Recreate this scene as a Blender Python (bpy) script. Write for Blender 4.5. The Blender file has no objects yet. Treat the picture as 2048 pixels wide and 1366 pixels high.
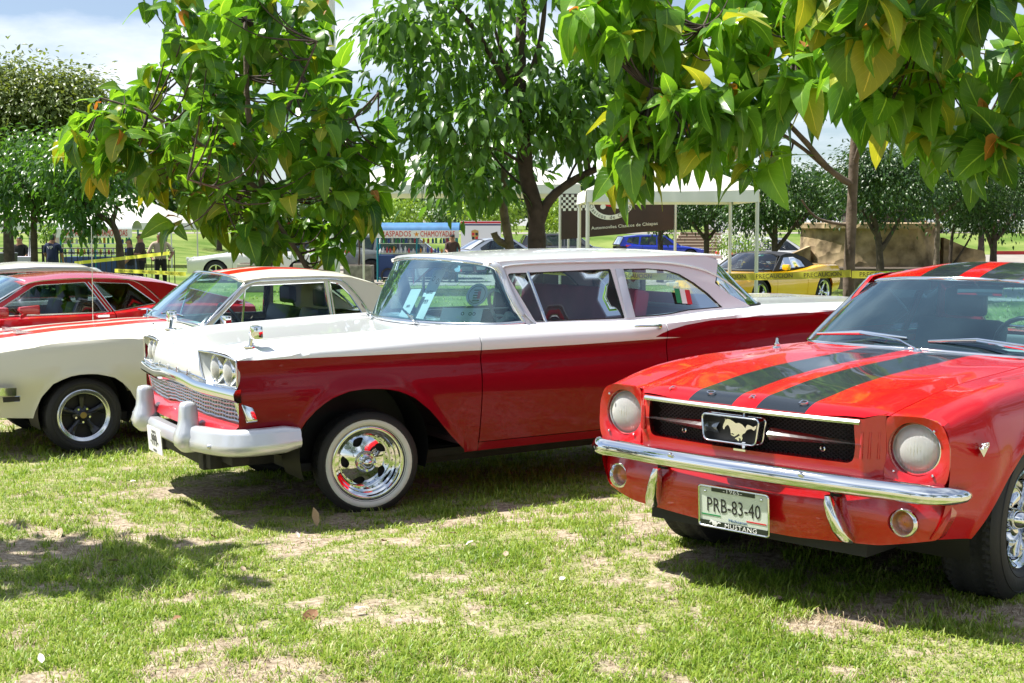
import bpy, bmesh, math, random
import numpy as np
from mathutils import Vector, Matrix
from mathutils.geometry import delaunay_2d_cdt
R = math.radians
random.seed(7); rng = np.random.default_rng(7)
scene = bpy.context.scene
COL = scene.collection
# ---------------------------------------------------------------- camera
CAMH = 1.6
cam_d = bpy.data.cameras.new('camera'); cam = bpy.data.objects.new('camera', cam_d); COL.objects.link(cam)
cam.location = (0, 0, CAMH); cam.rotation_euler = (math.pi/2 - 0.08722, 0, 0)
cam_d.sensor_width = 36; cam_d.lens = 2655.04/2048*36; cam_d.clip_end = 3000; cam_d.clip_start = .05
scene.camera = cam
# ---------------------------------------------------------------- sky, sun, exposure
SUN_AZ, SUN_EL = R(169), R(61)          # azimuth counted from +X towards +Y
world = bpy.data.worlds.new('World'); scene.world = world; world.use_nodes = True
nt = world.node_tree; nt.nodes.clear()
def N(t, typ, **kw):
    n = t.nodes.new(typ)
    for k, v in kw.items():
        if k.startswith('i_'):
            n.inputs[int(k[2:]) if k[2:].isdigit() else k[2:].replace('_', ' ')].default_value = v
        else: setattr(n, k, v)
    return n
out = N(nt, 'ShaderNodeOutputWorld'); bg = N(nt, 'ShaderNodeBackground'); bg.inputs[1].default_value = 0.055
sky = N(nt, 'ShaderNodeTexSky', sky_type='NISHITA', sun_disc=False, sun_elevation=SUN_EL,
        sun_rotation=math.pi/2 - SUN_AZ, altitude=500, air_density=1.0, dust_density=0.4, ozone_density=1.0)
tc = N(nt, 'ShaderNodeTexCoord'); sep = N(nt, 'ShaderNodeSeparateXYZ')
nt.links.new(tc.outputs['Generated'], sep.inputs[0])
zc = N(nt, 'ShaderNodeMath', operation='MAXIMUM', i_1=0.0); nt.links.new(sep.outputs[2], zc.inputs[0])
za = N(nt, 'ShaderNodeMath', operation='ADD', i_1=0.22); nt.links.new(zc.outputs[0], za.inputs[0])
dx = N(nt, 'ShaderNodeMath', operation='DIVIDE'); dy = N(nt, 'ShaderNodeMath', operation='DIVIDE')
nt.links.new(sep.outputs[0], dx.inputs[0]); nt.links.new(za.outputs[0], dx.inputs[1])
nt.links.new(sep.outputs[1], dy.inputs[0]); nt.links.new(za.outputs[0], dy.inputs[1])
cmb = N(nt, 'ShaderNodeCombineXYZ', i_2=1.7); nt.links.new(dx.outputs[0], cmb.inputs[0]); nt.links.new(dy.outputs[0], cmb.inputs[1])
cn = N(nt, 'ShaderNodeTexNoise', i_Scale=1.15, i_Detail=9.0, i_Roughness=.55); nt.links.new(cmb.outputs[0], cn.inputs['Vector'])
cr = N(nt, 'ShaderNodeValToRGB'); cr.color_ramp.elements[0].position = .46; cr.color_ramp.elements[1].position = .66
cr.color_ramp.elements[0].color = (.16, .16, .16, 1)
nt.links.new(cn.outputs['Fac'], cr.inputs[0])
mx = N(nt, 'ShaderNodeMixRGB', i_2=(11.5, 12.0, 12.6, 1)); nt.links.new(cr.outputs[0], mx.inputs[0])
tint = N(nt, 'ShaderNodeMixRGB', blend_type='MULTIPLY', i_0=1.0, i_2=(.92, 1.0, 1.12, 1)); nt.links.new(sky.outputs[0], tint.inputs[1]); nt.links.new(tint.outputs[0], mx.inputs[1]); nt.links.new(mx.outputs[0], bg.inputs[0]); nt.links.new(bg.outputs[0], out.inputs[0])
sun_d = bpy.data.lights.new('sun', 'SUN'); sun_d.energy = 5.0; sun_d.angle = R(.55); sun_d.color = (1, .955, .88)
sun = bpy.data.objects.new('sun', sun_d); COL.objects.link(sun)
sv = Vector((math.cos(SUN_AZ)*math.cos(SUN_EL), math.sin(SUN_AZ)*math.cos(SUN_EL), math.sin(SUN_EL)))
sun.rotation_euler = sv.to_track_quat('Z', 'Y').to_euler(); sun.location = sv*60
vs = scene.view_settings; vs.view_transform = 'Standard'; vs.look = 'None'; vs.gamma = 1; vs.exposure = 1.0; vs.use_curve_mapping = False
scene.cycles.max_bounces = 8; scene.cycles.transparent_max_bounces = 24; scene.cycles.glossy_bounces = 4
scene.cycles.transmission_bounces = 4; scene.cycles.diffuse_bounces = 3
scene.cycles.caustics_reflective = False; scene.cycles.caustics_refractive = False
scene.cycles.sample_clamp_indirect = 6

# ---------------------------------------------------------------- materials
MATS = {}
def new_mat(name):
    m = bpy.data.materials.new(name); m.use_nodes = True; t = m.node_tree; b = t.nodes['Principled BSDF']; return m, t, b
def mat(name, col, rough=.5, metal=0., coat=0., noise=0., nscale=8., bump=0., bscale=40., spec=.5, coat_rough=.03, col2=None, emit=None, detail=4.):
    if name in MATS: return MATS[name]
    m, t, b = new_mat(name)
    b.inputs['Roughness'].default_value = rough; b.inputs['Metallic'].default_value = metal
    b.inputs['Coat Weight'].default_value = coat; b.inputs['Coat Roughness'].default_value = coat_rough
    b.inputs['Specular IOR Level'].default_value = spec
    c = (*col, 1)
    tcn = N(t, 'ShaderNodeTexCoord')
    if noise or col2:
        n = N(t, 'ShaderNodeTexNoise', i_Scale=nscale, i_Detail=detail); t.links.new(tcn.outputs['Object'], n.inputs['Vector'])
        r = N(t, 'ShaderNodeValToRGB'); t.links.new(n.outputs['Fac'], r.inputs[0])
        c2 = col2 if col2 else tuple(v*(1-noise) for v in col)
        r.color_ramp.elements[0].position = .35; r.color_ramp.elements[1].position = .65
        r.color_ramp.elements[0].color = (*c2, 1); r.color_ramp.elements[1].color = c
        t.links.new(r.outputs[0], b.inputs['Base Color'])
    else: b.inputs['Base Color'].default_value = c
    if bump:
        n = N(t, 'ShaderNodeTexNoise', i_Scale=bscale, i_Detail=5.0); t.links.new(tcn.outputs['Object'], n.inputs['Vector'])
        bp = N(t, 'ShaderNodeBump', i_Strength=bump, i_Distance=.01); t.links.new(n.outputs['Fac'], bp.inputs['Height']); t.links.new(bp.outputs[0], b.inputs['Normal'])
    if emit: b.inputs['Emission Color'].default_value = (*emit, 1); b.inputs['Emission Strength'].default_value = 1
    MATS[name] = m; return m
def glass(name, tint=(.80, .90, .88), refl=1.0, ior=1.5, film=0., filmcol=(.55, .65, .68), flute=0, rcol=(1, 1, 1)):
    """thin window glass: fresnel mirror over a tinted see-through sheet, with an optional patchy diffuse film mixed in"""
    if name in MATS: return MATS[name]
    m, t, b = new_mat(name); t.nodes.remove(b); o = t.nodes['Material Output']
    tr = N(t, 'ShaderNodeBsdfTransparent'); tr.inputs[0].default_value = (*tint, 1)
    gl = N(t, 'ShaderNodeBsdfGlossy'); gl.inputs['Roughness'].default_value = .015; gl.inputs[0].default_value = (*rcol, 1)
    fr = N(t, 'ShaderNodeFresnel', i_IOR=ior); ml = N(t, 'ShaderNodeMath', operation='MULTIPLY', i_1=refl, use_clamp=True)
    t.links.new(fr.outputs[0], ml.inputs[0]); s = N(t, 'ShaderNodeMixShader')
    t.links.new(ml.outputs[0], s.inputs[0]); t.links.new(tr.outputs[0], s.inputs[1]); t.links.new(gl.outputs[0], s.inputs[2])
    last = s
    if flute:
        tf = N(t, 'ShaderNodeTexCoord'); wv = N(t, 'ShaderNodeTexWave', i_Scale=flute, bands_direction='Y'); t.links.new(tf.outputs['Object'], wv.inputs['Vector']); bf = N(t, 'ShaderNodeBump', i_Strength=.6, i_Distance=.004); t.links.new(wv.outputs['Fac'], bf.inputs['Height']); t.links.new(bf.outputs[0], gl.inputs['Normal'])
    if film:
        df = N(t, 'ShaderNodeBsdfDiffuse'); df.inputs[0].default_value = (*filmcol, 1); s2 = N(t, 'ShaderNodeMixShader')
        tcn = N(t, 'ShaderNodeTexCoord'); n = N(t, 'ShaderNodeTexNoise', i_Scale=3.0, i_Detail=8.0); t.links.new(tcn.outputs['Object'], n.inputs['Vector'])
        mm = N(t, 'ShaderNodeMath', operation='MULTIPLY', i_1=film*2); t.links.new(n.outputs['Fac'], mm.inputs[0]); t.links.new(mm.outputs[0], s2.inputs[0])
        t.links.new(s.outputs[0], s2.inputs[1]); t.links.new(df.outputs[0], s2.inputs[2]); last = s2
    t.links.new(last.outputs[0], o.inputs[0]); MATS[name] = m; return m
def paint_mask(name, base, other, build, rough=.28, coat=.7, mottle=.0):
    """two colour car paint; build(t, x, y, z) returns the socket that is 1 where `other` goes (object space)"""
    if name in MATS: return MATS[name]
    m, t, b = new_mat(name)
    tcn = N(t, 'ShaderNodeTexCoord'); sp = N(t, 'ShaderNodeSeparateXYZ'); t.links.new(tcn.outputs['Object'], sp.inputs[0])
    k = build(t, sp.outputs[0], sp.outputs[1], sp.outputs[2])
    mixn = N(t, 'ShaderNodeMixRGB', i_1=(*base, 1), i_2=(*other, 1)); t.links.new(k, mixn.inputs[0]); t.links.new(mixn.outputs[0], b.inputs['Base Color'])
    b.inputs['Roughness'].default_value = rough; b.inputs['Coat Weight'].default_value = coat*.6; b.inputs['Coat Roughness'].default_value = .03; b.inputs['Coat IOR'].default_value = 1.42; b.inputs['Specular IOR Level'].default_value = .10
    n = N(t, 'ShaderNodeTexNoise', i_Scale=2.2, i_Detail=1.5); t.links.new(tcn.outputs['Object'], n.inputs['Vector'])
    bp = N(t, 'ShaderNodeBump', i_Strength=.10, i_Distance=.02); t.links.new(n.outputs['Fac'], bp.inputs['Height'])
    t.links.new(bp.outputs[0], b.inputs['Normal']); t.links.new(bp.outputs[0], b.inputs['Coat Normal'])
    MATS[name] = m; return m
def M2(t, op, a, bb=None, **kw):
    n = N(t, 'ShaderNodeMath', operation=op, **kw)
    for i, v in enumerate((a, bb)):
        if v is None: continue
        if isinstance(v, (int, float)): n.inputs[i].default_value = v
        else: t.links.new(v, n.inputs[i])
    return n.outputs[0]
def curve_of(t, x, pts, lo, hi):
    """piecewise function of x as a float curve; pts (x, value) with value in [0,1.5]"""
    mr = N(t, 'ShaderNodeMapRange', i_1=lo, i_2=hi); t.links.new(x, mr.inputs[0])
    fc = N(t, 'ShaderNodeFloatCurve'); c = fc.mapping.curves[0]
    pp = sorted(((px-lo)/(hi-lo), v/1.5) for px, v in pts)
    c.points[0].location = pp[0]; c.points[1].location = pp[-1]
    for p in pp[1:-1]: c.points.new(*p)
    for p in c.points: p.handle_type = 'VECTOR'
    fc.mapping.update(); t.links.new(mr.outputs[0], fc.inputs['Value'])
    return M2(t, 'MULTIPLY', fc.outputs[0], 1.5)

chrome = mat('chrome', (.78, .80, .82), .06, 1.)
brushed = mat('polished_aluminium', (.72, .74, .76), .22, 1.)
silverp = mat('silver_painted_steel', (.66, .68, .72), .32, .55, coat=.4, bump=.02)
rubber = mat('black_rubber', (.018, .018, .020), .62, bump=.15, bscale=60)
tread_m = mat('tyre_tread_rubber', (.022, .022, .024), .8, bump=.5, bscale=90)
whitewall = mat('whitewall_rubber', (.72, .74, .68), .55, noise=.06, nscale=20)
blackm = mat('matt_black', (.008, .008, .009), .6)
darkmetal = mat('dark_chassis_metal', (.03, .028, .026), .7, bump=.2, noise=.4, nscale=12)
seal = mat('black_window_seal', (.012, .012, .012), .5)
lensm = mat('headlight_glass', (.74, .78, .78), .22, .55, coat=1., bump=.35, bscale=70)
amber = mat('amber_lens', (.55, .13, .02), .15, coat=1., bump=.3, bscale=150)
redlens = mat('red_tail_lens', (.5, .01, .01), .15, coat=1.)
bowlm = mat('lamp_reflector', (.92, .93, .92), .35, .45, bump=.12, bscale=90)
lensm = glass('fluted_lamp_glass', (.92, .94, .93), 2.4, film=.36, filmcol=(.95, .96, .95), flute=26)  # white film puts the lamps' bright sky reflection into the lens colour
clear = glass('window_glass', (.78, .90, .88), .85, rcol=(.85, .95, 1))
wsglass = glass('windscreen_glass', (.55, .78, .82), 2.4, film=.035, filmcol=(.35, .62, .72), rcol=(.66, .88, 1.))
darkglass = glass('tinted_glass', (.16, .22, .24), 2.0)
printw = mat('white_print', (.82, .82, .80), .6)
printk = mat('black_print', (.02, .02, .02), .5)
printr = mat('red_print', (.6, .02, .03), .5)
printg = mat('green_print', (.01, .25, .08), .5)

# ---------------------------------------------------------------- mesh helpers
def link(name, me, m=None, parent=None, kind=None, loc=None):
    o = bpy.data.objects.new(name, me); COL.objects.link(o)
    if m is not None and me is not None and hasattr(me, 'materials') and not len(me.materials):
        for q in (m if isinstance(m, (list, tuple)) else [m]): me.materials.append(q)
    if parent: o.parent = parent
    if kind: o['kind'] = kind
    if loc is not None: o.location = loc
    return o
def finish(me, smooth=35):
    if smooth:
        me.polygons.foreach_set('use_smooth', [True]*len(me.polygons))
        if smooth < 180: me.set_sharp_from_angle(angle=R(smooth))
    me.update(); return me
def pd(name, v, f, m=None, parent=None, smooth=35, kind=None, fix=False, mi=None):
    me = bpy.data.meshes.new(name); me.from_pydata([tuple(map(float, p)) for p in v], [], f)
    if fix:
        b = bmesh.new(); b.from_mesh(me); bmesh.ops.remove_doubles(b, verts=b.verts, dist=1e-5); bmesh.ops.recalc_face_normals(b, faces=b.faces); b.to_mesh(me); b.free()
    if mi is not None and len(mi) == len(me.polygons): me.polygons.foreach_set('material_index', mi)
    finish(me, smooth); return link(name, me, m, parent, kind)
def thing(name, label, cat, loc=(0, 0, 0), rotz=0., group=None, parent=None):
    o = bpy.data.objects.new(name, None); COL.objects.link(o); o.location = loc; o.rotation_euler = (0, 0, rotz)
    o.empty_display_size = .2; tag(o, label, cat, group)
    if parent: o.parent = parent
    return o
def tag(o, label, cat, group=None):
    o['label'] = label; o['category'] = cat
    if group: o['group'] = group
    return o
def copy_tree(o, parent=None):
    c = o.copy(); COL.objects.link(c)
    if parent: c.parent = parent
    for ch in list(o.children): copy_tree(ch, c)
    return c
class MB:
    """collects shapes into one mesh"""
    def __init__(s): s.v = []; s.f = []; s.mi = []; s.cur = 0
    def add(s, v, f):
        n = len(s.v); s.v += [tuple(p) for p in v]; s.f += [tuple(i+n for i in q) for q in f]; s.mi += [s.cur]*len(f)
    def box(s, c, d, rot=None, taper=1.):
        x, y, z = (k/2 for k in d); P = []
        for sz in (-1, 1):
            k = taper if sz > 0 else 1
            P += [Vector((-x*k, -y*k, sz*z)), Vector((x*k, -y*k, sz*z)), Vector((x*k, y*k, sz*z)), Vector((-x*k, y*k, sz*z))]
        if rot is not None: P = [rot @ p for p in P]
        s.add([(p[0]+c[0], p[1]+c[1], p[2]+c[2]) for p in P], [(3, 2, 1, 0), (4, 5, 6, 7), (0, 1, 5, 4), (1, 2, 6, 5), (2, 3, 7, 6), (3, 0, 4, 7)])
    def tube(s, pts, r, n=8, cap=True, flat=1.):
        pts = [Vector(p) for p in pts]; rs = r if isinstance(r, (list, tuple)) else [r]*len(pts); V = []; up = None
        for i, p in enumerate(pts):
            d = (pts[min(i+1, len(pts)-1)]-pts[max(i-1, 0)]).normalized()
            if up is None: up = Vector((0, 0, 1)) if abs(d.z) < .9 else Vector((0, 1, 0))
            a = d.cross(up).normalized(); b = a.cross(d).normalized(); up = b
            for k in range(n):
                t = 2*math.pi*k/n; V.append(p+a*math.cos(t)*rs[i]+b*math.sin(t)*rs[i]*flat)
        F = [(i*n+k, i*n+(k+1) % n, (i+1)*n+(k+1) % n, (i+1)*n+k) for i in range(len(pts)-1) for k in range(n)]
        if cap: F += [tuple(range(n))[::-1], tuple((len(pts)-1)*n+k for k in range(n))]
        s.add(V, F)
    def lathe(s, prof, n=32, c=(0, 0, 0), axis='y', closed=False, arc=None):
        V = []; m = len(prof)
        a0, a1 = arc if arc else (0, 2*math.pi)
        nn = n+1 if arc else n
        for k in range(nn):
            t = a0+(a1-a0)*k/n
            for r, h in prof:
                u, w = r*math.cos(t), r*math.sin(t)
                V.append({'y': (c[0]+u, c[1]+h, c[2]+w), 'z': (c[0]+u, c[1]+w, c[2]+h), 'x': (c[0]+h, c[1]+u, c[2]+w)}[axis])
        F = []
        for k in range(n):
            k2 = k+1 if arc else (k+1) % n
            for i in range(m-1 if not closed else m):
                j = (i+1) % m; F.append((k*m+i, k*m+j, k2*m+j, k2*m+i))
        s.add(V, F)
    def sweep(s, path, prof, closed_prof=True, up=Vector((0, 0, 1)), scale=None, cap=True):
        """profile (outward, up) swept along a path; outward = right of travel"""
        pts = [Vector(p) for p in path]; V = []; n = len(prof)
        for i, p in enumerate(pts):
            d = (pts[min(i+1, len(pts)-1)]-pts[max(i-1, 0)]); d.normalize()
            o = d.cross(up).normalized(); u = o.cross(d).normalized(); k = scale[i] if scale else 1.
            ks = k if isinstance(k, (tuple, list)) else (k, k)
            for a, b in prof: V.append(p+o*a*ks[0]+u*b*ks[1])
        F = [(i*n+k, i*n+(k+1) % n, (i+1)*n+(k+1) % n, (i+1)*n+k) for i in range(len(pts)-1) for k in range(n if closed_prof else n-1)]
        if cap and closed_prof: F += [tuple(range(n))[::-1], tuple((len(pts)-1)*n+k for k in range(n))]
        s.add(V, F)
    def prism(s, poly, h0, h1, fn):
        """poly (u,v); fn(u,v,h) -> point"""
        n = len(poly); s.add([fn(u, v, h0) for u, v in poly]+[fn(u, v, h1) for u, v in poly],
            [tuple(range(n))[::-1], tuple(range(n, 2*n))]+[(i, (i+1) % n, n+(i+1) % n, n+i) for i in range(n)])
    def sphere(s, c, r, n=12, m=8, half=False):
        rx, ry, rz = r if isinstance(r, (tuple, list)) else (r, r, r); V = []; F = []
        for j in range(m+1):
            t = math.pi*j/m
            for i in range(n):
                a = 2*math.pi*i/n; V.append((c[0]+rx*math.sin(t)*math.cos(a), c[1]+ry*math.sin(t)*math.sin(a), c[2]+rz*math.cos(t)))
        for j in range(m):
            for i in range(n): F.append((j*n+i, j*n+(i+1) % n, (j+1)*n+(i+1) % n, (j+1)*n+i))
        s.add(V, F)
    def build(s, name, m=None, parent=None, smooth=35, kind=None, fix=True, bevel=0):
        me = bpy.data.meshes.new(name); me.from_pydata([tuple(map(float, p)) for p in s.v], [], s.f)
        me.polygons.foreach_set('material_index', s.mi)
        if fix or bevel:
            b = bmesh.new(); b.from_mesh(me); bmesh.ops.remove_doubles(b, verts=b.verts, dist=1e-6)
            bmesh.ops.dissolve_degenerate(b, dist=1e-6, edges=b.edges); bmesh.ops.recalc_face_normals(b, faces=b.faces)
            if bevel:
                es = [e for e in b.edges if len(e.link_faces) == 2 and e.calc_face_angle(0) > .6]
                bmesh.ops.bevel(b, geom=es, offset=bevel, segments=2, affect='EDGES', profile=.6, clamp_overlap=True)
            b.to_mesh(me); b.free()
        finish(me, smooth); return link(name, me, m, parent, kind)
def interp(x, pts):
    return float(np.interp(x, [p[0] for p in pts], [p[1] for p in pts]))
def pchip(xs, ys, xq):
    xs = np.asarray(xs, float); ys = np.asarray(ys, float); xq = np.asarray(xq, float)
    h = np.diff(xs); dl = np.diff(ys)/h; n = len(xs); dd = np.zeros(n)
    if n == 2: return ys[0]+(xq-xs[0])*dl[0]
    for i in range(1, n-1):
        if dl[i-1]*dl[i] > 0:
            w1 = 2*h[i]+h[i-1]; w2 = h[i]+2*h[i-1]; dd[i] = (w1+w2)/(w1/dl[i-1]+w2/dl[i])
    def endd(h0, h1, a, b):
        q = ((2*h0+h1)*a-h0*b)/(h0+h1)
        if q*a <= 0: return 0.
        if a*b <= 0 and abs(q) > 3*abs(a): return 3*a
        return q
    dd[0] = endd(h[0], h[1], dl[0], dl[1]); dd[-1] = endd(h[-1], h[-2], dl[-1], dl[-2])
    i = np.clip(np.searchsorted(xs, xq)-1, 0, n-2); t = (xq-xs[i])/h[i]; t = np.clip(t, 0, 1)
    return (1+2*t)*(1-t)**2*ys[i]+t*(1-t)**2*h[i]*dd[i]+t*t*(3-2*t)*ys[i+1]+t*t*(t-1)*h[i]*dd[i+1]
def inpoly(x, y, poly):
    c = False; n = len(poly); j = n-1
    for i in range(n):
        xi, yi = poly[i]; xj, yj = poly[j]
        if (yi > y) != (yj > y) and x < (xj-xi)*(y-yi)/(yj-yi)+xi: c = not c
        j = i
    return c
def densify(poly, step, closed=True):
    o = []; n = len(poly)
    for i in range(n if closed else n-1):
        a = poly[i]; b = poly[(i+1) % n]; L = math.dist(a, b); k = max(1, int(round(L/step)))
        for q in range(k): o.append((a[0]+(b[0]-a[0])*q/k, a[1]+(b[1]-a[1])*q/k))
    if not closed: o.append(tuple(poly[-1]))
    return o
def roundpoly(poly, r, n=5):
    """round the corners of a polygon; r a number or one per corner"""
    o = []; m = len(poly); rr = r if isinstance(r, (list, tuple)) else [r]*m
    for i in range(m):
        p = Vector(poly[i]); a = Vector(poly[i-1])-p; b = Vector(poly[(i+1) % m])-p
        q = min(rr[i], a.length*.45, b.length*.45)
        if q < 1e-4: o.append(tuple(p)); continue
        A = p+a.normalized()*q; B = p+b.normalized()*q
        for k in range(n+1):
            t = k/n; o.append(tuple(A*(1-t)**2+p*2*t*(1-t)+B*t*t))
    return o
def circle2(cx, cy, r, n=32, ry=None):
    return [(cx+r*math.cos(2*math.pi*k/n), cy+(ry or r)*math.sin(2*math.pi*k/n)) for k in range(n)]
def panel(outer, holes, step, fn, back=.015, hole_depth=None, outer_lip=True):
    """sheet in (u,v) with holes, mapped through fn(u,v,depth)->xyz, with lips turned inwards at every edge"""
    loops = [densify(outer, step)]+[densify(h, step) for h in holes]; V = []; E = []
    for L in loops:
        n = len(V); V += L; E += [(n+i, n+(i+1) % len(L)) for i in range(len(L))]
    nb = len(V); us = [p[0] for p in loops[0]]; vv = [p[1] for p in loops[0]]
    nu = int((max(us)-min(us))/step)+1; nv = int((max(vv)-min(vv))/step)+1
    bset = np.array(V)
    for i in range(nu+1):
        for j in range(nv+1):
            u = min(us)+step*(i+.5*(j % 2)); v = min(vv)+step*j
            if not inpoly(u, v, loops[0]) or any(inpoly(u, v, h) for h in loops[1:]): continue
            if np.min((bset[:, 0]-u)**2+(bset[:, 1]-v)**2) < (step*.55)**2: continue
            V.append((u, v))
    r = delaunay_2d_cdt([Vector(p) for p in V], E, [], 0, 1e-6); ov, of = r[0], r[2]; F = []
    for f in of:
        cu = sum(ov[i][0] for i in f)/len(f); cv = sum(ov[i][1] for i in f)/len(f)
        if inpoly(cu, cv, loops[0]) and not any(inpoly(cu, cv, h) for h in loops[1:]): F.append(tuple(f))
    P = [fn(p[0], p[1], 0.) for p in ov]
    for k, L in enumerate(loops):
        if k == 0 and not outer_lip: continue
        dp = back if (k == 0 or hole_depth is None) else (hole_depth if not isinstance(hole_depth, (list, tuple)) else hole_depth[k-1])
        if dp <= 0: continue
        n = len(P); P += [fn(u, v, 0.) for u, v in L]+[fn(u, v, dp) for u, v in L]; m = len(L)
        F += [(n+i, n+(i+1) % m, n+m+(i+1) % m, n+m+i) for i in range(m)]
    return P, F
def add_panel(name, outer, holes, step, fn, m, parent, **kw):
    P, F = panel(outer, holes, step, fn, **kw); return pd(name, P, F, m, parent, smooth=40, fix=True)
def text_obj(name, s, size, m, parent=None, mtx=None, extrude=.001, align='CENTER', space=1., sx=1.):
    cu = bpy.data.curves.new(name+'_font', 'FONT'); cu.body = s; cu.size = size; cu.extrude = extrude; cu.align_x = align; cu.align_y = 'CENTER'; cu.space_character = space; cu.resolution_u = 2
    o = bpy.data.objects.new(name, cu); COL.objects.link(o); dg = bpy.context.evaluated_depsgraph_get()
    me = bpy.data.meshes.new_from_object(o.evaluated_get(dg)); bpy.data.objects.remove(o); bpy.data.curves.remove(cu)
    if sx != 1.: me.transform(Matrix.Diagonal((sx, 1, 1, 1)))
    if mtx is not None: me.transform(mtx)
    me.materials.clear(); return link(name, me, m, parent)
def frame(origin, right, up):
    """matrix whose x is `right`, y is `up`, z faces the reader"""
    r = Vector(right).normalized(); u = Vector(up); u = (u-r*u.dot(r)).normalized(); n = r.cross(u)
    M = Matrix((r, u, n)).transposed().to_4x4(); M.translation = Vector(origin); return M
# ---------------------------------------------------------------- terrain
CTRL = np.array([(1.5, 5.8, .106), (3.9, 8.0, .09), (-1.25, 8.2, -.05), (1.6, 9.8, -.085), (-3.75, 10.8, -.158), (-.9, 12.8, -.19), (-6.2, 13.5, -.2),
    (-3, 15.5, -.24), (0, 4, .08), (-3, 6, .02), (4, 4, .12), (0, 0, .05), (-9, 16, -.25), (0, 20, -.28), (6, 15, -.2), (5, 22, -.24), (5.1, 27.3, -.17), (6.8, 29.3, -.18), (10, 30, -.33), (-10, 30, -.33),
    (0, 45, -.35), (25, 45, -.35), (-25, 45, -.35), (0, 70, -.35), (8, 8, .05), (-8, 8, -.1), (0, -6, .05), (0, -25, .05), (20, 0, .1), (-20, 0, 0.)])
def ground_z(x, y):
    x = np.asarray(x, float); y = np.asarray(y, float)
    d2 = (x[..., None]-CTRL[:, 0])**2+(y[..., None]-CTRL[:, 1])**2
    w = 1/(d2+.15)**1.6; z = (w*CTRL[:, 2]).sum(-1)/w.sum(-1)
    t = np.clip((y-86)/10, 0, 1); t = t*t*(3-2*t)
    t2 = np.clip((y-60)/30, 0, 1)*np.clip((-x-16)/8, 0, 1)
    return z+np.maximum(t*1.25, t2*1.0)
def gz(x, y): return float(ground_z(np.array([x]), np.array([y]))[0])
def vnoise(x, y, s, seed=0):
    r = np.random.default_rng(seed).random((64, 64)); x = x/s+1000.; y = y/s+1000.
    xi = np.floor(x).astype(int); yi = np.floor(y).astype(int); fx = x-xi; fy = y-yi; fx = fx*fx*(3-2*fx); fy = fy*fy*(3-2*fy)
    g = lambda a, b: r[a % 64, b % 64]
    return (g(xi, yi)*(1-fx)+g(xi+1, yi)*fx)*(1-fy)+(g(xi, yi+1)*(1-fx)+g(xi+1, yi+1)*fx)*fy
def grass_density(x, y):
    n = vnoise(x*.8, y, .62, 3)*.24+vnoise(x*.8, y, .22, 4)*.36+vnoise(x, y, .08, 5)*.40
    return np.clip((n-.37)/.15, 0, 1)
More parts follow.
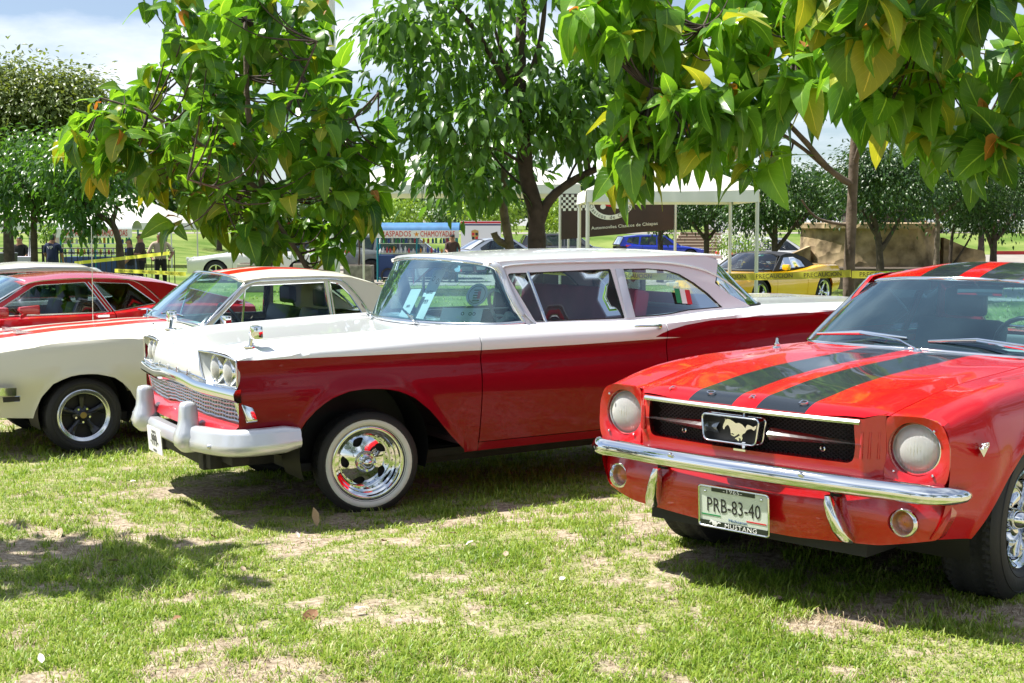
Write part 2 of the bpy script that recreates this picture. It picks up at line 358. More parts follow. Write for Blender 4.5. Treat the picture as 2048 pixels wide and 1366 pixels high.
def build_ground():
    def axis(a, b, na, far, nf):
        m = np.linspace(a, b, na); k = np.geomspace(1, 1+far, nf)[1:]-1
        return np.concatenate([(a-k)[::-1], m, b+k])
    xs = axis(-5.5, 6.5, 190, 900, 40); ys = axis(2.5, 15, 200, 1500, 50)
    ys = ys[ys > -260]; ys = np.unique(np.round(np.concatenate([ys, np.arange(40, 125, 1.5)]), 4)); xs = np.unique(np.round(np.concatenate([xs, np.arange(-40, 60, 4.)]), 4))
    X, Y = np.meshgrid(xs, ys, indexing='ij'); Z = ground_z(X, Y)
    near = np.exp(-((np.maximum(0, np.abs(X)-6))**2+(np.maximum(0, np.abs(Y-9)-6))**2)/4)
    Z = Z+near*(.016*(vnoise(X, Y, .35, 8)-.5)+.012*(vnoise(X, Y, .09, 9)-.5))
    v = np.stack([X, Y, Z], -1).reshape(-1, 3); nx, ny = len(xs), len(ys)
    i = np.arange(nx*ny).reshape(nx, ny); q = np.stack([i[:-1, :-1], i[1:, :-1], i[1:, 1:], i[:-1, 1:]], -1).reshape(-1, 4)
    me = bpy.data.meshes.new('ground'); me.from_pydata(v.tolist(), [], q.tolist())
    at = me.attributes.new('cover', 'FLOAT', 'POINT'); g = grass_density(X, Y).reshape(-1)
    at.data.foreach_set('value', g.astype(np.float32))
    m, t, b = new_mat('ground_soil_and_grass'); b.inputs['Roughness'].default_value = .95; b.inputs['Specular IOR Level'].default_value = .1
    tc = N(t, 'ShaderNodeTexCoord')
    def nz(s, d=5.): n = N(t, 'ShaderNodeTexNoise', i_Scale=s, i_Detail=d); t.links.new(tc.outputs['Object'], n.inputs['Vector']); return n.outputs['Fac']
    def ramp(f, a, ca, bq, cb): r = N(t, 'ShaderNodeValToRGB'); t.links.new(f, r.inputs[0]); e = r.color_ramp.elements; e[0].position = a; e[0].color = (*ca, 1); e[1].position = bq; e[1].color = (*cb, 1); return r.outputs[0]
    soil = ramp(nz(34, 9.), .32, (.19, .145, .10), .68, (.50, .42, .32))
    green = ramp(nz(12, 7.), .3, (.14, .19, .04), .7, (.30, .34, .10))
    at2 = N(t, 'ShaderNodeAttribute', attribute_name='cover')
    mixn = N(t, 'ShaderNodeMixRGB'); k = M2(t, 'MULTIPLY', at2.outputs['Fac'], .55); t.links.new(k, mixn.inputs[0]); t.links.new(soil, mixn.inputs[1]); t.links.new(green, mixn.inputs[2])
    # beyond the near field the ground reads as lawn with worn patches
    sp = N(t, 'ShaderNodeSeparateXYZ'); t.links.new(tc.outputs['Object'], sp.inputs[0])
    far = M2(t, 'MULTIPLY', M2(t, 'SUBTRACT', sp.outputs[1], 12.5, use_clamp=False), .25, use_clamp=True)
    lawn = ramp(nz(.35, 6.), .38, (.085, .15, .025), .62, (.20, .25, .07))
    mix2 = N(t, 'ShaderNodeMixRGB'); t.links.new(far, mix2.inputs[0]); t.links.new(mixn.outputs[0], mix2.inputs[1]); t.links.new(lawn, mix2.inputs[2])
    t.links.new(mix2.outputs[0], b.inputs['Base Color'])
    bp = N(t, 'ShaderNodeBump', i_Strength=.7, i_Distance=.02); t.links.new(nz(70, 8.), bp.inputs['Height']); t.links.new(bp.outputs[0], b.inputs['Normal'])
    me.materials.append(m); finish(me, 180); return link('ground', me, None, None, 'structure')
build_ground()

# ---------------------------------------------------------------- car toolkit
# car space: x forward, y towards the car's left, z up, origin on the ground below the front axle
class Shell:
    """body sheet: key curves K[k] = (xs, ys, zs) run along the car; side rows by height, top rows by chord"""
    def __init__(s, K, nside, kside, ntop, arches, xf=None, x0=.5, x1=.8, rocker=.05, detail=None, post=None):
        s.post = post
        s.K = K; s.nside = nside; s.kside = kside; s.ntop = ntop; s.arches = arches; s.xf = xf; s.x0 = x0; s.x1 = x1; s.rocker = rocker; s.detail = detail
    def keys(s, x): return [(float(pchip(k[0], k[1], [x])[0]), float(pchip(k[0], k[2], [x])[0])) for k in s.K]
    def zbot(s, x, z0):
        z = z0
        for poly in s.arches:
            if poly[0][0] <= x <= poly[-1][0]: z = max(z, interp(x, poly))
        return z
    def section(s, x):
        ks = s.keys(x); side = ks[:s.kside+1]; z0 = side[0][1]; zb = s.zbot(x, z0)
        zs = [p[1] for p in side]; yy = [p[0] for p in side]; P = []
        zr = max(z0+s.rocker, zb)
        lv = [zb]+[zr+(zs[-1]-zr)*i/(s.nside-1) for i in range(s.nside)]
        for z in lv: P.append([x, float(pchip(zs, yy, [z])[0]), z])
        top = ks[s.kside:]; t = [0.]
        for a, b in zip(top, top[1:]): t.append(t[-1]+max(math.dist(a, b), 1e-4))
        tq = np.linspace(0, t[-1], s.ntop+1)[1:]
        # keep tangents at the shoulder: pchip through the last side key as well
        te = [-max(math.dist(ks[s.kside-1], ks[s.kside]), 1e-4)]+t; pre = [ks[s.kside-1]]+list(top)
        ty = pchip(te, [p[0] for p in pre], tq); tz = pchip(te, [p[1] for p in pre], tq)
        for a, b in zip(ty, tz): P.append([x, float(a), float(b)])
        for p in P:
            if s.detail: p[1] += s.detail(p[0], p[1], p[2])
        if s.xf and x > s.x0:
            for p in P:
                u = (x-s.x0)/(s.x1-s.x0); p[0] = s.x0+u*(s.xf(p[1], p[2])-s.x0)
        if s.post:
            for p in P: s.post(p)
        return P
    def grid(s, xs):
        s.xs = list(xs); s.G = np.array([s.section(x) for x in xs]); return s.G
    def ix(s, x): return int(np.argmin([abs(a-x) for a in s.xs]))
    def region(s, i0, i1, j0, j1, gap=(1, 1, 1, 1), g=.003, lip=.02, side=1, skip=None):
        """sub sheet i0..i1 (front to rear), j0..j1 (bottom to top); gap flags front, rear, bottom, top"""
        i1 = min(max(i1, i0+1), len(s.G)-1); i0 = min(i0, i1-1)
        A = s.G[i0:i1+1, j0:j1+1].copy(); ni, nj = A.shape[:2]
        if gap[0]: A[0] += (A[1]-A[0])/np.maximum(np.linalg.norm(A[1]-A[0], axis=-1, keepdims=True), 1e-6)*g
        if gap[1]: A[-1] += (A[-2]-A[-1])/np.maximum(np.linalg.norm(A[-2]-A[-1], axis=-1, keepdims=True), 1e-6)*g
        if gap[2]: A[:, 0] += (A[:, 1]-A[:, 0])/np.maximum(np.linalg.norm(A[:, 1]-A[:, 0], axis=-1, keepdims=True), 1e-6)*g
        if gap[3]: A[:, -1] += (A[:, -2]-A[:, -1])/np.maximum(np.linalg.norm(A[:, -2]-A[:, -1], axis=-1, keepdims=True), 1e-6)*g
        V = A.reshape(-1, 3).tolist(); F = []
        idx = lambda i, j: i*nj+j
        for i in range(ni-1):
            for j in range(nj-1):
                if skip and skip(i+i0, j+j0): continue
                F.append((idx(i, j), idx(i, j+1), idx(i+1, j+1), idx(i+1, j)))
        gi = np.gradient(A, axis=0); gj = np.gradient(A, axis=1); nr = np.cross(gi, gj); nr /= np.maximum(np.linalg.norm(nr, axis=-1, keepdims=True), 1e-9)
        c = np.array([A[..., 0].mean(), 0, .4]); sg = np.sign(((A-c)*nr).sum(-1).mean()); nr *= sg if sg else 1
        def lipf(seq, dp):
            n = len(V)
            for i, j in seq: V.append((A[i, j]-nr[i, j]*dp).tolist())
            for k in range(len(seq)-1):
                a = idx(*seq[k]); b = idx(*seq[k+1]); F.append((a, b, n+k+1, n+k))
        if lip:
            if gap[0]: lipf([(0, j) for j in range(nj)], lip)
            if gap[1]: lipf([(ni-1, j) for j in range(nj)], lip)
            if gap[2]: lipf([(i, 0) for i in range(ni)], lip)
            if gap[3]: lipf([(i, nj-1) for i in range(ni)], lip)
        if side < 0: V = [(x, -y, z) for x, y, z in V]; F = [f[::-1] for f in F]
        return V, F
    def part(s, name, i0, i1, j0, j1, m, parent, both=False, side=1, **kw):
        if both:
            V, F = s.region(i0, i1, j0, j1, **kw); n = len(V)
            V2 = [(x, -y, z) for x, y, z in V]; F2 = [tuple(n+q for q in f[::-1]) for f in F]
            return pd(name, V+V2, F+F2, m, parent, smooth=32, fix=True)
        V, F = s.region(i0, i1, j0, j1, side=side, **kw); return pd(name, V, F, m, parent, smooth=32, fix=True)
def mirror_part(name, V, F, m, parent, **kw):
    return pd(name, [(x, -y, z) for x, y, z in V], [tuple(f[::-1]) for f in F], m, parent, **kw)
def strip(name, path, w, h, m, parent, up=Vector((0, 0, 1)), n=None, lift=0.):
    """flat trim strip along a path"""
    b = MB(); b.sweep(path, [(0, -w/2), (h*.8, -w*.35), (h, 0), (h*.8, w*.35), (0, w/2)], up=up); return b.build(name, m, parent, smooth=50)
def sheet(fn, nu, nv):
    V = [fn(i/nu, j/nv) for i in range(nu+1) for j in range(nv+1)]
    return V, [(i*(nv+1)+j, i*(nv+1)+j+1, (i+1)*(nv+1)+j+1, (i+1)*(nv+1)+j) for i in range(nu) for j in range(nv)]
def sheet_obj(name, fn, nu, nv, m, parent, smooth=180, thick=0, kind=None):
    V, F = sheet(fn, nu, nv); return pd(name, V, F, m, parent, smooth=smooth)
def polypath(pts, n):
    """resample an open 3d polyline evenly"""
    P = [Vector(p) for p in pts]; L = [0.]
    for a, b in zip(P, P[1:]): L.append(L[-1]+(b-a).length)
    o = []
    for k in range(n+1):
        t = L[-1]*k/n; i = min(max(int(np.searchsorted(L, t))-1, 0), len(P)-2); f = (t-L[i])/max(L[i+1]-L[i], 1e-9); o.append(P[i].lerp(P[i+1], min(max(f, 0), 1)))
    return o
def smoothpath(pts, n):
    """pchip through 3d points by chord length"""
    P = np.array([tuple(p) for p in pts], float); t = np.concatenate([[0], np.cumsum(np.maximum(np.linalg.norm(np.diff(P, axis=0), axis=1), 1e-5))])
    q = np.linspace(0, t[-1], n+1); return [Vector((float(a), float(b), float(c))) for a, b, c in zip(pchip(t, P[:, 0], q), pchip(t, P[:, 1], q), pchip(t, P[:, 2], q))]

# wheels: local space, axle along y, outer face towards +y, centred on the hub
def tyre(parent, r, rr, w, white=None, n=48):
    """r outer radius, rr rim radius, w width"""
    h = w/2; e = r-rr
    prof = [(rr, h*.78), (rr+e*.12, h*.93), (rr+e*.35, h*1.0), (rr+e*.62, h*.985), (r-.035, h*.93), (r-.014, h*.86), (r-.004, h*.76)]
    b = MB(); b.lathe(prof, n); b.lathe([(p, -q) for p, q in prof], n)
    # tread: ribs and cross grooves
    V = []; ys = np.linspace(-h*.76, h*.76, 14); na = n*3
    for k in range(na):
        a = 2*math.pi*k/na
        for j, y in enumerate(ys):
            rad = r-.004+(0 if j in (0, 13) else .004)
            if j in (3, 4, 9, 10): rad -= .009
            elif (k+(j//2)) % 3 == 0 and j not in (6, 7): rad -= .007
            V.append((rad*math.cos(a), y, rad*math.sin(a)))
    F = [(k*14+j, k*14+j+1, ((k+1) % na)*14+j+1, ((k+1) % na)*14+j) for k in range(na) for j in range(13)]
    tb = MB(); tb.add(V, F)
    t = b.build('tyre', rubber, parent, smooth=60); tb.build('tread', tread_m, t, smooth=25)
    if white:
        wb = MB(); a, c = white
        f = lambda q: float(np.interp(q, [p[0] for p in prof], [p[1] for p in prof]))+.002
        wb.lathe([(a, f(a)-.004), (a+.004, f(a+.004)), ((a+c)/2, f((a+c)/2)+.001), (c-.003, f(c-.003)), (c, f(c)-.004)], n); wb.build('whitewall_band', whitewall, t, smooth=60)
    else:
        wb = MB()
        for q in (rr+e*.22, r-.045): wb.lathe([(q-.002, float(np.interp(q-.002, [p[0] for p in prof], [p[1] for p in prof]))), (q, float(np.interp(q, [p[0] for p in prof], [p[1] for p in prof]))+.003), (q+.002, float(np.interp(q+.002, [p[0] for p in prof], [p[1] for p in prof])))], n)
        wb.build('sidewall_rib', rubber, t, smooth=60)
    return t
def drum(parent, r, y=-.05):
    b = MB(); b.lathe([(0, y), (r, y), (r, y-.04), (0, y-.04)], 24); b.build('brake_drum', darkmetal, parent)
def slot_wheel(parent, rr, w, m=None):
    m = m or chrome; h = w/2; rim = thing('rim', None, None, parent=parent) if 0 else None
    b = MB(); b.lathe([(rr+.004, h*.78), (rr+.006, h*.80), (rr-.004, h*.84), (rr-.012, h*.80), (rr-.016, h*.55), (rr-.028, h*.50), (rr-.034, h*.30), (rr-.044, h*.26), (rr-.050, h*.02), (rr-.056, -.02), (rr-.056, -h*.7)], 64)
    rim = b.build('rim', m, parent, smooth=50)
    # disc with five slots
    ro = rr-.055; cen = .060; outer = circle2(0, 0, ro, 60); holes = []
    for k in range(5):
        a = 2*math.pi*k/5+.5; A = []
        for q, rad in [(-.34, .74), (-.16, .92), (.10, .94), (.30, .90), (.12, .66), (-.12, .60)]: A.append((math.cos(a+q)*rad*ro, math.sin(a+q)*rad*ro))
        holes.append(roundpoly(A, .012, 3))
    dish = lambda u, v, dp: (u, (-.015+.030*(1-min(1, math.hypot(u, v)/ro)**1.5))-dp, v)
    P, F = panel(outer, holes, .012, dish, back=0, hole_depth=.018, outer_lip=False); pd('wheel_disc', P, F, m, rim, smooth=40, fix=True)
    hb = MB(); hb.lathe([(.062, .012), (.060, .03), (.052, .038), (.046, .030), (.040, .026), (.034, .03), (.033, .062), (.026, .078), (.012, .086), (0.001, .088)], 32); hb.build('hub_cap', m, rim, smooth=45)
    nb = MB()
    for k in range(5):
        a = 2*math.pi*k/5+.2; c = (math.cos(a)*.049, .034, math.sin(a)*.049); nb.tube([(c[0], c[1]-.012, c[2]), (c[0], c[1]+.012, c[2])], .008, 6)
    nb.build('lug_nuts', m, rim, smooth=30)['kind'] = 'stuff'
    rv = MB()
    for k in range(24):
        a = 2*math.pi*k/24; rv.sphere((math.cos(a)*(rr-.047), h*.16, math.sin(a)*(rr-.047)), .004, 5, 4)
    rv.build('rivets', darkmetal, rim, smooth=60)['kind'] = 'stuff'; drum(parent, rr*.72)
def spoke_wheel(parent, rr, w, face, lip, ns=5, cap=None, ball=False):
    h = w/2; b = MB(); b.lathe([(rr+.004, h*.76), (rr+.006, h*.82), (rr-.003, h*.86), (rr-.012, h*.82), (rr-.018, h*.74), (rr-.030, h*.70), (rr-.034, h*.4), (rr-.040, .0), (rr-.040, -h*.7)], 64)
    rim = b.build('rim', lip, parent, smooth=50); ro = rr-.036; a0 = math.pi/2 if not ball else .3
    for k in range(ns):
        a = a0+2*math.pi*k/ns; sb = MB(); rad = Vector((math.cos(a), 0, math.sin(a))); tg = Vector((-math.sin(a), 0, math.cos(a))); V = []
        if ball: prof = [(.045, .020, h*.30, .022), (.08, .022, h*.34, .030), (.11, .034, h*.42, .040), (.135, .040, h*.44, .036), (.155, .034, h*.38, .028), (ro, .030, h*.2, .02)]
        else: prof = [(.040, .017, h*.34, .02), (.07, .018, h*.38, .024), (.12, .024, h*.40, .022), (ro*.86, .031, h*.44, .02), (ro, .040, h*.55, .02)]
        for r_, hw, y, dp in prof:
            c = rad*r_
            for u, v in ((-1, -1), (-.85, -.25), (-.45, 0), (0, .18), (.45, 0), (.85, -.25), (1, -1)): V.append(c+tg*hw*u+Vector((0, y+v*dp, 0)))
        F = [(i*7+j, i*7+j+1, (i+1)*7+j+1, (i+1)*7+j) for i in range(len(prof)-1) for j in range(6)]
        sb.add(V, F); sb.build('spoke', face, rim, smooth=60 if ball else 35)
    hb = MB(); hb.lathe([(.075, h*.10), (.072, h*.26), (.060, h*.34), (.040, h*.38), (.034, h*.42), (.033, h*.56), (.028, h*.60), (.001, h*.62)] if not ball else [(.07, h*.1), (.068, h*.3), (.05, h*.36), (.044, h*.4), (.044, h*.62), (.034, h*.86), (.018, h*1.02), (.001, h*1.06)], 32)
    hb.build('hub_cap', face, rim, smooth=40)
    if cap: cb = MB(); cb.lathe([(.026, h*.60), (.024, h*.635), (.001, h*.645)], 24); cb.build('centre_badge', cap, rim, smooth=40)
    nb = MB()
    for k in range(5):
        a = a0+math.pi/5+2*math.pi*k/5; c = (math.cos(a)*.056, h*.36, math.sin(a)*.056); nb.tube([(c[0], c[1]-.012, c[2]), (c[0], c[1]+.014, c[2])], .0085, 6)
    nb.build('lug_nuts', chrome, rim, smooth=30)['kind'] = 'stuff'; bk = MB(); bk.lathe([(.001, -h*.1), (ro, -h*.1)], 32); bk.build('wheel_backing', blackm, rim); return rim
def make_wheel(car, kind, x, y, z, r, w, side, steer=0., rr=.19, cars=None):
    wh = bpy.data.objects.new('wheel', None); COL.objects.link(wh); wh.parent = car; wh.location = (x, y*side, z); wh.empty_display_size = .1
    wh.rotation_euler = (0, .4*side, (0 if side > 0 else math.pi)+steer)
    return wh
def dup_wheel(src, car, loc, side, steer=0., roll=.7):
    w = copy_tree(src); w.parent = car; w.location = loc; w.rotation_euler = (0, roll, (0 if side > 0 else math.pi)+steer); return w
def wheel_well(car, x, yo, z, r, w, _n=0):
    for q in (1, -1):
        b = MB(); b.lathe([(r, 0), (r, -w*q), (.02, -w*q)], 28, c=(x, yo*q, z), axis='y', arc=(-.35, math.pi+.35)); b.build('wheel_well', blackm, car, smooth=50)
def seat(name, car, m, x, y, w, zb=.42, h=.50, lean=.25, depth=.5):
    b = MB(); rot = Matrix.Rotation(-.06, 3, 'Y'); b.box((x+depth/2, y, zb-.09), (depth, w, .16), rot)
    rot2 = Matrix.Rotation(-lean, 3, 'Y'); b.box((x-.06-math.sin(lean)*h/2, y, zb+h/2-.05), (.13, w, h), rot2); return b.build(name, m, car, smooth=40, bevel=.035)
def place_car(o, key, org, B):
    M = Matrix(((B[0][0], B[1][0], B[2][0], org[0]), (B[0][1], B[1][1], B[2][1], org[1]), (B[0][2], B[1][2], B[2][2], org[2]+CAMH), (0, 0, 0, 1))); o.matrix_world = M
def steering_wheel(car, c, m, tilt=.5):
    ax = Vector((-math.cos(tilt), 0, math.sin(tilt))); a = Vector((0, 1, 0)); bq = ax.cross(a); b = MB()
    b.tube([Vector(c)+a*.2*math.cos(t)+bq*.2*math.sin(t) for t in np.linspace(0, 2*math.pi, 25)], .012, 6, cap=False)
    b.tube([Vector(c)-a*.19, Vector(c)+a*.19], .009, 5); b.tube([Vector(c), Vector(c)-ax*.35], .02, 6); b.sphere(c, .035, 8, 6); return b.build('steering_wheel', m, car, smooth=60)
# ---------------------------------------------------------------- the big two tone saloon, 1950s
def build_saloon():
    car = thing('classic_saloon', 'red and white 1950s saloon with whitewall tyres and four round headlights, in the middle', 'car')
    RED, WHI = (.23, .002, .010), (.76, .79, .82)
    zB = [(-4.45, 1.040), (-3.46, 1.012), (-2.8, 1.008), (-2.4, 1.000), (-2.2, .980), (-2.08, .958), (-2.0, .936), (-1.955, .918), (-1.95, .903), (-1.36, .902), (-.70, .908), (.30, .928), (.754, .938), (.95, .940)]
    def red_mask(t, x, y, z):
        zb = curve_of(t, x, zB, -4.45, .95); low = M2(t, 'LESS_THAN', z, zb)
        fr = M2(t, 'MULTIPLY', M2(t, 'GREATER_THAN', x, .50), M2(t, 'LESS_THAN', M2(t, 'ABSOLUTE', y), .90)); top = M2(t, 'MULTIPLY', fr, M2(t, 'GREATER_THAN', z, .735))
        # white tongue that runs on below the spear
        tg = M2(t, 'MULTIPLY', M2(t, 'MULTIPLY', M2(t, 'LESS_THAN', x, -1.94), M2(t, 'GREATER_THAN', z, .902)),
                M2(t, 'LESS_THAN', z, M2(t, 'ADD', .902, M2(t, 'MULTIPLY', M2(t, 'ADD', x, 2.16), .07))))
        return M2(t, 'MULTIPLY', low, M2(t, 'MULTIPLY', M2(t, 'SUBTRACT', 1., top), M2(t, 'SUBTRACT', 1., tg)))
    P2 = paint_mask('two_tone_red_white_paint', WHI, RED, red_mask, rough=.32, coat=.9)
    WP = mat('white_car_paint', (.76, .79, .82), .32, coat=.9); RP = mat('dark_red_car_paint', (.42, .004, .012), .3, coat=.6); PW = mat('headlight_pod_paint', (.62, .64, .60), .35, .3, coat=.3)
    X = [.80, .70, .62, .3, 0, -.6, -1.2, -1.8, -2.1, -2.5, -3.0, -3.6, -4.1, -4.42]
    bz = [(.8, .962), (.70, .980), (.62, .990), (.3, 1.006), (0, 1.016), (-.6, 1.032), (-1.2, 1.036), (-1.8, 1.024), (-2.1, 1.030), (-2.5, 1.052), (-3.0, 1.060), (-3.6, 1.050), (-4.42, 1.03)]
    f = lambda p: [interp(x, sorted(p)) for x in X]
    K = [(X[::-1], f([(-4.42, .86), (-4, .89), (.8, .89)])[::-1], f([(-4.42, .36), (-3.9, .32), (-1.9, .30), (-.6, .305), (.4, .40), (.8, .45)])[::-1]),
         (X[::-1], f([(-4.42, .90), (-4, .93), (.5, .945), (.8, .935)])[::-1], f([(-4.42, .50), (.8, .52)])[::-1]),
         (X[::-1], f([(-4.42, .93), (-4, .955), (.5, .970), (.8, .95)])[::-1], f([(-4.42, .70), (-2, .72), (.8, .74)])[::-1]),
         (X[::-1], f([(-4.42, .91), (-4, .940), (.5, .952), (.8, .935)])[::-1], f([(-4.42, .88), (-2, .86), (.8, .87)])[::-1]),
         (X[::-1], f([(-4.42, .94), (-4, .965), (.5, .965), (.8, .955)])[::-1], f([(-4.42, 1.0), (-2.5, .975), (-1.9, .92), (.8, .945)])[::-1]),
         (X[::-1], f([(-4.42, .93), (-4, .955), (.5, .945), (.8, .93)])[::-1], f([(-4.42, 1.018), (-2.5, 1.02), (-1.9, .975), (-.6, .985), (.6, .968), (.8, .948)])[::-1]),
         (X[::-1], f([(-4.42, .86), (-4, .87), (-1.9, .875), (-.6, .865), (.5, .84), (.8, .80)])[::-1], f(bz)[::-1]),
         (X[::-1], f([(-4.42, .70), (-3, .72), (-.6, .735), (.5, .66), (.8, .60)])[::-1], [interp(x, sorted(bz))+.004 for x in X][::-1]),
         (X[::-1], f([(-4.42, .35), (-.6, .40), (.8, .30)])[::-1], [interp(x, sorted(bz))+(-.01 if x > -.7 else .004) for x in X][::-1]),
         (X[::-1], [0.]*len(X), [interp(x, sorted(bz))+(-.012 if x > -.7 else .01) for x in X][::-1])]
    arch_f = [(-.62, .25), (-.60, .325), (-.50, .42), (-.363, .575), (-.26, .66), (-.17, .705), (-.08, .728), (.04, .738), (.14, .733), (.24, .705), (.33, .655), (.40, .585), (.45, .51), (.49, .44), (.50, .25)]
    arch_r = [(-3.45, .25), (-3.42, .36), (-3.34, .50), (-3.2, .60), (-3.0, .64), (-2.8, .60), (-2.66, .50), (-2.58, .36), (-2.55, .25)]
    def det(x, y, z):
        o = 0.
        # flared wheel lips
        for poly, k in ((arch_f, .016), (arch_r, .010)):
            if poly[0][0]-.1 < x < poly[-1][0]+.1:
                za = interp(min(max(x, poly[0][0]), poly[-1][0]), poly); d = z-za
                if 0 <= d < .2 and z < .9: o += k*math.exp(-(d/.045)**2)
        # spear: recessed side below the rear white flare
        if x < -1.95 and .86 < z < 1.0: o -= .012*min(1, (-1.95-x)/.4)*math.sin((z-.86)/.14*math.pi)
        if x < -2.1 and .60 < z < .90: o += .004*math.sin((z-.60)/.30*math.pi*4)
        return o
    sh = Shell(K, 22, 6, 14, [arch_f, arch_r], xf=lambda y, z: .835-.065*(abs(y)/.95)**2-.04*max(0, (z-.95)/.06), x0=.45, x1=.80, rocker=.05, detail=det)
    xs = sorted(set(np.round(np.concatenate([np.linspace(-4.42, .80, 105), np.linspace(-.64, -.56, 8), np.linspace(.36, .51, 14), np.linspace(-3.46, -3.3, 8), np.linspace(-2.7, -2.54, 8), [-.70, -2.05, -.60, -3.02, -.92]]), 4)), reverse=True)
    sh.grid(xs); n = len(xs)-1; NS = 22; NT = 14; iD0 = sh.ix(-.70); iD1 = sh.ix(-2.05); iC = sh.ix(-.60); iB = sh.ix(-3.02)
    jS = NS; jH = NS+int(round(NT*.42))
    for s in (1, -1):
        sh.part('front_fender', 0, iD0, 0, jH, P2, car, side=s, gap=(0, 1, 0, 1))
        sh.part('door', iD0, iD1, 1, jS+3, P2, car, side=s, gap=(1, 1, 1, 0), lip=.03, g=.0045)
        sh.part('rocker_panel', iD0, iD1, 0, 1, P2, car, side=s, gap=(0, 0, 0, 0), lip=0)
        sh.part('rear_quarter_panel', iD1, n, 0, jS+3, P2, car, side=s, gap=(1, 0, 0, 0))
    sh.part('bonnet', 0, iC, jH, NS+NT, WP, car, both=True, gap=(0, 1, 1, 0), lip=.02)
    sh.part('cowl_panel', iC, iD0+6, jS+3, NS+NT, WP, car, both=True, gap=(0, 0, 0, 0), lip=0, skip=lambda i, j: False)
    sh.part('boot_lid', iB, n, jS+3, NS+NT, WP, car, both=True, gap=(0, 0, 0, 0), lip=0)
    # rear end plate
    V = [tuple(p) for p in sh.G[-1]]; V2 = [(x, -y, z) for x, y, z in V][::-1]; pd('rear_panel', V+V2, [tuple(range(len(V+V2)))], P2, car, smooth=0, fix=True)
    xf = lambda y, z: .835-.065*(abs(y)/.95)**2
    # ---- nose: white panel, pods, lamps
    def nose(y, z, dp=0.):
        roll = max(0, (z-.935)/.04); return (xf(y, z)+.002-.022*roll*roll-dp+.018*(1-min(1, abs((z-.85)/.1))), y, z)
    add_panel('nose_panel', [(-.40, .957), (.40, .957), (.43, .950), (.47, .86), (.53, .775), (-.53, .775), (-.47, .86), (-.43, .950)], [], .03, nose, WP, car, back=.05)
    for s in (1, -1):
        o = roundpoly([(.435, .958), (.62, .961), (.80, .954), (.945, .940), (.950, .79), (.53, .782), (.47, .86)], [.01, .05, .05, .012, .02, .02, .05], 4)
        if s < 0: o = [(-a, b) for a, b in o][::-1]
        # brow and edge of the pod, then the dished pan with two lamps
        depth = .05; cx = sum(p[0] for p in o)/len(o); cz = sum(p[1] for p in o)/len(o); b = MB(); m = len(o); V = []
        for q, (k, dp) in enumerate([(1.0, -.004), (.985, .0), (.96, .02), (.86, depth)]):
            for y, z in o: yy, zz = cx+(y-cx)*k, cz+(z-cz)*k; V.append((xf(yy, zz)-dp, yy, zz))
        b.add(V, [(r*m+i, r*m+(i+1) % m, (r+1)*m+(i+1) % m, (r+1)*m+i) for r in range(3) for i in range(m)]+[tuple(3*m+i for i in range(m))])
        pod = b.build('headlight_pod', PW, car, smooth=30)
        tr = MB(); tr.tube([(xf(y, z)+.004, y, z) for y, z in o+[o[0]]], .006, 6, cap=False); tr.build('pod_trim', brushed, pod, smooth=60)
        for y, z in ((.615, .868), (.785, .860)):
            h = thing('headlight', None, None) if 0 else bpy.data.objects.new('headlight', None); COL.objects.link(h) if h.name not in COL.objects else None
            h.parent = car; h.location = (xf(y, z)-.03, y*s, z); h.empty_display_size = .05
            hb = MB(); hb.lathe([(.070, .006), (.078, .012), (.084, .008), (.086, -.02)], 32, axis='x'); hb.build('lamp_ring', chrome, h, smooth=60)
            hb = MB(); hb.lathe([(.001, .030), (.03, .0275), (.055, .019), (.071, .006)], 32, axis='x'); hb.build('lamp_lens', lensm, h, smooth=90)
    # ---- chrome lip with gull centre
    pth = []
    for y in np.linspace(-.965, .965, 41):
        z = .755+.022*math.exp(-(y/.33)**4)-.006*abs(y); pth.append((xf(y, z)+.010, y, z))
    b = MB(); b.sweep([Vector(p) for p in pth], [(-.02, .036), (.012, .034), (.026, .012), (.022, -.020), (.004, -.036), (-.02, -.036)]); b.build('grille_top_moulding', chrome, car, smooth=40)
    b = MB(); b.tube([(xf(y, .80)+.012, y, .80+.02*math.exp(-(y/.5)**6)) for y in np.linspace(-.56, .56, 25)], .006, 6); b.build('grille_top_bead', chrome, car, smooth=60)
    # ---- letters on the nose, widely spaced
    for c, y in zip('FORD', (.31, .105, -.10, -.30)): text_obj('nose_letter', c, .046, chrome, car, frame((xf(y, .82)+.022, -y, .822+.0), (0, 1, 0), (-.12, 0, 1)), .004)
    # ---- grille
    def gx(y, z): return xf(y, z)-.012-(.72-z)*.25
    gt = lambda y: .722-.004*abs(y); gb = lambda y: .600+.022*math.exp(-((abs(y)-.0)/.30)**4)-.0*abs(y)
    V, F = sheet(lambda u, v: ((lambda y: (gx(y, 0)-.05, y, gb(y)+(gt(y)-gb(y))*v))(-.9+1.8*u)), 24, 4); gr = pd('grille', V, F, blackm, car)
    for r in range(6):
        b = MB(); b.tube([(gx(y, gb(y)+(gt(y)-gb(y))*r/5)+.002+(.004 if r in (0, 5) else 0), y, gb(y)+(gt(y)-gb(y))*r/5+.002*math.sin(y*40)) for y in np.linspace(-.90, .90, 60)], .0065 if r in (0, 5) else .0052, 5); b.build('grille_bar', silverp, gr, smooth=60)
    b = MB()
    for r in range(5):
        for k in range(46):
            y = -.885+1.77*(k+.5*(r % 2))/46; z0 = gb(y)+(gt(y)-gb(y))*(r+.0)/5; z1 = gb(y)+(gt(y)-gb(y))*(r+1.)/5
            b.box((gx(y, (z0+z1)/2)-.006, y, (z0+z1)/2), (.016, .013, z1-z0))
    b.build('grille_fins', silverp, gr, smooth=0)['kind'] = 'stuff'
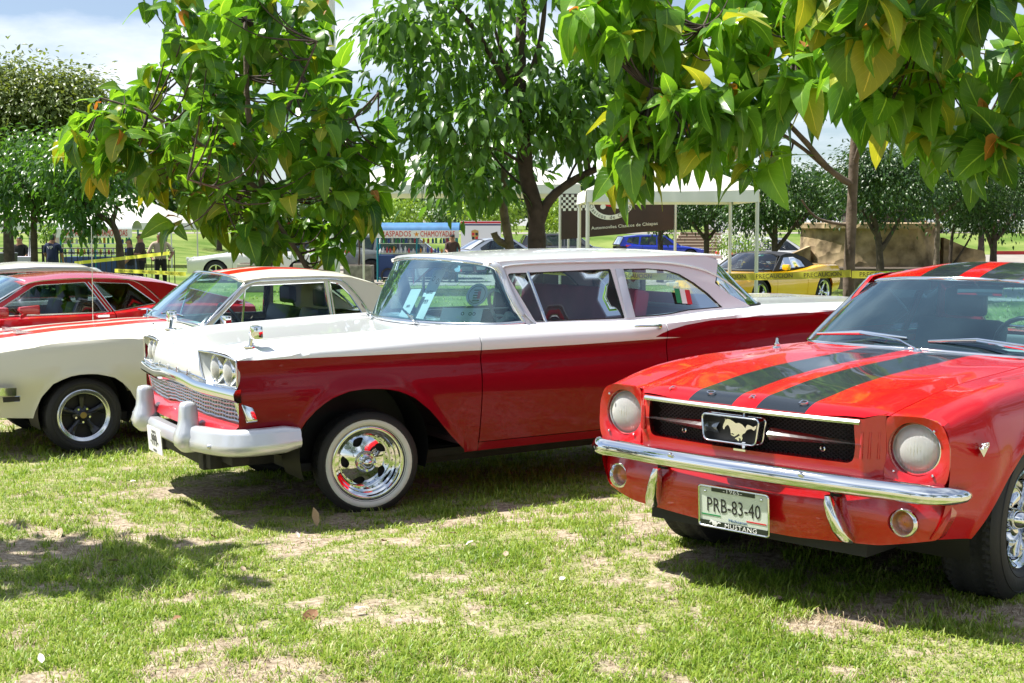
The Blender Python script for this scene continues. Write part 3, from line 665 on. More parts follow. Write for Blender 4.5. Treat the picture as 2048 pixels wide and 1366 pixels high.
    for s in (1, -1):
        b = MB(); b.prism(roundpoly([(.870, .745), (.945, .748), (.965, .600), (.905, .598)], [.01, .02, .02, .01], 4), -.05, .006, lambda u, v, h: (xf(u, v)+h-(.75-v)*.22-(.0 if u < .93 else (u-.93)*.5), u*s, v)); b.build('grille_end_cap', chrome, car, bevel=.004)
    # ---- apron under the grille
    def apr(u, v):
        y = -.93+1.86*u; x0 = xf(y, .6)-.035; return (x0+.10*v-.03*v*v, y, .598-.055*v-.06*max(0, v-.6)+.018*math.exp(-(y/.2)**4)*(1-v))
    V, F = sheet(apr, 30, 6); pd('front_apron', V, F, RP, car, smooth=60)
    # ---- bumper: centre bar dips, ends sweep round the corner
    prof = [(-.04, .060), (.006, .066), (.030, .058), (.042, .034), (.044, .004), (.054, -.016), (.054, -.046), (.040, -.070), (.012, -.082), (-.04, -.074)]
    pts = [(.455, 1.000, .512), (.60, 1.000, .510), (.72, .975, .506), (.80, .90, .500), (.85, .76, .494), (.875, .60, .488), (.89, .47, .480)]
    bump = MB(); path = smoothpath(pts, 30); sc = [(.9, .75+.25*min(1, i/3)) for i in range(31)]
    path = path[::-1]; sc = sc[::-1]; bump.sweep(path, prof, scale=sc); n0 = len(bump.v)
    path2 = [Vector((p.x, -p.y, p.z)) for p in path][::-1]; bump.sweep(path2, prof, scale=sc[::-1])
    bump.sweep(smoothpath([(.86, -.52, .455), (.885, -.40, .448), (.885, 0, .445), (.885, .40, .448), (.86, .52, .455)], 16), [(-.03, .045), (.016, .045), (.034, .020), (.036, -.03), (.014, -.05), (-.03, -.045)])
    bo = bump.build('front_bumper', silverp, car, smooth=50)
    for s in (1, -1):
        g = MB(); prf = [(.045, .060, .052, .40), (.075, .078, .066, .43), (.085, .085, .078, .47), (.070, .080, .070, .515), (.054, .060, .062, .555), (.050, .052, .058, .60), (.047, .046, .050, .65), (.038, .040, .038, .672), (.012, .014, .012, .680)]
        V = []
        for hx, hy, wx, z in prf:
            for k in range(16):
                a = 2*math.pi*k/16; e = .55; cx_ = abs(math.cos(a))**e*(1 if math.cos(a) >= 0 else -1); sy_ = abs(math.sin(a))**e*(1 if math.sin(a) >= 0 else -1); V.append((.905+cx_*hx, .465*s+sy_*hy, z))
        g.add(V, [(r*16+k, r*16+(k+1) % 16, (r+1)*16+(k+1) % 16, (r+1)*16+k) for r in range(8) for k in range(16)]+[tuple(8*16+k for k in range(16)), tuple(range(16))[::-1]]); g.build('bumper_guard', silverp, bo, smooth=60)
        for y, x, z in ((1.037, .58, .485), (.80, .895, .468)):
            g = MB(); g.sphere((x, y*s, z), (.012 if y < 1 else .013, .012, .013), 10, 6); g.build('bumper_bolt', brushed, bo, smooth=90)
    # number plate hung on the bumper
    pl = MB(); pl.prism(roundpoly([(-.15, -.075), (.15, -.075), (.15, .075), (-.15, .075)], .012, 3), 0, .003, lambda u, v, h: (.975+h+.06*v, u, .405+v)); po = pl.build('number_plate', printw, car, smooth=0)
    fr = frame((.9805, 0, .402), (0, 1, 0), (.06, 0, 1)); text_obj('plate_text', '-999-', .10, printk, po, fr, .0006, sx=.8)
    for k, s_ in ((.052, 'CHIAPAS'),): text_obj('plate_text', s_, .024, printk, po, fr @ Matrix.Translation((0, k, 0)), .0005)
    text_obj('plate_text', 'MEXICO', .020, printk, po, fr @ Matrix.Translation((0, -.058, 0)), .0005)
    # chassis bits seen below the bumper
    b = MB(); b.box((.62, .42, .34), (.42, .09, .12)); b.box((.62, -.42, .34), (.42, .09, .12)); b.box((.78, 0, .34), (.07, 1.1, .09)); b.box((.70, .60, .36), (.1, .28, .05)); b.box((-1.8, 0, .26), (4.2, 1.2, .05)); b.box((-1.6, .5, .24), (3.2, .08, .10)); b.box((-1.6, -.5, .24), (3.2, .08, .10)); b.tube([(.0, -.7, .27), (0, .7, .27)], .045, 8); b.tube([(-3.0, -.7, .3), (-3.0, .7, .3)], .05, 8); b.box((-.1, 0, .30), (.7, .7, .22)); b.build('chassis', darkmetal, car, bevel=.006)
    # ---- greenhouse
    ZB = lambda x: interp(x, sorted(bz))
    def gy(x, z): return .865-.40*(z-1.03)-.012*((x+1.7)/1.0)**2 if z > 1.02 else .869
    RAIL = [(-.98, 1.390), (-1.3, 1.397), (-1.82, 1.392), (-2.2, 1.372), (-2.5, 1.318), (-2.66, 1.24), (-2.80, 1.12)]
    side = [(-1.075, 1.030), (-1.0, 1.12), (-.955, 1.25), (-.93, 1.36), (-.945, 1.405), (-1.3, 1.424), (-1.82, 1.424), (-2.2, 1.416), (-2.55, 1.406), (-2.65, 1.38), (-2.60, 1.27), (-2.575, 1.23), (-2.66, 1.16), (-2.80, 1.085), (-2.86, 1.045), (-2.5, 1.040), (-2.05, 1.02), (-1.1, 1.025)]
    w1 = roundpoly([(-1.135, 1.045), (-1.005, 1.342), (-1.765, 1.347), (-1.79, 1.036)], [.015, .03, .01, .01], 3)
    w2 = [(-1.87, 1.040), (-1.86, 1.344), (-2.05, 1.342), (-2.20, 1.328), (-2.30, 1.298), (-2.40, 1.24), (-2.50, 1.165), (-2.59, 1.070), (-2.30, 1.062), (-2.15, 1.045), (-2.05, 1.040)]
    for s in (1, -1):
        fn = lambda u, v, dp: (u, (gy(u, v)-dp)*s, v)
        add_panel('cabin_side', side, [w1, w2], .05, fn, WP, car, back=.012, hole_depth=.02)
        add_panel('cabin_trim', side, [w1, w2], .08, lambda u, v, dp: (u, (gy(u, v)-.030-dp)*s, v), mat('grey_pillar_trim', (.22, .20, .215), .6), car, back=.02, hole_depth=.004)
        dk = MB()
        for w in (w1, w2):
            dk.sweep([Vector((u, (gy(u, v)-.012)*s, v)) for u, v in w+[w[0]]], [(-.006, -.006), (.006, -.006), (.006, .006), (-.006, .006)], up=Vector((0, 1, 0)), cap=False)
        dk.build('window_seal', seal, car, smooth=0)
        # bright frame lines: drip rail, vent bar, door top
        b = MB(); b.tube([(u, (gy(u, v)+.010)*s, v) for u, v in [(a.x, a.y) for a in smoothpath([(x, z, 0) for x, z in [(-1.13, 1.03), (-1.035, 1.15), (-.972, 1.30), (-.975, 1.375), (-1.06, 1.392)]+RAIL[1:]], 60)]], .0065, 6); b.build('drip_rail', WP if 0 else silverp, car, smooth=60)
        b = MB(); b.tube([(-1.165+.008, (gy(-1.16, 1.34)-.008)*s, 1.345), (-1.215, (gy(-1.2, 1.05)-.004)*s, 1.035)], .011, 6, flat=.8); b.build('quarter_light_bar', chrome, car)
        b = MB(); b.box((-1.83, (gy(-1.83, 1.19)+.003)*s, 1.19), (.062, .006, .33), Matrix.Rotation(.38*s, 3, 'X')); b.build('door_pillar_trim', silverp, car, bevel=.002)
        for w, nm in ((w1, 'door_window'), (w2, 'rear_side_window')):
            P_, F_ = panel(w, [], .12, lambda u, v, dp: (u, (gy(u, v)-.016)*s, v), outer_lip=False); pd(nm, P_, F_, clear, car, smooth=180)
    # sticker flag in the rear side window
    for k, mm in enumerate((printg, printw, printr)):
        u0 = -2.225-.042*k; V = [(u0, gy(u0, 1.10)-.008, 1.115-.01*k*.6), (u0-.042, gy(u0, 1.1)-.008, 1.112-.01*k*.6), (u0-.042, gy(u0, 1.18)-.008, 1.205-.01*k*.6), (u0, gy(u0, 1.18)-.008, 1.208-.01*k*.6)]
        pd('window_flag_stripe', V, [(0, 1, 2, 3)], mm, car, smooth=0)
    # roof
    yr = lambda x: gy(x, 1.424)+.004
    def roof(u, v):
        x = -.90-1.80*u; v2 = 2*v-1; ye = yr(x)+.004; y = ye*v2; ez = 1.420-.012*max(0, (u-.75)/.25)**2-.010*max(0, (.15-u)/.15)**2
        cx = .045*math.sin(math.pi*min(1, max(0, .15+u*.75))) ; z = ez+(cx+.006)*(1-abs(v2)**2.6)
        fo = .07*(1-v2*v2)*(1-u)**6; bo_ = .04*(1-v2*v2)*u**6
        return (x+fo-bo_, y, z)
    V, F = sheet(roof, 26, 26); nv = 27
    lipn = len(V)
    ring = [i*nv for i in range(27)]+[26*nv+j for j in range(1, 27)]+[i*nv+26 for i in range(25, -1, -1)]+[j for j in range(25, 0, -1)]
    for i in ring: V.append((V[i][0]*1., V[i][1]*.985, V[i][2]-.022))
    F += [(ring[i], ring[(i+1) % len(ring)], lipn+(i+1) % len(ring), lipn+i) for i in range(len(ring))]
    pd('roof', V, F, WP, car, smooth=50, fix=True)
    V, F = sheet(lambda u, v: (lambda p: (p[0], p[1]*.95, p[2]-.035))(roof(u*.98+.01, v)), 12, 12); pd('headlining', V, F, mat('headlining_cloth', (.30, .28, .28), .9), car, smooth=60)
    # wrap-round windscreen
    bot = [(-1.06, .845, 1.045), (-.92, .835, 1.040), (-.78, .74, 1.038), (-.66, .50, 1.036), (-.61, .25, 1.035), (-.60, 0, 1.035)]
    top = [(-.965, .725, 1.345), (-.93, .715, 1.385), (-.90, .64, 1.402), (-.86, .42, 1.416), (-.835, .2, 1.424), (-.83, 0, 1.426)]
    def full(p): return p+[(x, -y, z) for x, y, z in p[-2::-1]]
    bp = smoothpath(full(bot), 40); tp = smoothpath(full(top), 40)
    def ws(u, v):
        i = u*40; k = min(int(i), 39); a = bp[k].lerp(bp[k+1], i-k); c = tp[k].lerp(tp[k+1], i-k); p = a.lerp(c, v); e = math.sin(math.pi*v)*.02; return (p.x+e, p.y*(1+.01*math.sin(math.pi*v)), p.z)
    sheet_obj('windscreen', ws, 40, 10, wsglass, car)
    fr = [ws(0, v) for v in np.linspace(0, 1, 9)]+[ws(u, 1) for u in np.linspace(0, 1, 41)[1:]]+[ws(1, v) for v in np.linspace(1, 0, 9)[1:]]+[ws(u, 0) for u in np.linspace(1, 0, 41)[1:]]
    b = MB(); b.tube(fr, .014, 6, cap=False); b.build('windscreen_frame', brushed, car, smooth=60)
    b = MB(); b.tube([(p[0]-.012, p[1]*1.0, p[2]+.004) for p in fr[1:-40]], .020, 8, flat=1.3); b.build('windscreen_pillar_trim', silverp, car, smooth=60)
    # white pillar behind the screen
    for s in (1, -1):
        V = []; 
        for v in np.linspace(0, 1, 9):
            a = ws(0 if s > 0 else 1, v); z = a[2]; xb = interp(z, [(1.03, -1.12), (1.12, -1.075), (1.25, -1.03), (1.36, -.995), (1.40, -.99)]); V += [(a[0]-.005, a[1]+.004*s, z), (xb, (gy(xb, z)+.002)*s, z)]
        pd('windscreen_pillar', V, [(2*i, 2*i+1, 2*i+3, 2*i+2) for i in range(8)], silverp, car, smooth=60)
    # rear window
    rb = smoothpath(full([(-2.68, .80, 1.07), (-2.86, .78, 1.062), (-3.02, .70, 1.068), (-3.08, .4, 1.072), (-3.10, 0, 1.074)]), 30); rt = smoothpath(full([(-2.60, .745, 1.235), (-2.625, .72, 1.32), (-2.66, .66, 1.395), (-2.70, .4, 1.41), (-2.72, 0, 1.415)]), 30)
    def rw(u, v):
        i = u*30; k = min(int(i), 29); return tuple(rb[k].lerp(rb[k+1], i-k).lerp(rt[k].lerp(rt[k+1], i-k), v))
    sheet_obj('rear_window', rw, 30, 6, clear, car)
    b = MB(); b.tube([rw(0, v) for v in np.linspace(0, 1, 5)]+[rw(u, 1) for u in np.linspace(0, 1, 31)[1:]]+[rw(1, v) for v in np.linspace(1, 0, 5)[1:]]+[rw(u, 0) for u in np.linspace(1, 0, 31)[1:]], .012, 6, cap=False); b.build('rear_window_frame', seal, car, smooth=60)
    # interior
    MRN = mat('maroon_seat_vinyl', (.42, .035, .09), .5, noise=.3, nscale=6); GR = mat('grey_door_card', (.25, .23, .24), .7)
    seat('front_seat', car, MRN, -1.85, 0, 1.45, .66, .60, .2); seat('rear_seat', car, MRN, -2.66, 0, 1.40, .66, .52, .25)
    b = MB(); b.box((-2.85, 0, 1.045), (.42, 1.40, .02)); b.build('parcel_shelf', GR, car)
    b = MB(); b.box((-.86, 0, .985), (.34, 1.52, .09)); b.box((-.98, 0, .90), (.10, 1.5, .16)); b.build('dashboard', mat('dark_teal_dash', (.02, .09, .10), .4), car, bevel=.02)
    b = MB(); b.box((-1.9, 0, .36), (2.6, 1.7, .03)); b.box((-.72, 0, .62), (.03, 1.6, .56)); b.box((-3.0, 0, .70), (.03, 1.5, .6))
    for s in (1, -1): b.box((-1.9, .84*s, .68), (2.4, .02, .66))
    b.build('cabin_lining', mat('dark_cabin_carpet', (.05, .02, .03), .9), car)
    steering_wheel(car, (-1.22, .38, 1.05), mat('ivory_plastic', (.6, .58, .5), .35))
    b = MB(); b.box((-1.02, 0, 1.36), (.012, .22, .055)); b.build('interior_mirror', chrome, car, bevel=.004)
    # papers propped behind the glass and the round club sticker
    def card(name, c, w, h, right, up, lines, rnd=None):
        Mx = frame(c, right, up); bb = MB(); q = roundpoly([(-w/2, -h/2), (w/2, -h/2), (w/2, h/2), (-w/2, h/2)], .004, 2); bb.prism(q, -.001, 0, lambda u, v, hh: tuple(Mx @ Vector((u, v, hh)))); o_ = bb.build(name, printw, car, smooth=0)
        for s_, sz, dx_, dy_ in lines: text_obj('print', s_, sz, printk, o_, Mx @ Matrix.Translation((dx_, dy_, .0015)), .0003)
    card('paper_sign', (-.90, -.14, 1.17), .22, .40, (.10, 1, .05), (-.42, .42, .86), [('DATOS', .035, 0, .03), ('1959', .045, 0, -.04), ('O', .06, -.04, .13), ('O', .06, .05, .11)])
    card('paper_sign', (-.83, -.30, 1.10), .20, .26, (.10, 1, .05), (-.42, .40, .86), [('INFO', .03, 0, .0)])
    card('dash_card', (-.76, .60, 1.095), .30, .085, (-.55, 1, .0), (-.45, 0, .86), [('o  oo', .05, .05, .01)])
    Mx = frame((-.842, .655, 1.215), (-.60, 1, .03), (-.45, -.1, .86)); b = MB(); b.prism(circle2(0, 0, .075, 32), .0, .0015, lambda u, v, h: tuple(Mx @ Vector((u, v, h)))); st = b.build('club_sticker', mat('sticker_grey', (.62, .64, .66), .5), car, smooth=0)
    b = MB(); b.lathe([(.056, .0018), (.060, .0018)], 32, axis='z'); [b.box((0, .03-.017*k, .0018), (.05-.006*(k % 2), .008, .0006)) for k in range(5)]; b.v = [tuple(Mx @ Vector(p)) for p in b.v]; b.build('sticker_print', printk, st, smooth=0)
    b = MB(); b.box((.016, -.002, .0024), (.02, .05, .0006)); b.v = [tuple(Mx @ Vector(p)) for p in b.v]; b.build('sticker_print', printr, st, smooth=0)
    # wipers, mirrors, handles
    for y0 in (.30, -.36):
        wp = MB(); wp.tube([(-.585, y0, 1.045), (-.62, y0-.16, 1.075), (-.655, y0-.27, 1.092)], .006, 6); wp.tube([(-.615, y0-.08, 1.062), (-.645, y0-.24, 1.083), (-.70, y0-.42, 1.10)], .005, 5, flat=1.8); wp.sphere((-.583, y0, 1.042), .014, 8, 6); wp.build('wiper', brushed, car)
    for s in (1, -1):
        mb = MB(); bx = .64; byy = .79
        mb.sphere((bx, byy*s, .992), (.040, .030, .012), 10, 5); mb.tube([(bx, byy*s, .990), (bx-.012, (byy+.004)*s, 1.050)], .015, 8); mb.tube([(bx-.015, (byy+.02)*s, 1.063), (bx-.015, (byy-.045)*s, 1.065)], .009, 6)
        mi = mb.build('wing_mirror', chrome, car, smooth=40); mb = MB(); mb.box((bx-.02, (byy+.045)*s, 1.075), (.055, .075, .075), None); mb.build('mirror_head', chrome, mi, bevel=.014)
        hb = MB(); hb.tube([(-1.80, .956*s, .992), (-1.815, .985*s, .994), (-1.95, .987*s, .990), (-1.985, .975*s, .988)], .011, 8, flat=.7); hb.sphere((-1.985, .964*s, .982), (.017, .018, .019), 10, 6); hb.build('door_handle', chrome, car, smooth=60)
    # tail lamps, rear bumper (hidden side)
    for s in (1, -1):
        b = MB(); b.lathe([(.001, -.045), (.05, -.035), (.085, -.01), (.09, .02)], 24, c=(-4.42, .70*s, .62), axis='x'); b.build('tail_light', redlens, car, smooth=60)
    b = MB(); b.sweep(smoothpath([(-4.1, 1.0, .48), (-4.4, .95, .48), (-4.52, .6, .48), (-4.55, 0, .48), (-4.52, -.6, .48), (-4.4, -.95, .48), (-4.1, -1.0, .48)], 30), prof); b.build('rear_bumper', silverp, car, smooth=50)
    # wheels
    wheel_well(car, -.02, .80, .36, .40, .30); wheel_well(car, -3.0, .80, .36, .38, .30)
    R0, RR, W = .300, .206, .205
    src = bpy.data.objects.new('wheel', None); COL.objects.link(src); src.parent = car; tyre(src, R0, RR+.004, W, white=(.214, .256)); slot_wheel(src, RR, W)
    src.location = (-.04, .74, .287); src.rotation_euler = (0, .5, R(-9))
    dup_wheel(src, car, (-.02, -.735, .290), -1, steer=R(-9)); dup_wheel(src, car, (-3.0, .735, .290), 1); dup_wheel(src, car, (-3.0, -.735, .290), -1)
    return car
# ---------------------------------------------------------------- shared cabin builder
def cabin(car, S, body_m, roof_m, rail_m=None, glass_m=None, ws_m=None, detail=True, interior=None, seats=True, frame_m=None):
    """S: y0, zb, tumble, side, windows, names, roof=(x_front, x_rear, z_edge, crown, bow), ws=(bottom, top), rw=(bottom, top)"""
    rail_m = rail_m or chrome; glass_m = glass_m or clear; ws_m = ws_m or wsglass; frame_m = frame_m or rail_m
    y0, zb, tb = S['y0'], S['zb'], S['tumble']; xm = S.get('xm', -1.8)
    def gy(x, z): return y0-tb*(z-zb)-S.get('plan', .012)*((x-xm))**2
    st = .05 if detail else .14
    for s in (1, -1):
        fn = lambda u, v, dp: (u, (gy(u, v)-dp)*s, v)
        add_panel('cabin_side', S['side'], S['windows'], st, fn, body_m, car, back=.02, hole_depth=.025)
        for k, w in enumerate(S['windows']):
            b = MB(); b.sweep([Vector((u, (gy(u, v)-.010)*s, v)) for u, v in w+[w[0]]], [(-.007, -.007), (.007, -.007), (.007, .007), (-.007, .007)], up=Vector((0, 1, 0)), cap=False)
            fo = b.build('window_frame', frame_m, car, smooth=0)
            P_, F_ = panel(w, [], .2, lambda u, v, dp: (u, (gy(u, v)-.015)*s, v), outer_lip=False); pd('side_window', P_, F_, glass_m, car, smooth=180)
        for br in S.get('bars', []):
            b = MB(); b.tube([(x, (gy(x, z)-.004)*s, z) for x, z in br], .009, 6); b.build('window_bar', rail_m, car)
        if S.get('rail'):
            b = MB(); b.tube([(x, (gy(x, z)+.006)*s, z) for x, z in [(p.x, p.y) for p in smoothpath([(x, z, 0) for x, z in S['rail']], 30)]], .006, 5); b.build('drip_rail', rail_m, car, smooth=60)
    xf_, xr_, ze, cw, bow = S['roof'][:5]; ze_pts = S.get('roof_edge'); drop = S.get('rear_drop', .02)
    def roof(u, v):
        x = xf_+(xr_-xf_)*u; v2 = 2*v-1
        z = interp(x, ze_pts) if ze_pts else ze-drop*max(0, (u-.7)/.3)**2-.012*max(0, (.2-u)/.2)**2
        ye = gy(x, z)+.004; c = cw*(.35+.65*math.sin(math.pi*min(1, .12+u*.8))) if not ze_pts else cw*interp(u, [(0, .5), (.3, 1), (1, .45)])
        return (x+bow*(1-v2*v2)*(1-u)**5-bow*.6*(1-v2*v2)*u**5, ye*v2, z+c*(1-abs(v2)**2.4))
    nu, nv_ = (24, 24) if detail else (12, 12)
    V, F = sheet(roof, nu, nv_); k = nv_+1; ring = [i*k for i in range(nu+1)]+[nu*k+j for j in range(1, nv_+1)]+[i*k+nv_ for i in range(nu-1, -1, -1)]+[j for j in range(nv_-1, 0, -1)]
    n = len(V); V += [(V[i][0], V[i][1]*.985, V[i][2]-.02) for i in ring]; F += [(ring[i], ring[(i+1) % len(ring)], n+(i+1) % len(ring), n+i) for i in range(len(ring))]
    pd('roof', V, F, roof_m, car, smooth=50, fix=True)
    def full(p): return p+[(x, -y, z) for x, y, z in p[-2::-1]]
    for nm, (bot, top), gm in (('windscreen', S['ws'], ws_m), ('rear_window', S['rw'], glass_m)):
        m_ = 30 if detail else 12; bp = smoothpath(full(bot), m_); tp = smoothpath(full(top), m_)
        def ws(u, v, bp=bp, tp=tp, m_=m_):
            i = u*m_; q = min(int(i), m_-1); a = bp[q].lerp(bp[q+1], i-q); c = tp[q].lerp(tp[q+1], i-q); p = a.lerp(c, v); return (p.x, p.y, p.z+.012*math.sin(math.pi*v))
        sheet_obj(nm, ws, m_, 6, gm, car)
        loop = [ws(0, v) for v in np.linspace(0, 1, 7)]+[ws(u, 1) for u in np.linspace(0, 1, m_+1)[1:]]+[ws(1, v) for v in np.linspace(1, 0, 7)[1:]]+[ws(u, 0) for u in np.linspace(1, 0, m_+1)[1:]]
        b = MB(); b.tube(loop, .011 if detail else .02, 6, cap=False); b.build(nm+'_frame', frame_m, car, smooth=60)
    if interior:
        xs_, xe = S['ws'][0][-1][0], S['rw'][0][-1][0]
        b = MB(); b.box(((xs_+xe)/2, 0, .33), (abs(xe-xs_), y0*1.9, .03)); b.box((xs_+.02, 0, (zb+.3)/2), (.03, y0*1.8, zb-.35)); b.box((xe+.2, 0, (zb+.3)/2), (.03, y0*1.8, zb-.35))
        for s in (1, -1): b.box(((xs_+xe)/2, (y0-.05)*s, (zb+.3)/2-.02), (abs(xe-xs_)-.1, .02, zb-.34))
        b.box((xs_-.12, 0, zb-.06), (.30, y0*1.75, .08)); b.build('cabin_lining', mat('black_cabin_plastic', (.02, .02, .022), .6), car)
        if seats:
            for s in (.36, -.36): seat('front_seat', car, interior, xs_-1.12, s, .5, zb-.36, .52, .3); 
            for s in (.36, -.36): b = MB(); b.box((xs_-1.36, s, zb+.20), (.08, .24, .16)); b.build('headrest', interior, car, bevel=.03)
            seat('rear_seat', car, interior, xs_-1.85, 0, 1.15, zb-.38, .42, .3)
            steering_wheel(car, (xs_-.52, .36, zb+.0), mat('black_plastic', (.02, .02, .02), .4))
    return gy
def simple_keys(X, w, rock, crease, belt, deck, dw=.62, ys=(.93, .985, 1., .985, .93)):
    """key curves from half width w(x), rocker z, crease z, belt z(x), centre line z(x)"""
    f = lambda p: [interp(x, sorted(p)) for x in X]; W = np.array(f(w)); Bt = np.array(f(belt)); Rk = np.array(f(rock)); Cr = np.array(f(crease)); Dk = np.array(f(deck)); o = X[::-1]
    return [(o, (W*ys[0])[::-1], Rk[::-1]), (o, (W*ys[1])[::-1], (Rk*.45+Cr*.55)[::-1]), (o, (W*ys[2])[::-1], Cr[::-1]), (o, (W*ys[3])[::-1], (Cr*.4+Bt*.6)[::-1]),
            (o, (W*ys[4])[::-1], (Bt-.02)[::-1]), (o, (W*ys[4]-.06)[::-1], Bt[::-1]), (o, (W*dw)[::-1], (Bt*.5+Dk*.5)[::-1]), (o, (W*dw*.5)[::-1], (Dk-.004)[::-1]), (o, np.zeros(len(X)), Dk[::-1])]
def round_arch(xc, zc, r, flat=.0, zb=.2, n=15):
    return [(xc-r-.001, zb-.1)]+[(xc+r*math.cos(t), zc+r*math.sin(t)*(1-flat)) for t in np.linspace(math.pi, 0, n)]+[(xc+r+.001, zb-.1)]

# ---------------------------------------------------------------- red pony coupe with black stripes
def build_striped_coupe():
    car = thing('striped_coupe', 'red 1960s coupe with two black bonnet stripes and a running horse grille badge', 'car')
    RED, BLK = (.52, .004, .008), (.018, .024, .032)
    def stripes(t, x, y, z):
        a = M2(t, 'ABSOLUTE', y); return M2(t, 'MULTIPLY', M2(t, 'MULTIPLY', M2(t, 'GREATER_THAN', a, .055), M2(t, 'LESS_THAN', a, .268)), M2(t, 'GREATER_THAN', z, .735))
    P = paint_mask('red_paint_with_black_stripes', RED, BLK, stripes, rough=.25, coat=1.); RP = mat('bright_red_car_paint', RED, .25, coat=1.)
    X = [.75, .6, .4, .2, 0, -.3, -.7, -1.2, -1.8, -2.3, -2.743, -3.2, -3.6, -3.85]
    f = lambda p: [interp(x, sorted(p)) for x in X]; o = X[::-1]
    def k(yp, zp): return (o, f(yp)[::-1], f(zp)[::-1])
    crest = [(.75, .782), (.6, .818), (.4, .848), (.2, .866), (0, .876), (-.3, .882), (-.7, .892), (-1.8, .90), (-2.743, .905), (-3.85, .87)]
    hz = [(.75, .782), (.6, .806), (.4, .838), (.2, .858), (0, .870), (-.3, .884), (-.7, .902), (-1.2, .905), (-2.743, .90), (-3.85, .86)]
    K = [k([(.75, .74), (.4, .79), (-3, .79), (-3.85, .74)], [(.75, .335), (.4, .30), (-.5, .22), (-2.4, .22), (-3.85, .36)]),
         k([(.75, .79), (.4, .835), (-3, .83), (-3.85, .79)], [(.75, .45), (-.5, .40), (-3.85, .5)]),
         k([(.75, .805), (.4, .858), (-1, .862), (-3, .86), (-3.85, .82)], [(.75, .60), (-.5, .60), (-3.85, .62)]),
         k([(.75, .80), (.4, .835), (-1, .835), (-3, .84), (-3.85, .80)], [(.75, .70), (-.5, .74), (-3.85, .76)]),
         k([(.75, .775), (.4, .79), (-1, .785), (-3, .79), (-3.85, .76)], [(.75, .762), (.4, .822), (-.5, .860), (-3.85, .85)]),
         k([(.75, .72), (.4, .735), (-1, .735), (-3, .74), (-3.85, .70)], crest),
         k([(.75, .62), (.4, .635), (-1, .65), (-3, .66), (-3.85, .62)], [(x, z-.006 if x > -.7 else z) for x, z in crest]),
         k([(.75, .555), (.4, .575), (-1, .60), (-3, .60), (-3.85, .56)], [(x, z+.000) for x, z in hz]),
         k([(.75, .44), (.4, .46), (-1, .45), (-3.85, .4)], [(x, z+(.010 if x > -.7 else 0)) for x, z in hz]),
         k([(.75, .22), (-3.85, .2)], [(x, z+(.006 if x > -.7 else .008)) for x, z in hz]),
         k([(.75, 0), (-3.85, 0)], [(x, z+(.012 if x > -.7 else .01)) for x, z in hz])]
    af = [(-.47, .15), (-.455, .30), (-.41, .42), (-.33, .54), (-.24, .605), (-.12, .645), (0, .658), (.12, .645), (.24, .600), (.34, .53), (.43, .42), (.485, .32), (.50, .29), (.502, .15)]
    ar = [(x-2.743, z+.0) for x, z in af]
    def det(x, y, z):
        o_ = 0.
        for a in (af, ar):
            if a[0][0]-.05 < x < a[-1][0]+.05:
                za = interp(min(max(x, a[0][0]), a[-1][0]), a); d = z-za
                if 0 <= d < .16 and z < .80: o_ += .010*math.exp(-(d/.04)**2)
        return o_
    def nosex(y, z):
        a = abs(y); c = .862-.035*(a/.5)**2
        t = min(1, max(0, (a-.500)/.065)); t = t*t*(3-2*t); side = .762-.25*max(0, a-.60)**1.5
        return c*(1-t)+side*t-.10*max(0, .70-z)*(1 if a < .5 else .3)+(.02 if z > .76 else 0)*0
    def lipdip(p):
        if abs(p[1]) < .565 and p[0] > .74 and p[2] > .74:
            q = (p[0]-.74)/.12; p[2] -= .034*q*q
    sh = Shell(K, 20, 5, 20, [af, ar], xf=lambda y, z: nosex(y, z) if abs(y) > .56 or z < .7 else nosex(y, z), x0=.30, x1=.75, rocker=.04, detail=det, post=lipdip)
    xs = sorted(set(np.round(np.concatenate([np.linspace(.60, .75, 9), np.linspace(-3.85, .75, 90), np.linspace(-.47, -.40, 6), np.linspace(.40, .505, 10), [-.56, -.74, -1.9, -.62]]), 4)), reverse=True)
    sh.grid(xs); n = len(xs)-1; NS, NT = 20, 20; iF = sh.ix(-.56); iH = sh.ix(-.56); iC = sh.ix(-.74); iD = sh.ix(-1.9)
    # hood edge: the row where y is nearest .59
    mid = sh.G[sh.ix(0)]; jH = int(np.argmin(np.abs(mid[NS:, 1]-.585)))+NS
    for s in (1, -1):
        sh.part('front_fender', 0, iF, 0, jH, P, car, side=s, gap=(0, 1, 0, 1), g=.0025)
        sh.part('door', iF, iD, 1, NS+3, P, car, side=s, gap=(1, 1, 1, 0)); sh.part('rocker_panel', iF, iD, 0, 1, P, car, side=s, gap=(0,)*4, lip=0)
        sh.part('rear_quarter_panel', iD, n, 0, NS+3, P, car, side=s, gap=(1, 0, 0, 0))
    sh.part('bonnet', 0, iH, jH, NS+NT, P, car, both=True, gap=(0, 1, 1, 0), g=.0025)
    sh.part('cowl_panel', iH, iC+3, NS+3, NS+NT, P, car, both=True, gap=(1, 0, 0, 0)); sh.part('boot_lid', sh.ix(-3.05), n, NS+3, NS+NT, P, car, both=True, gap=(0,)*4, lip=0)
    V = [tuple(p) for p in sh.G[-1]]; V2 = [(x, -y, z) for x, y, z in V][::-1]; pd('rear_panel', V+V2, [tuple(range(len(V+V2)))], RP, car, smooth=0, fix=True)
    # --- headlight buckets
    nf = lambda u, v, dp: (nosex(u, v)-dp, u, v)
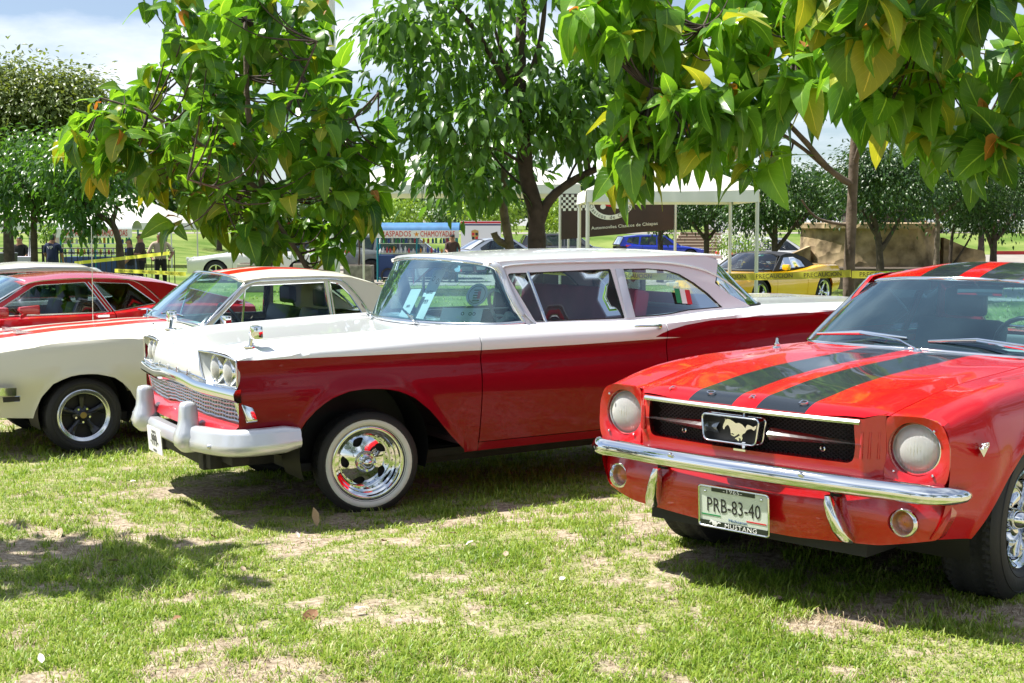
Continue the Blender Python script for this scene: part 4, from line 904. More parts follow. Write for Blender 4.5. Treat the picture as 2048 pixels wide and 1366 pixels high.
    for s in (1, -1):
        q = roundpoly([(.562, .777), (.62, .783), (.72, .785), (.775, .765), (.802, .70), (.806, .60), (.79, .535), (.70, .520), (.562, .525)], .03, 4); ho = circle2(.668, .662, .100, 40)
        if s < 0: q = [(-a, b_) for a, b_ in q][::-1]; ho = [(-a, b_) for a, b_ in ho]
        add_panel('headlight_bezel', q, [ho], .02, lambda u, v, dp: (nosex(u, v)-dp+.004-.012*math.exp(-((math.hypot(abs(u)-.668, v-.662)-.100)/.02)**2), u, v), RP, car, back=.04, hole_depth=.05)
        h = bpy.data.objects.new('headlight', None); COL.objects.link(h); h.parent = car; h.location = (.712, .668*s, .662); h.empty_display_size = .1
        b = MB(); b.lathe([(.086, .004), (.092, .014), (.098, .012), (.102, -.02)], 40, axis='x'); b.build('lamp_ring', chrome, h, smooth=60)
        b = MB(); b.lathe([(.001, .034), (.03, .0325), (.06, .026), (.08, .014), (.088, .002)], 40, axis='x'); b.build('lamp_lens', lensm, h, smooth=90)
        b = MB()
        for q in range(-6, 7):
            yy = q*.0125; w_ = math.sqrt(max(0, .084**2-yy**2)); b.tube([(.0345-.033*((yy*yy+zz_*zz_)/.088**2)**1.1, yy, zz_) for zz_ in np.linspace(-w_, w_, 7)], .0011, 4)
        b.build('lens_flutes', brushed, h, smooth=60)['kind'] = 'stuff'
        b = MB(); b.lathe([(.001, -.055), (.03, -.050), (.06, -.032), (.085, -.004)], 32, axis='x'); b.build('lamp_bowl', bowlm, h, smooth=90)
        b = MB()
        for kx, zz in ((.745, .738), (.745, .575), (.60, .575)): b.sphere((nosex(kx, zz)+.004, kx*s, zz), .006, 6, 4)
        b.build('bezel_screws', chrome, car, smooth=90)['kind'] = 'stuff'
        for kk in range(3):
            b = MB(); y = .500+.022*kk; b.tube([(nosex(y, .70)-.002, y*s, .715), (nosex(y, .62)+.003, y*s, .615)], .0055, 6); b.build('gill', RP, car)
    # --- grille surround, mesh, bars
    gh = roundpoly([(-.468, .742), (.468, .742), (.475, .66), (.465, .592), (-.465, .592), (-.475, .66)], [.006, .006, .02, .035, .035, .02], 5)
    add_panel('grille_surround', [(-.562, .786), (-.50, .764), (.50, .764), (.562, .786), (.566, .64), (.560, .533), (-.560, .533), (-.566, .64)], [gh], .025, lambda u, v, dp: (nosex(u, v)-dp-.02*max(0, (v-.744)/.016)*0, u*(1+.10*dp/.09) if dp > .03 else u, v), RP, car, back=.02, hole_depth=.085)
    gl = MB(); inner = [(a*1.1, b_) for a, b_ in gh]; gl.v = []; V = [(nosex(u/1.1, v)-.086, u, v) for u, v in inner]; gl.add(V, [tuple(range(len(V)))]); gm_ = gl.build('grille_backing', blackm, car, smooth=0)
    b = MB(); st = .021
    for sgn in (1, -1):
        for i in range(-40, 41):
            c0 = i*st; seg = []
            for kx in range(0, 13):
                v = .592+(.742-.592)*kx/12; u = c0+sgn*(v-.667)*1.35
                if abs(u) < .47: seg.append((nosex(u, v)-.062, u, v))
            if len(seg) > 2: b.tube([seg[0], seg[len(seg)//2], seg[-1]],   .0023, 4, cap=False)
    b.build('grille_mesh', mat('black_mesh_metal', (.06, .06, .065), .4, .5), car, smooth=0)['kind'] = 'stuff'
    b = MB(); b.sweep([(nosex(y, .752)+.004, y, .752) for y in np.linspace(-.492, .492, 31)], [(-.006, -.010), (.006, -.009), (.010, 0), (.004, .009), (-.012, .009)]); b.build('bonnet_lip_moulding', brushed, car)
    for s in (1, -1):
        b = MB(); V = []; ys = np.linspace(.115, .50, 12)
        for y in ys:
            t = (y-.115)/.385; hh = .020*(1-t)+.004; x = nosex(y, .668)-.002; V += [(x-.018, y*s, .668+hh), (x+.010, y*s, .668), (x-.014, y*s, .668-hh)]
        b.add(V, [q for i in range(11) for q in ((3*i, 3*i+1, 3*i+4, 3*i+3), (3*i+1, 3*i+2, 3*i+5, 3*i+4))]); b.build('grille_bar', brushed, car, smooth=0)
        b = MB(); b.lathe([(.008, .0), (.012, .004), (.008, .006)], 10, c=(nosex(.3, .63)-.055, (.30+.02)*s, .628), axis='x'); b.build('grille_bolt', chrome, car)
    for zz, h_ in ((.585, .014), (.745, .012)): pass
    b = MB(); b.tube([(nosex(0, .73)-.02, 0, .745), (nosex(0, .73)-.012, 0, .715)], .006, 6); b.build('badge_hanger', chrome, car); b = MB(); b.tube([(nosex(0, .6)-.012, 0, .622), (nosex(0, .6)-.012, .0, .596)], [.014, .009], 6); b.box((nosex(0, .6)-.006, 0, .592), (.05, .055, .008)); b.build('badge_bracket', chrome, car)
    bc = roundpoly([(-.148, .052), (.118, .052), (.104, -.052), (-.134, -.052)], .022, 6); bx = nosex(0, .668)
    fr = bpy.data.objects.new('badge_frame', None); COL.objects.link(fr); fr.parent = car; fr.location = (0, -.028, 0)
    for dxx, sc_, rad in ((.020, 1., .0048), (-.028, 1.03, .0045)):
        b = MB(); b.tube([(bx+dxx, u*sc_, .670+v*sc_) for u, v in bc+[bc[0]]], rad, 6, cap=False); b.build('badge_ring', chrome, fr, smooth=60)
    b = MB(); m_ = len(bc); b.add([(bx+.020, u, .67+v) for u, v in bc]+[(bx-.028, u*1.03, .67+v*1.03) for u, v in bc], [(i, (i+1) % m_, m_+(i+1) % m_, m_+i) for i in range(m_)]); b.build('badge_wall', chrome, fr, smooth=60)
    b = MB(); b.add([(bx-.018, u*1.02, .67+v*1.02) for u, v in bc], [tuple(range(m_))]); b.build('badge_backing', blackm, fr, smooth=0)
    horse = [(535, 310), (550, 260), (575, 215), (590, 190), (583, 130), (606, 172), (640, 148), (720, 152), (800, 178), (880, 210), (960, 196), (1050, 222), (1130, 285), (1150, 235), (1180, 210), (1250, 222), (1320, 245), (1400, 208), (1385, 270), (1340, 312), (1270, 282), (1200, 300), (1160, 322), (1120, 375), (1065, 402), (1046, 440), (1066, 478), (1040, 530), (1016, 520), (1020, 492), (960, 480), (980, 512), (960, 545), (930, 532), (905, 505), (865, 515), (880, 492), (940, 462), (1000, 425), (960, 405), (905, 440), (850, 466), (770, 446), (752, 425), (838, 436), (850, 425), (800, 402), (770, 420), (752, 400), (748, 345), (715, 292), (680, 258), (645, 268), (600, 302), (580, 350), (552, 352)]
    hp = [((1530-a*1.0-560)/950*.225-.118+.0, (330-b_)/400*.088) for a, b_ in horse]; hp = [(-u*.74-.060, v*.95) for u, v in hp]
    b = MB(); b.prism(hp, 0, .009, lambda u, v, h: (bx+.004+h+.006*math.cos(u*16)*math.cos(v*20), u, .672+v)); b.build('horse_emblem', chrome, fr, smooth=30)
    for c, y in (('F', -.385), ('O', -.19), ('R', .01), ('D', .235)): text_obj('bonnet_letter', c, .044, brushed, car, frame((.800-.02*abs(y), y, .797), (0, 1, 0), (-.94, 0, .34)), .004, sx=1.25)
    # --- lower valance with round side lamps
    def vf(u, v, dp=0.):
        a = abs(u); t = min(1, max(0, (a-.55)/.30)); x = .815-.02*(a/.5)**2-.12*t*t-.10*max(0, .40-v)**.9+.02*math.sin(max(0, (.49-v)/.22)*math.pi); return (x-dp, u, v)
    ring = [circle2(.655*s, .392, .052, 28) for s in (1, -1)]
    add_panel('front_valance', roundpoly([(-.795, .535), (.795, .535), (.80, .42), (.765, .335), (.56, .292), (.22, .268), (-.22, .268), (-.56, .292), (-.765, .335), (-.80, .42)], .02, 3), ring, .03, vf, RP, car, back=.05, hole_depth=.05)
    for s in (1, -1):
        l_ = bpy.data.objects.new('side_lamp', None); COL.objects.link(l_); l_.parent = car; p = vf(.655, .392); l_.location = (p[0]-.004, .655*s, .392)
        b = MB(); b.lathe([(.034, -.03), (.040, -.002), (.046, .010), (.053, .006), (.055, -.01)], 28, axis='x'); b.build('lamp_ring', chrome, l_, smooth=60)
        b = MB(); b.lathe([(.001, -.010), (.020, -.013), (.037, -.026)], 24, axis='x'); b.build('lamp_lens', amber, l_, smooth=90)
    b = MB(); b.box((.79, 0, .475), (.03, .62, .045)); b.build('valance_slot', blackm, car)
    b = MB(); b.sweep([(vf(.8*k_, .53)[0]-.02, .8*k_, .525) for k_ in np.linspace(-1, 1, 21)], [(-.05, .02), (.02, .015), (.02, -.01), (-.05, -.01)]); b.build('filler_panel', RP, car)
    # --- bumper
    pts = [(.625, -.822, .500), (.67, -.825, .502), (.73, -.797, .505), (.79, -.73, .508), (.82, -.60, .512), (.868, -.35, .516), (.885, 0, .518)]
    path = smoothpath(pts+[(x, -y, z) for x, y, z in pts[-2::-1]], 70); prof = [(-.022, .028), (.006, .040), (.026, .034), (.038, .016), (.044, -.004), (.036, -.024), (.018, -.034), (-.022, -.028)]
    sc = [(min(1, .55+.45*min(i, 70-i)/4), min(1, .5+.5*min(i, 70-i)/5)) for i in range(71)]
    b = MB(); b.sweep(path, prof, scale=sc); bp_ = b.build('front_bumper', chrome, car, smooth=50)
    for s in (1, -1):
        b = MB(); V = []
        for x, y, z, w_, t_ in ((.872, .395, .468, .012, .018), (.872, .40, .44, .020, .026), (.862, .415, .39, .024, .032), (.845, .432, .34, .026, .036), (.818, .45, .300, .026, .034), (.80, .458, .285, .014, .02)):
            for q in range(12): a = 2*math.pi*q/12; V.append((x+t_*math.cos(a)*(1 if math.cos(a) > 0 else 1.6), (y+w_*math.sin(a))*s, z))
        b.add(V, [(r_*12+q, r_*12+(q+1) % 12, (r_+1)*12+(q+1) % 12, (r_+1)*12+q) for r_ in range(5) for q in range(12)]+[tuple(range(12))[::-1], tuple(60+q for q in range(12))]); b.build('over_rider', chrome, bp_, smooth=60)
        b = MB(); b.box((.80, .40*s, .475), (.06, .04, .03)); b.build('bumper_bracket', blackm, bp_)
        b = MB(); b.sphere((.915, .30*s, .540), .011, 8, 5); b.build('bumper_bolt', chrome, bp_, smooth=90)
    # --- number plate
    PM = frame((.880, -.012, .350), (0, 1, 0), (.10, 0, 1)); pl = MB(); pl.prism(roundpoly([(-.16, -.082), (.16, -.082), (.16, .082), (-.16, .082)], .014, 4), -.004, 0, lambda u, v, h: tuple(PM @ Vector((u, v, h)))); po = pl.build('number_plate', printw, car, smooth=0)
    po.data.materials[0] = mat('plate_face', (.62, .68, .60), .4, noise=.08, nscale=30)
    b = MB(); q = roundpoly([(-.161, -.083), (.161, -.083), (.161, .083), (-.161, .083)], .014, 4); b.tube([tuple(PM @ Vector((u, v, .001))) for u, v in q+[q[0]]], .005, 6, cap=False); b.build('plate_frame', chrome, po, smooth=60)
    for q_ in (((0, -.070, .0015), (.31, .024, .003)), ((.0, .073, .0015), (.20, .017, .003))):
        b = MB(); b.box(*q_); b.v = [tuple(PM @ Vector(p)) for p in b.v]; b.build('frame_banner', mat('dark_frame_metal', (.05, .06, .06), .3, .6), po)
    text_obj('plate_text', 'PRB-83-40', .082, printk, po, PM @ Matrix.Translation((0, .006, .0012)), .0006, sx=.70, space=1.02)
    text_obj('plate_text', '-1965-', .024, printw, po, PM @ Matrix.Translation((0, .073, .0042)), .0006, sx=1.3, space=1.1)
    text_obj('plate_text', 'MUSTANG', .026, printw, po, PM @ Matrix.Translation((.035, -.070, .0042)), .0006, sx=1.15, space=1.1)
    text_obj('plate_text', 'Michoacan', .017, mat('blue_print', (.02, .10, .3), .5), po, PM @ Matrix.Translation((.02, -.045, .0012)), .0004, sx=1.2)
    for c_, mm, u0, v0, w_ in ((0, printg, -.105, -.034, .09), (1, printr, .105, -.036, .09)):
        b = MB(); b.box((u0, v0, .001), (w_, .005, .001)); b.v = [tuple(PM @ Vector(p)) for p in b.v]; b.build('plate_stripe', mm, po)
    hs = [((u+.060)*.36-.115, v*.30-.066) for u, v in hp]; b = MB(); b.prism(hs, .003, .0045, lambda u, v, h: tuple(PM @ Vector((u, v, h)))); b.build('plate_horse', printw, po, smooth=0)
    for u0, v0 in ((-.13, .062), (.13, .062)): b = MB(); b.sphere(tuple(PM @ Vector((u0, v0, .003))), .006, 6, 4); b.build('plate_bolt', chrome, po)
    # --- fender badge
    for s in (1, -1):
        x0, z0 = .545, .665; y_ = lambda x, z: float(pchip([.45, .60, .70, .82], [.822, .846, .832, .79], [z])[0])+.006
        b = MB(); b.prism([(-.050, .012), (0, .0), (.050, .012), (0, -.030)], 0, .004, lambda u, v, h: (x0-u, (y_(x0, z0)+h)*s, z0+v)); vb = b.build('fender_badge', brushed, car)
        text_obj('badge_number', '289', .034, chrome, vb, frame((x0, (y_(x0, z0)+.008)*s, z0+.012), (-s, 0, 0), (0, 0, 1)), .003, sx=1.2)
    # --- wipers, aerial
    for y0, y1 in ((.02, -.62), (.62, .0)):
        b = MB(); b.tube([(-.640, y0, .918), (-.70, y0-.12, .955), (-.755, y0-.36, .972)], .0065, 6); b.tube([(-.755, y0-.62+.02, .955), (-.76, y0-.36, .975), (-.735, y0-.10, .965)], [.004, .008, .004], 6, flat=1.6); b.lathe([(.001, .026), (.016, .022), (.022, .006), (.022, 0)], 12, c=(-.640, y0, .905), axis='z'); b.build('wiper', chrome, car, smooth=50)
        b = MB(); b.tube([(-.757, y0-.60, .949), (-.765, y0-.36, .965), (-.74, y0-.10, .957)], .004, 5); b.build('wiper_rubber', seal, car)
    b = MB(); b.lathe([(.001, .070), (.006, .068), (.008, .045), (.014, .040), (.014, .028), (.022, .022), (.024, 0)], 12, c=(-.50, -.66, .868), axis='z'); b.build('aerial_base', chrome, car, smooth=40)
    # --- cabin
    S = dict(y0=.715, zb=.90, tumble=.42, xm=-1.9, plan=.02,
        side=[(-.86, .895), (-1.14, 1.11), (-1.27, 1.245), (-1.40, 1.262), (-1.9, 1.268), (-2.35, 1.25), (-2.62, 1.18), (-3.05, .95), (-3.10, .89)],
        windows=[roundpoly([(-.98, .925), (-1.335, 1.222), (-1.92, 1.228), (-1.96, .925)], .015, 2), roundpoly([(-2.01, .925), (-1.99, 1.228), (-2.16, 1.21), (-2.38, .93)], .015, 2)],
        bars=[[(-1.30, .93), (-1.20, 1.10)]], rail=[(-.88, .91), (-1.16, 1.135), (-1.30, 1.25), (-1.9, 1.275), (-2.3, 1.255), (-2.45, 1.15)],
        roof=(-1.285, -2.50, 1.262, .078, .055), roof_edge=[(-2.5, 1.17), (-2.3, 1.225), (-2.05, 1.255), (-1.75, 1.264), (-1.5, 1.256), (-1.36, 1.238), (-1.27, 1.215)],
        ws=([(-.88, .700, .905), (-.80, .62, .905), (-.73, .40, .908), (-.705, 0, .912)], [(-1.285, .575, 1.205), (-1.268, .50, 1.226), (-1.245, .3, 1.244), (-1.235, 0, 1.250)]),
        rw=([(-3.0, .62, .93), (-3.05, .4, .92), (-3.08, 0, .92)], [(-2.42, .53, 1.225), (-2.46, .3, 1.27), (-2.48, 0, 1.275)]))
    cabin(car, S, P, P, chrome, wsglass, wsglass, interior=mat('black_seat_vinyl', (.025, .026, .03), .45))
    b = MB(); b.box((-1.34, .02, 1.195), (.012, .24, .058)); b.tube([(-1.34, .02, 1.20), (-1.30, -.02, 1.26)], .006, 6); b.build('interior_mirror', chrome, car, bevel=.004)
    b = MB(); b.box((-1.32, .50, 1.205), (.02, .36, .05)); b.box((-1.32, -.42, 1.205), (.02, .36, .05)); b.build('sun_visors', mat('visor_vinyl', (.3, .3, .28), .7), car, bevel=.01)
    b = MB(); b.box((.2, 0, .28), (1.1, 1.0, .10)); b.box((-1.7, 0, .24), (3.2, 1.3, .05)); b.tube([(0, -.7, .28), (0, .7, .28)], .04, 8); b.build('chassis', blackm, car)
    wheel_well(car, 0, .74, .32, .38, .30); wheel_well(car, -2.743, .74, .32, .38, .30)
    src = bpy.data.objects.new('wheel', None); COL.objects.link(src); src.parent = car; tyre(src, .335, .200, .255, n=56); spoke_wheel(src, .197, .255, chrome, chrome, ball=True)
    src.location = (0, .690, .312); src.rotation_euler = (0, .3, R(2))
    dup_wheel(src, car, (0, -.690, .312), -1, steer=R(2)); dup_wheel(src, car, (-2.743, .69, .312), 1); dup_wheel(src, car, (-2.743, -.69, .312), -1)
    return car
CARPOSE = {'m': ([1.468, 5.8252, -1.4944], [[-0.6696, -0.7424, 0.0221], [0.7424, -0.6699, -0.0089], [0.0214, 0.0104, 0.9997]]),
 'f': ([-1.2511, 8.2252, -1.6509], [[-0.8673, -0.4976, -0.0135], [0.4975, -0.8674, 0.0061], [-0.0147, -0.0014, 0.9999]]),
 'w': ([-3.7481, 10.8434, -1.7578], [[-0.8298, -0.5581, 0.0], [0.5581, -0.8298, 0.0], [0.0, 0.0, 1.0]])}
ford = build_saloon(); place_car(ford, 'f', *CARPOSE['f'])
must = build_striped_coupe(); place_car(must, 'm', *CARPOSE['m'])
# ---------------------------------------------------------------- cream coupe with red stripes
def build_cream_coupe():
    car = thing('cream_coupe', 'cream 1960s coupe with red bonnet stripes and black spoked wheels beside the two tone saloon', 'car')
    CR, RED = (.70, .68, .58), (.62, .02, .012)
    def stripes(t, x, y, z):
        a = M2(t, 'ABSOLUTE', y); return M2(t, 'MULTIPLY', M2(t, 'MULTIPLY', M2(t, 'GREATER_THAN', a, .06), M2(t, 'LESS_THAN', a, .30)), M2(t, 'GREATER_THAN', z, .78))
    P = paint_mask('cream_paint_with_red_stripes', CR, RED, stripes, rough=.28, coat=.8)
    X = [.85, .6, .4, .2, 0, -.3, -.8, -1.4, -2.0, -2.4, -2.743, -3.2, -3.75]
    f = lambda p: [interp(x, sorted(p)) for x in X]; o = X[::-1]
    def k(yp, zp): return (o, f(yp)[::-1], f(zp)[::-1])
    crest = [(.85, .80), (.5, .862), (.2, .882), (-.3, .900), (-.8, .910), (-2.2, .918), (-2.743, .94), (-3.75, .90)]
    hz = [(.85, .84), (.6, .875), (.3, .905), (0, .930), (-.4, .948), (-.85, .965), (-1.4, .95), (-2.743, .955), (-3.75, .91)]
    K = [k([(.85, .76), (-3, .80), (-3.75, .76)], [(.85, .34), (.4, .30), (-.5, .24), (-2.4, .24), (-3.75, .36)]), k([(.85, .80), (-3, .84), (-3.75, .80)], [(.85, .45), (-3.75, .5)]),
         k([(.85, .82), (.4, .862), (-3, .87), (-3.75, .83)], [(.85, .62), (-3.75, .64)]), k([(.85, .80), (.4, .845), (-3, .85), (-3.75, .80)], [(.85, .74), (-3.75, .80)]),
         k([(.85, .78), (.4, .815), (-3, .82), (-3.75, .78)], [(x, z-.02) for x, z in crest]), k([(.85, .73), (.4, .76), (-3, .77), (-3.75, .72)], crest),
         k([(.85, .62), (-3, .68), (-3.75, .64)], [(x, z+.012) for x, z in crest]), k([(.85, .45), (-3, .5), (-3.75, .45)], [(x, z-.012) for x, z in hz]), k([(.85, .2), (-3.75, .2)], [(x, z-.002) for x, z in hz]), k([(.85, 0), (-3.75, 0)], hz)]
    af = [(-.44, .15), (-.43, .25), (-.40, .38), (-.33, .50), (-.22, .58), (-.10, .615), (.02, .625), (.14, .610), (.25, .56), (.33, .46), (.375, .34), (.395, .25), (.40, .15)]
    ar = [(x-2.743, z) for x, z in af]
    def det(x, y, z):
        o_ = 0.
        for a in (af, ar):
            if a[0][0]-.05 < x < a[-1][0]+.05:
                d = z-interp(min(max(x, a[0][0]), a[-1][0]), a)
                if 0 <= d < .16 and z < .82: o_ += .012*math.exp(-(d/.04)**2)
        return o_
    sh = Shell(K, 18, 5, 16, [af, ar], x0=.4, x1=.85, rocker=.04, detail=det)
    xs = sorted(set(np.round(np.concatenate([np.linspace(-3.75, .85, 70), np.linspace(-.44, -.38, 5), np.linspace(.32, .40, 7), [-.55, -.90, -2.05]]), 4)), reverse=True); sh.grid(xs); n = len(xs)-1; NS, NT = 18, 16
    iF, iC, iD = sh.ix(-.60), sh.ix(-.86), sh.ix(-2.05); mid = sh.G[sh.ix(0)]; jH = int(np.argmin(np.abs(mid[NS:, 1]-.62)))+NS
    for s in (1, -1):
        sh.part('front_fender', 0, iF, 0, jH, P, car, side=s, gap=(0, 1, 0, 1)); sh.part('door', iF, iD, 1, NS+3, P, car, side=s, gap=(1, 1, 1, 0)); sh.part('rocker_panel', iF, iD, 0, 1, P, car, side=s, gap=(0,)*4, lip=0)
        sh.part('rear_quarter_panel', iD, n, 0, NS+3, P, car, side=s, gap=(1, 0, 0, 0))
    sh.part('bonnet', 0, iC, jH, NS+NT, P, car, both=True, gap=(0, 1, 1, 0)); sh.part('cowl_panel', iC, iC+4, NS+3, NS+NT, P, car, both=True, gap=(0,)*4); sh.part('boot_lid', sh.ix(-2.95), n, NS+3, NS+NT, P, car, both=True, gap=(0,)*4, lip=0)
    for i_ in (0, -1):
        V = [tuple(p) for p in sh.G[i_]]; V2 = [(x, -y, z) for x, y, z in V][::-1]; pd('end_panel', V+V2, [tuple(range(len(V+V2)))], blackm if i_ == 0 else P, car, smooth=0, fix=True)
    # chrome bumper end and side marker lamp
    for s in (1, -1):
        b = MB(); b.sweep([Vector(p) if s > 0 else Vector((p[0], -p[1], p[2])) for p in ([(.95, .0, .545), (.94, .5, .545), (.90, .76, .54), (.80, .865, .535), (.62, .885, .53), (.53, .885, .525)][::-s])], [(-.02, .030), (.012, .036), (.026, .012), (.022, -.018), (.008, -.034), (-.02, -.030)]); b.build('front_bumper', chrome, car, smooth=50)
        b = MB(); b.box((.56, .868*s, .468), (.12, .012, .036)); mk = b.build('side_marker', darkmetal, car, bevel=.003); b = MB(); b.tube([(.50, .872*s, .45), (.62, .872*s, .45), (.625, .872*s, .487), (.495, .872*s, .487), (.50, .872*s, .45)], .003, 4); b.build('marker_trim', chrome, mk)
    b = MB(); b.prism([(-.06, -.05), (.10, -.05), (.10, .05), (-.06, .05)], 0, .03, lambda u, v, h: (.30-u, .18+v, .905+h*(1-max(0, u)/.1))); b.prism([(-.06, -.05), (.10, -.05), (.10, .05), (-.06, .05)], 0, .03, lambda u, v, h: (.30-u, -.18+v, .905+h*(1-max(0, u)/.1))); b.build('bonnet_pin_plates', brushed, car)['kind'] = 'stuff'
    b = MB(); b.tube([(-.52, -.70, .91), (-.53, -.70, 1.75)], .0035, 5); b.build('aerial', brushed, car)
    for s in (1, -1): b = MB(); b.sphere((-.62, .60*s-.0, .965), (.012, .010, .008), 8, 5); b.box((-.58, -.60, .965), (.10, .05, .02)) if s < 0 else None; b.build('washer_nozzle', chrome, car)
    for y0 in (.50, -.12):
        b = MB(); b.tube([(-.80, y0, .975), (-.86, y0-.14, .998), (-.93, y0-.34, 1.02)], .006, 6); b.tube([(-.90, y0-.50, 1.012), (-.93, y0-.34, 1.024), (-.93, y0-.08, 1.016)], .005, 5, flat=1.5); b.sphere((-.80, y0, .972), .015, 8, 6); b.build('wiper', chrome, car)
    S = dict(y0=.745, zb=.92, tumble=.30, xm=-1.9, plan=.015,
        side=[(-.95, .915), (-1.16, 1.06), (-1.37, 1.24), (-1.45, 1.295), (-1.6, 1.318), (-2.1, 1.322), (-2.38, 1.305), (-2.62, 1.24), (-2.86, 1.10), (-3.10, .945), (-3.12, .92)],
        windows=[roundpoly([(-1.06, .935), (-1.22, 1.075), (-1.44, 1.258), (-2.13, 1.272), (-2.145, .935)], [.02, .01, .04, .01, .01], 3), roundpoly([(-2.19, .935), (-2.18, 1.270), (-2.27, 1.255), (-2.36, 1.16), (-2.49, .938)], [.01, .01, .03, .02, .02], 3)],
        bars=[[(-1.395, 1.225), (-1.33, .94)], [(-2.165, 1.275), (-2.165, .93)]], rail=[(-.98, .925), (-1.20, 1.09), (-1.42, 1.268), (-1.55, 1.292), (-2.1, 1.298), (-2.28, 1.285), (-2.38, 1.20), (-2.54, .93)],
        roof=(-1.40, -2.80, 1.318, .07, .10), roof_edge=[(-3.0, 1.02), (-2.80, 1.145), (-2.62, 1.245), (-2.38, 1.308), (-2.1, 1.324), (-1.6, 1.32), (-1.45, 1.305), (-1.38, 1.295)],
        ws=([(-1.0, .72, .935), (-.95, .62, .955), (-.90, .40, .968), (-.875, 0, .974)], [(-1.43, .60, 1.285), (-1.38, .50, 1.315), (-1.32, .3, 1.345), (-1.29, 0, 1.355)]),
        rw=([(-3.05, .62, .96), (-3.12, .4, .96), (-3.15, 0, .96)], [(-2.70, .55, 1.215), (-2.76, .3, 1.24), (-2.78, 0, 1.25)]))
    cabin(car, S, P, P, chrome, clear, wsglass, interior=mat('navy_seat_vinyl', (.02, .035, .07), .5))
    # door mirror
    b = MB(); b.tube([(-1.10, .80, .93), (-1.12, .86, .965)], .012, 6); b.box((-1.12, .90, .985), (.05, .12, .09)); b.build('wing_mirror', chrome, car, bevel=.012)
    b = MB(); b.box((-1.7, 0, .25), (3.4, 1.3, .06)); b.build('chassis', blackm, car)
    wheel_well(car, -.02, .74, .32, .36, .3); wheel_well(car, -2.76, .74, .32, .36, .3)
    blk = mat('satin_black_alloy', (.02, .022, .028), .28, .5, coat=.5); src = bpy.data.objects.new('wheel', None); COL.objects.link(src); src.parent = car
    tyre(src, .295, .205, .22, n=48); rm = spoke_wheel(src, .202, .22, blk, brushed, cap=mat('gold_black_cap', (.30, .22, .08), .4, .6)); src.location = (0, .69, .29); src.rotation_euler = (0, 0, 0)
    dup_wheel(src, car, (0, -.69, .29), -1, roll=0); dup_wheel(src, car, (-2.743, .69, .29), 1); dup_wheel(src, car, (-2.743, -.69, .29), -1)
    return car

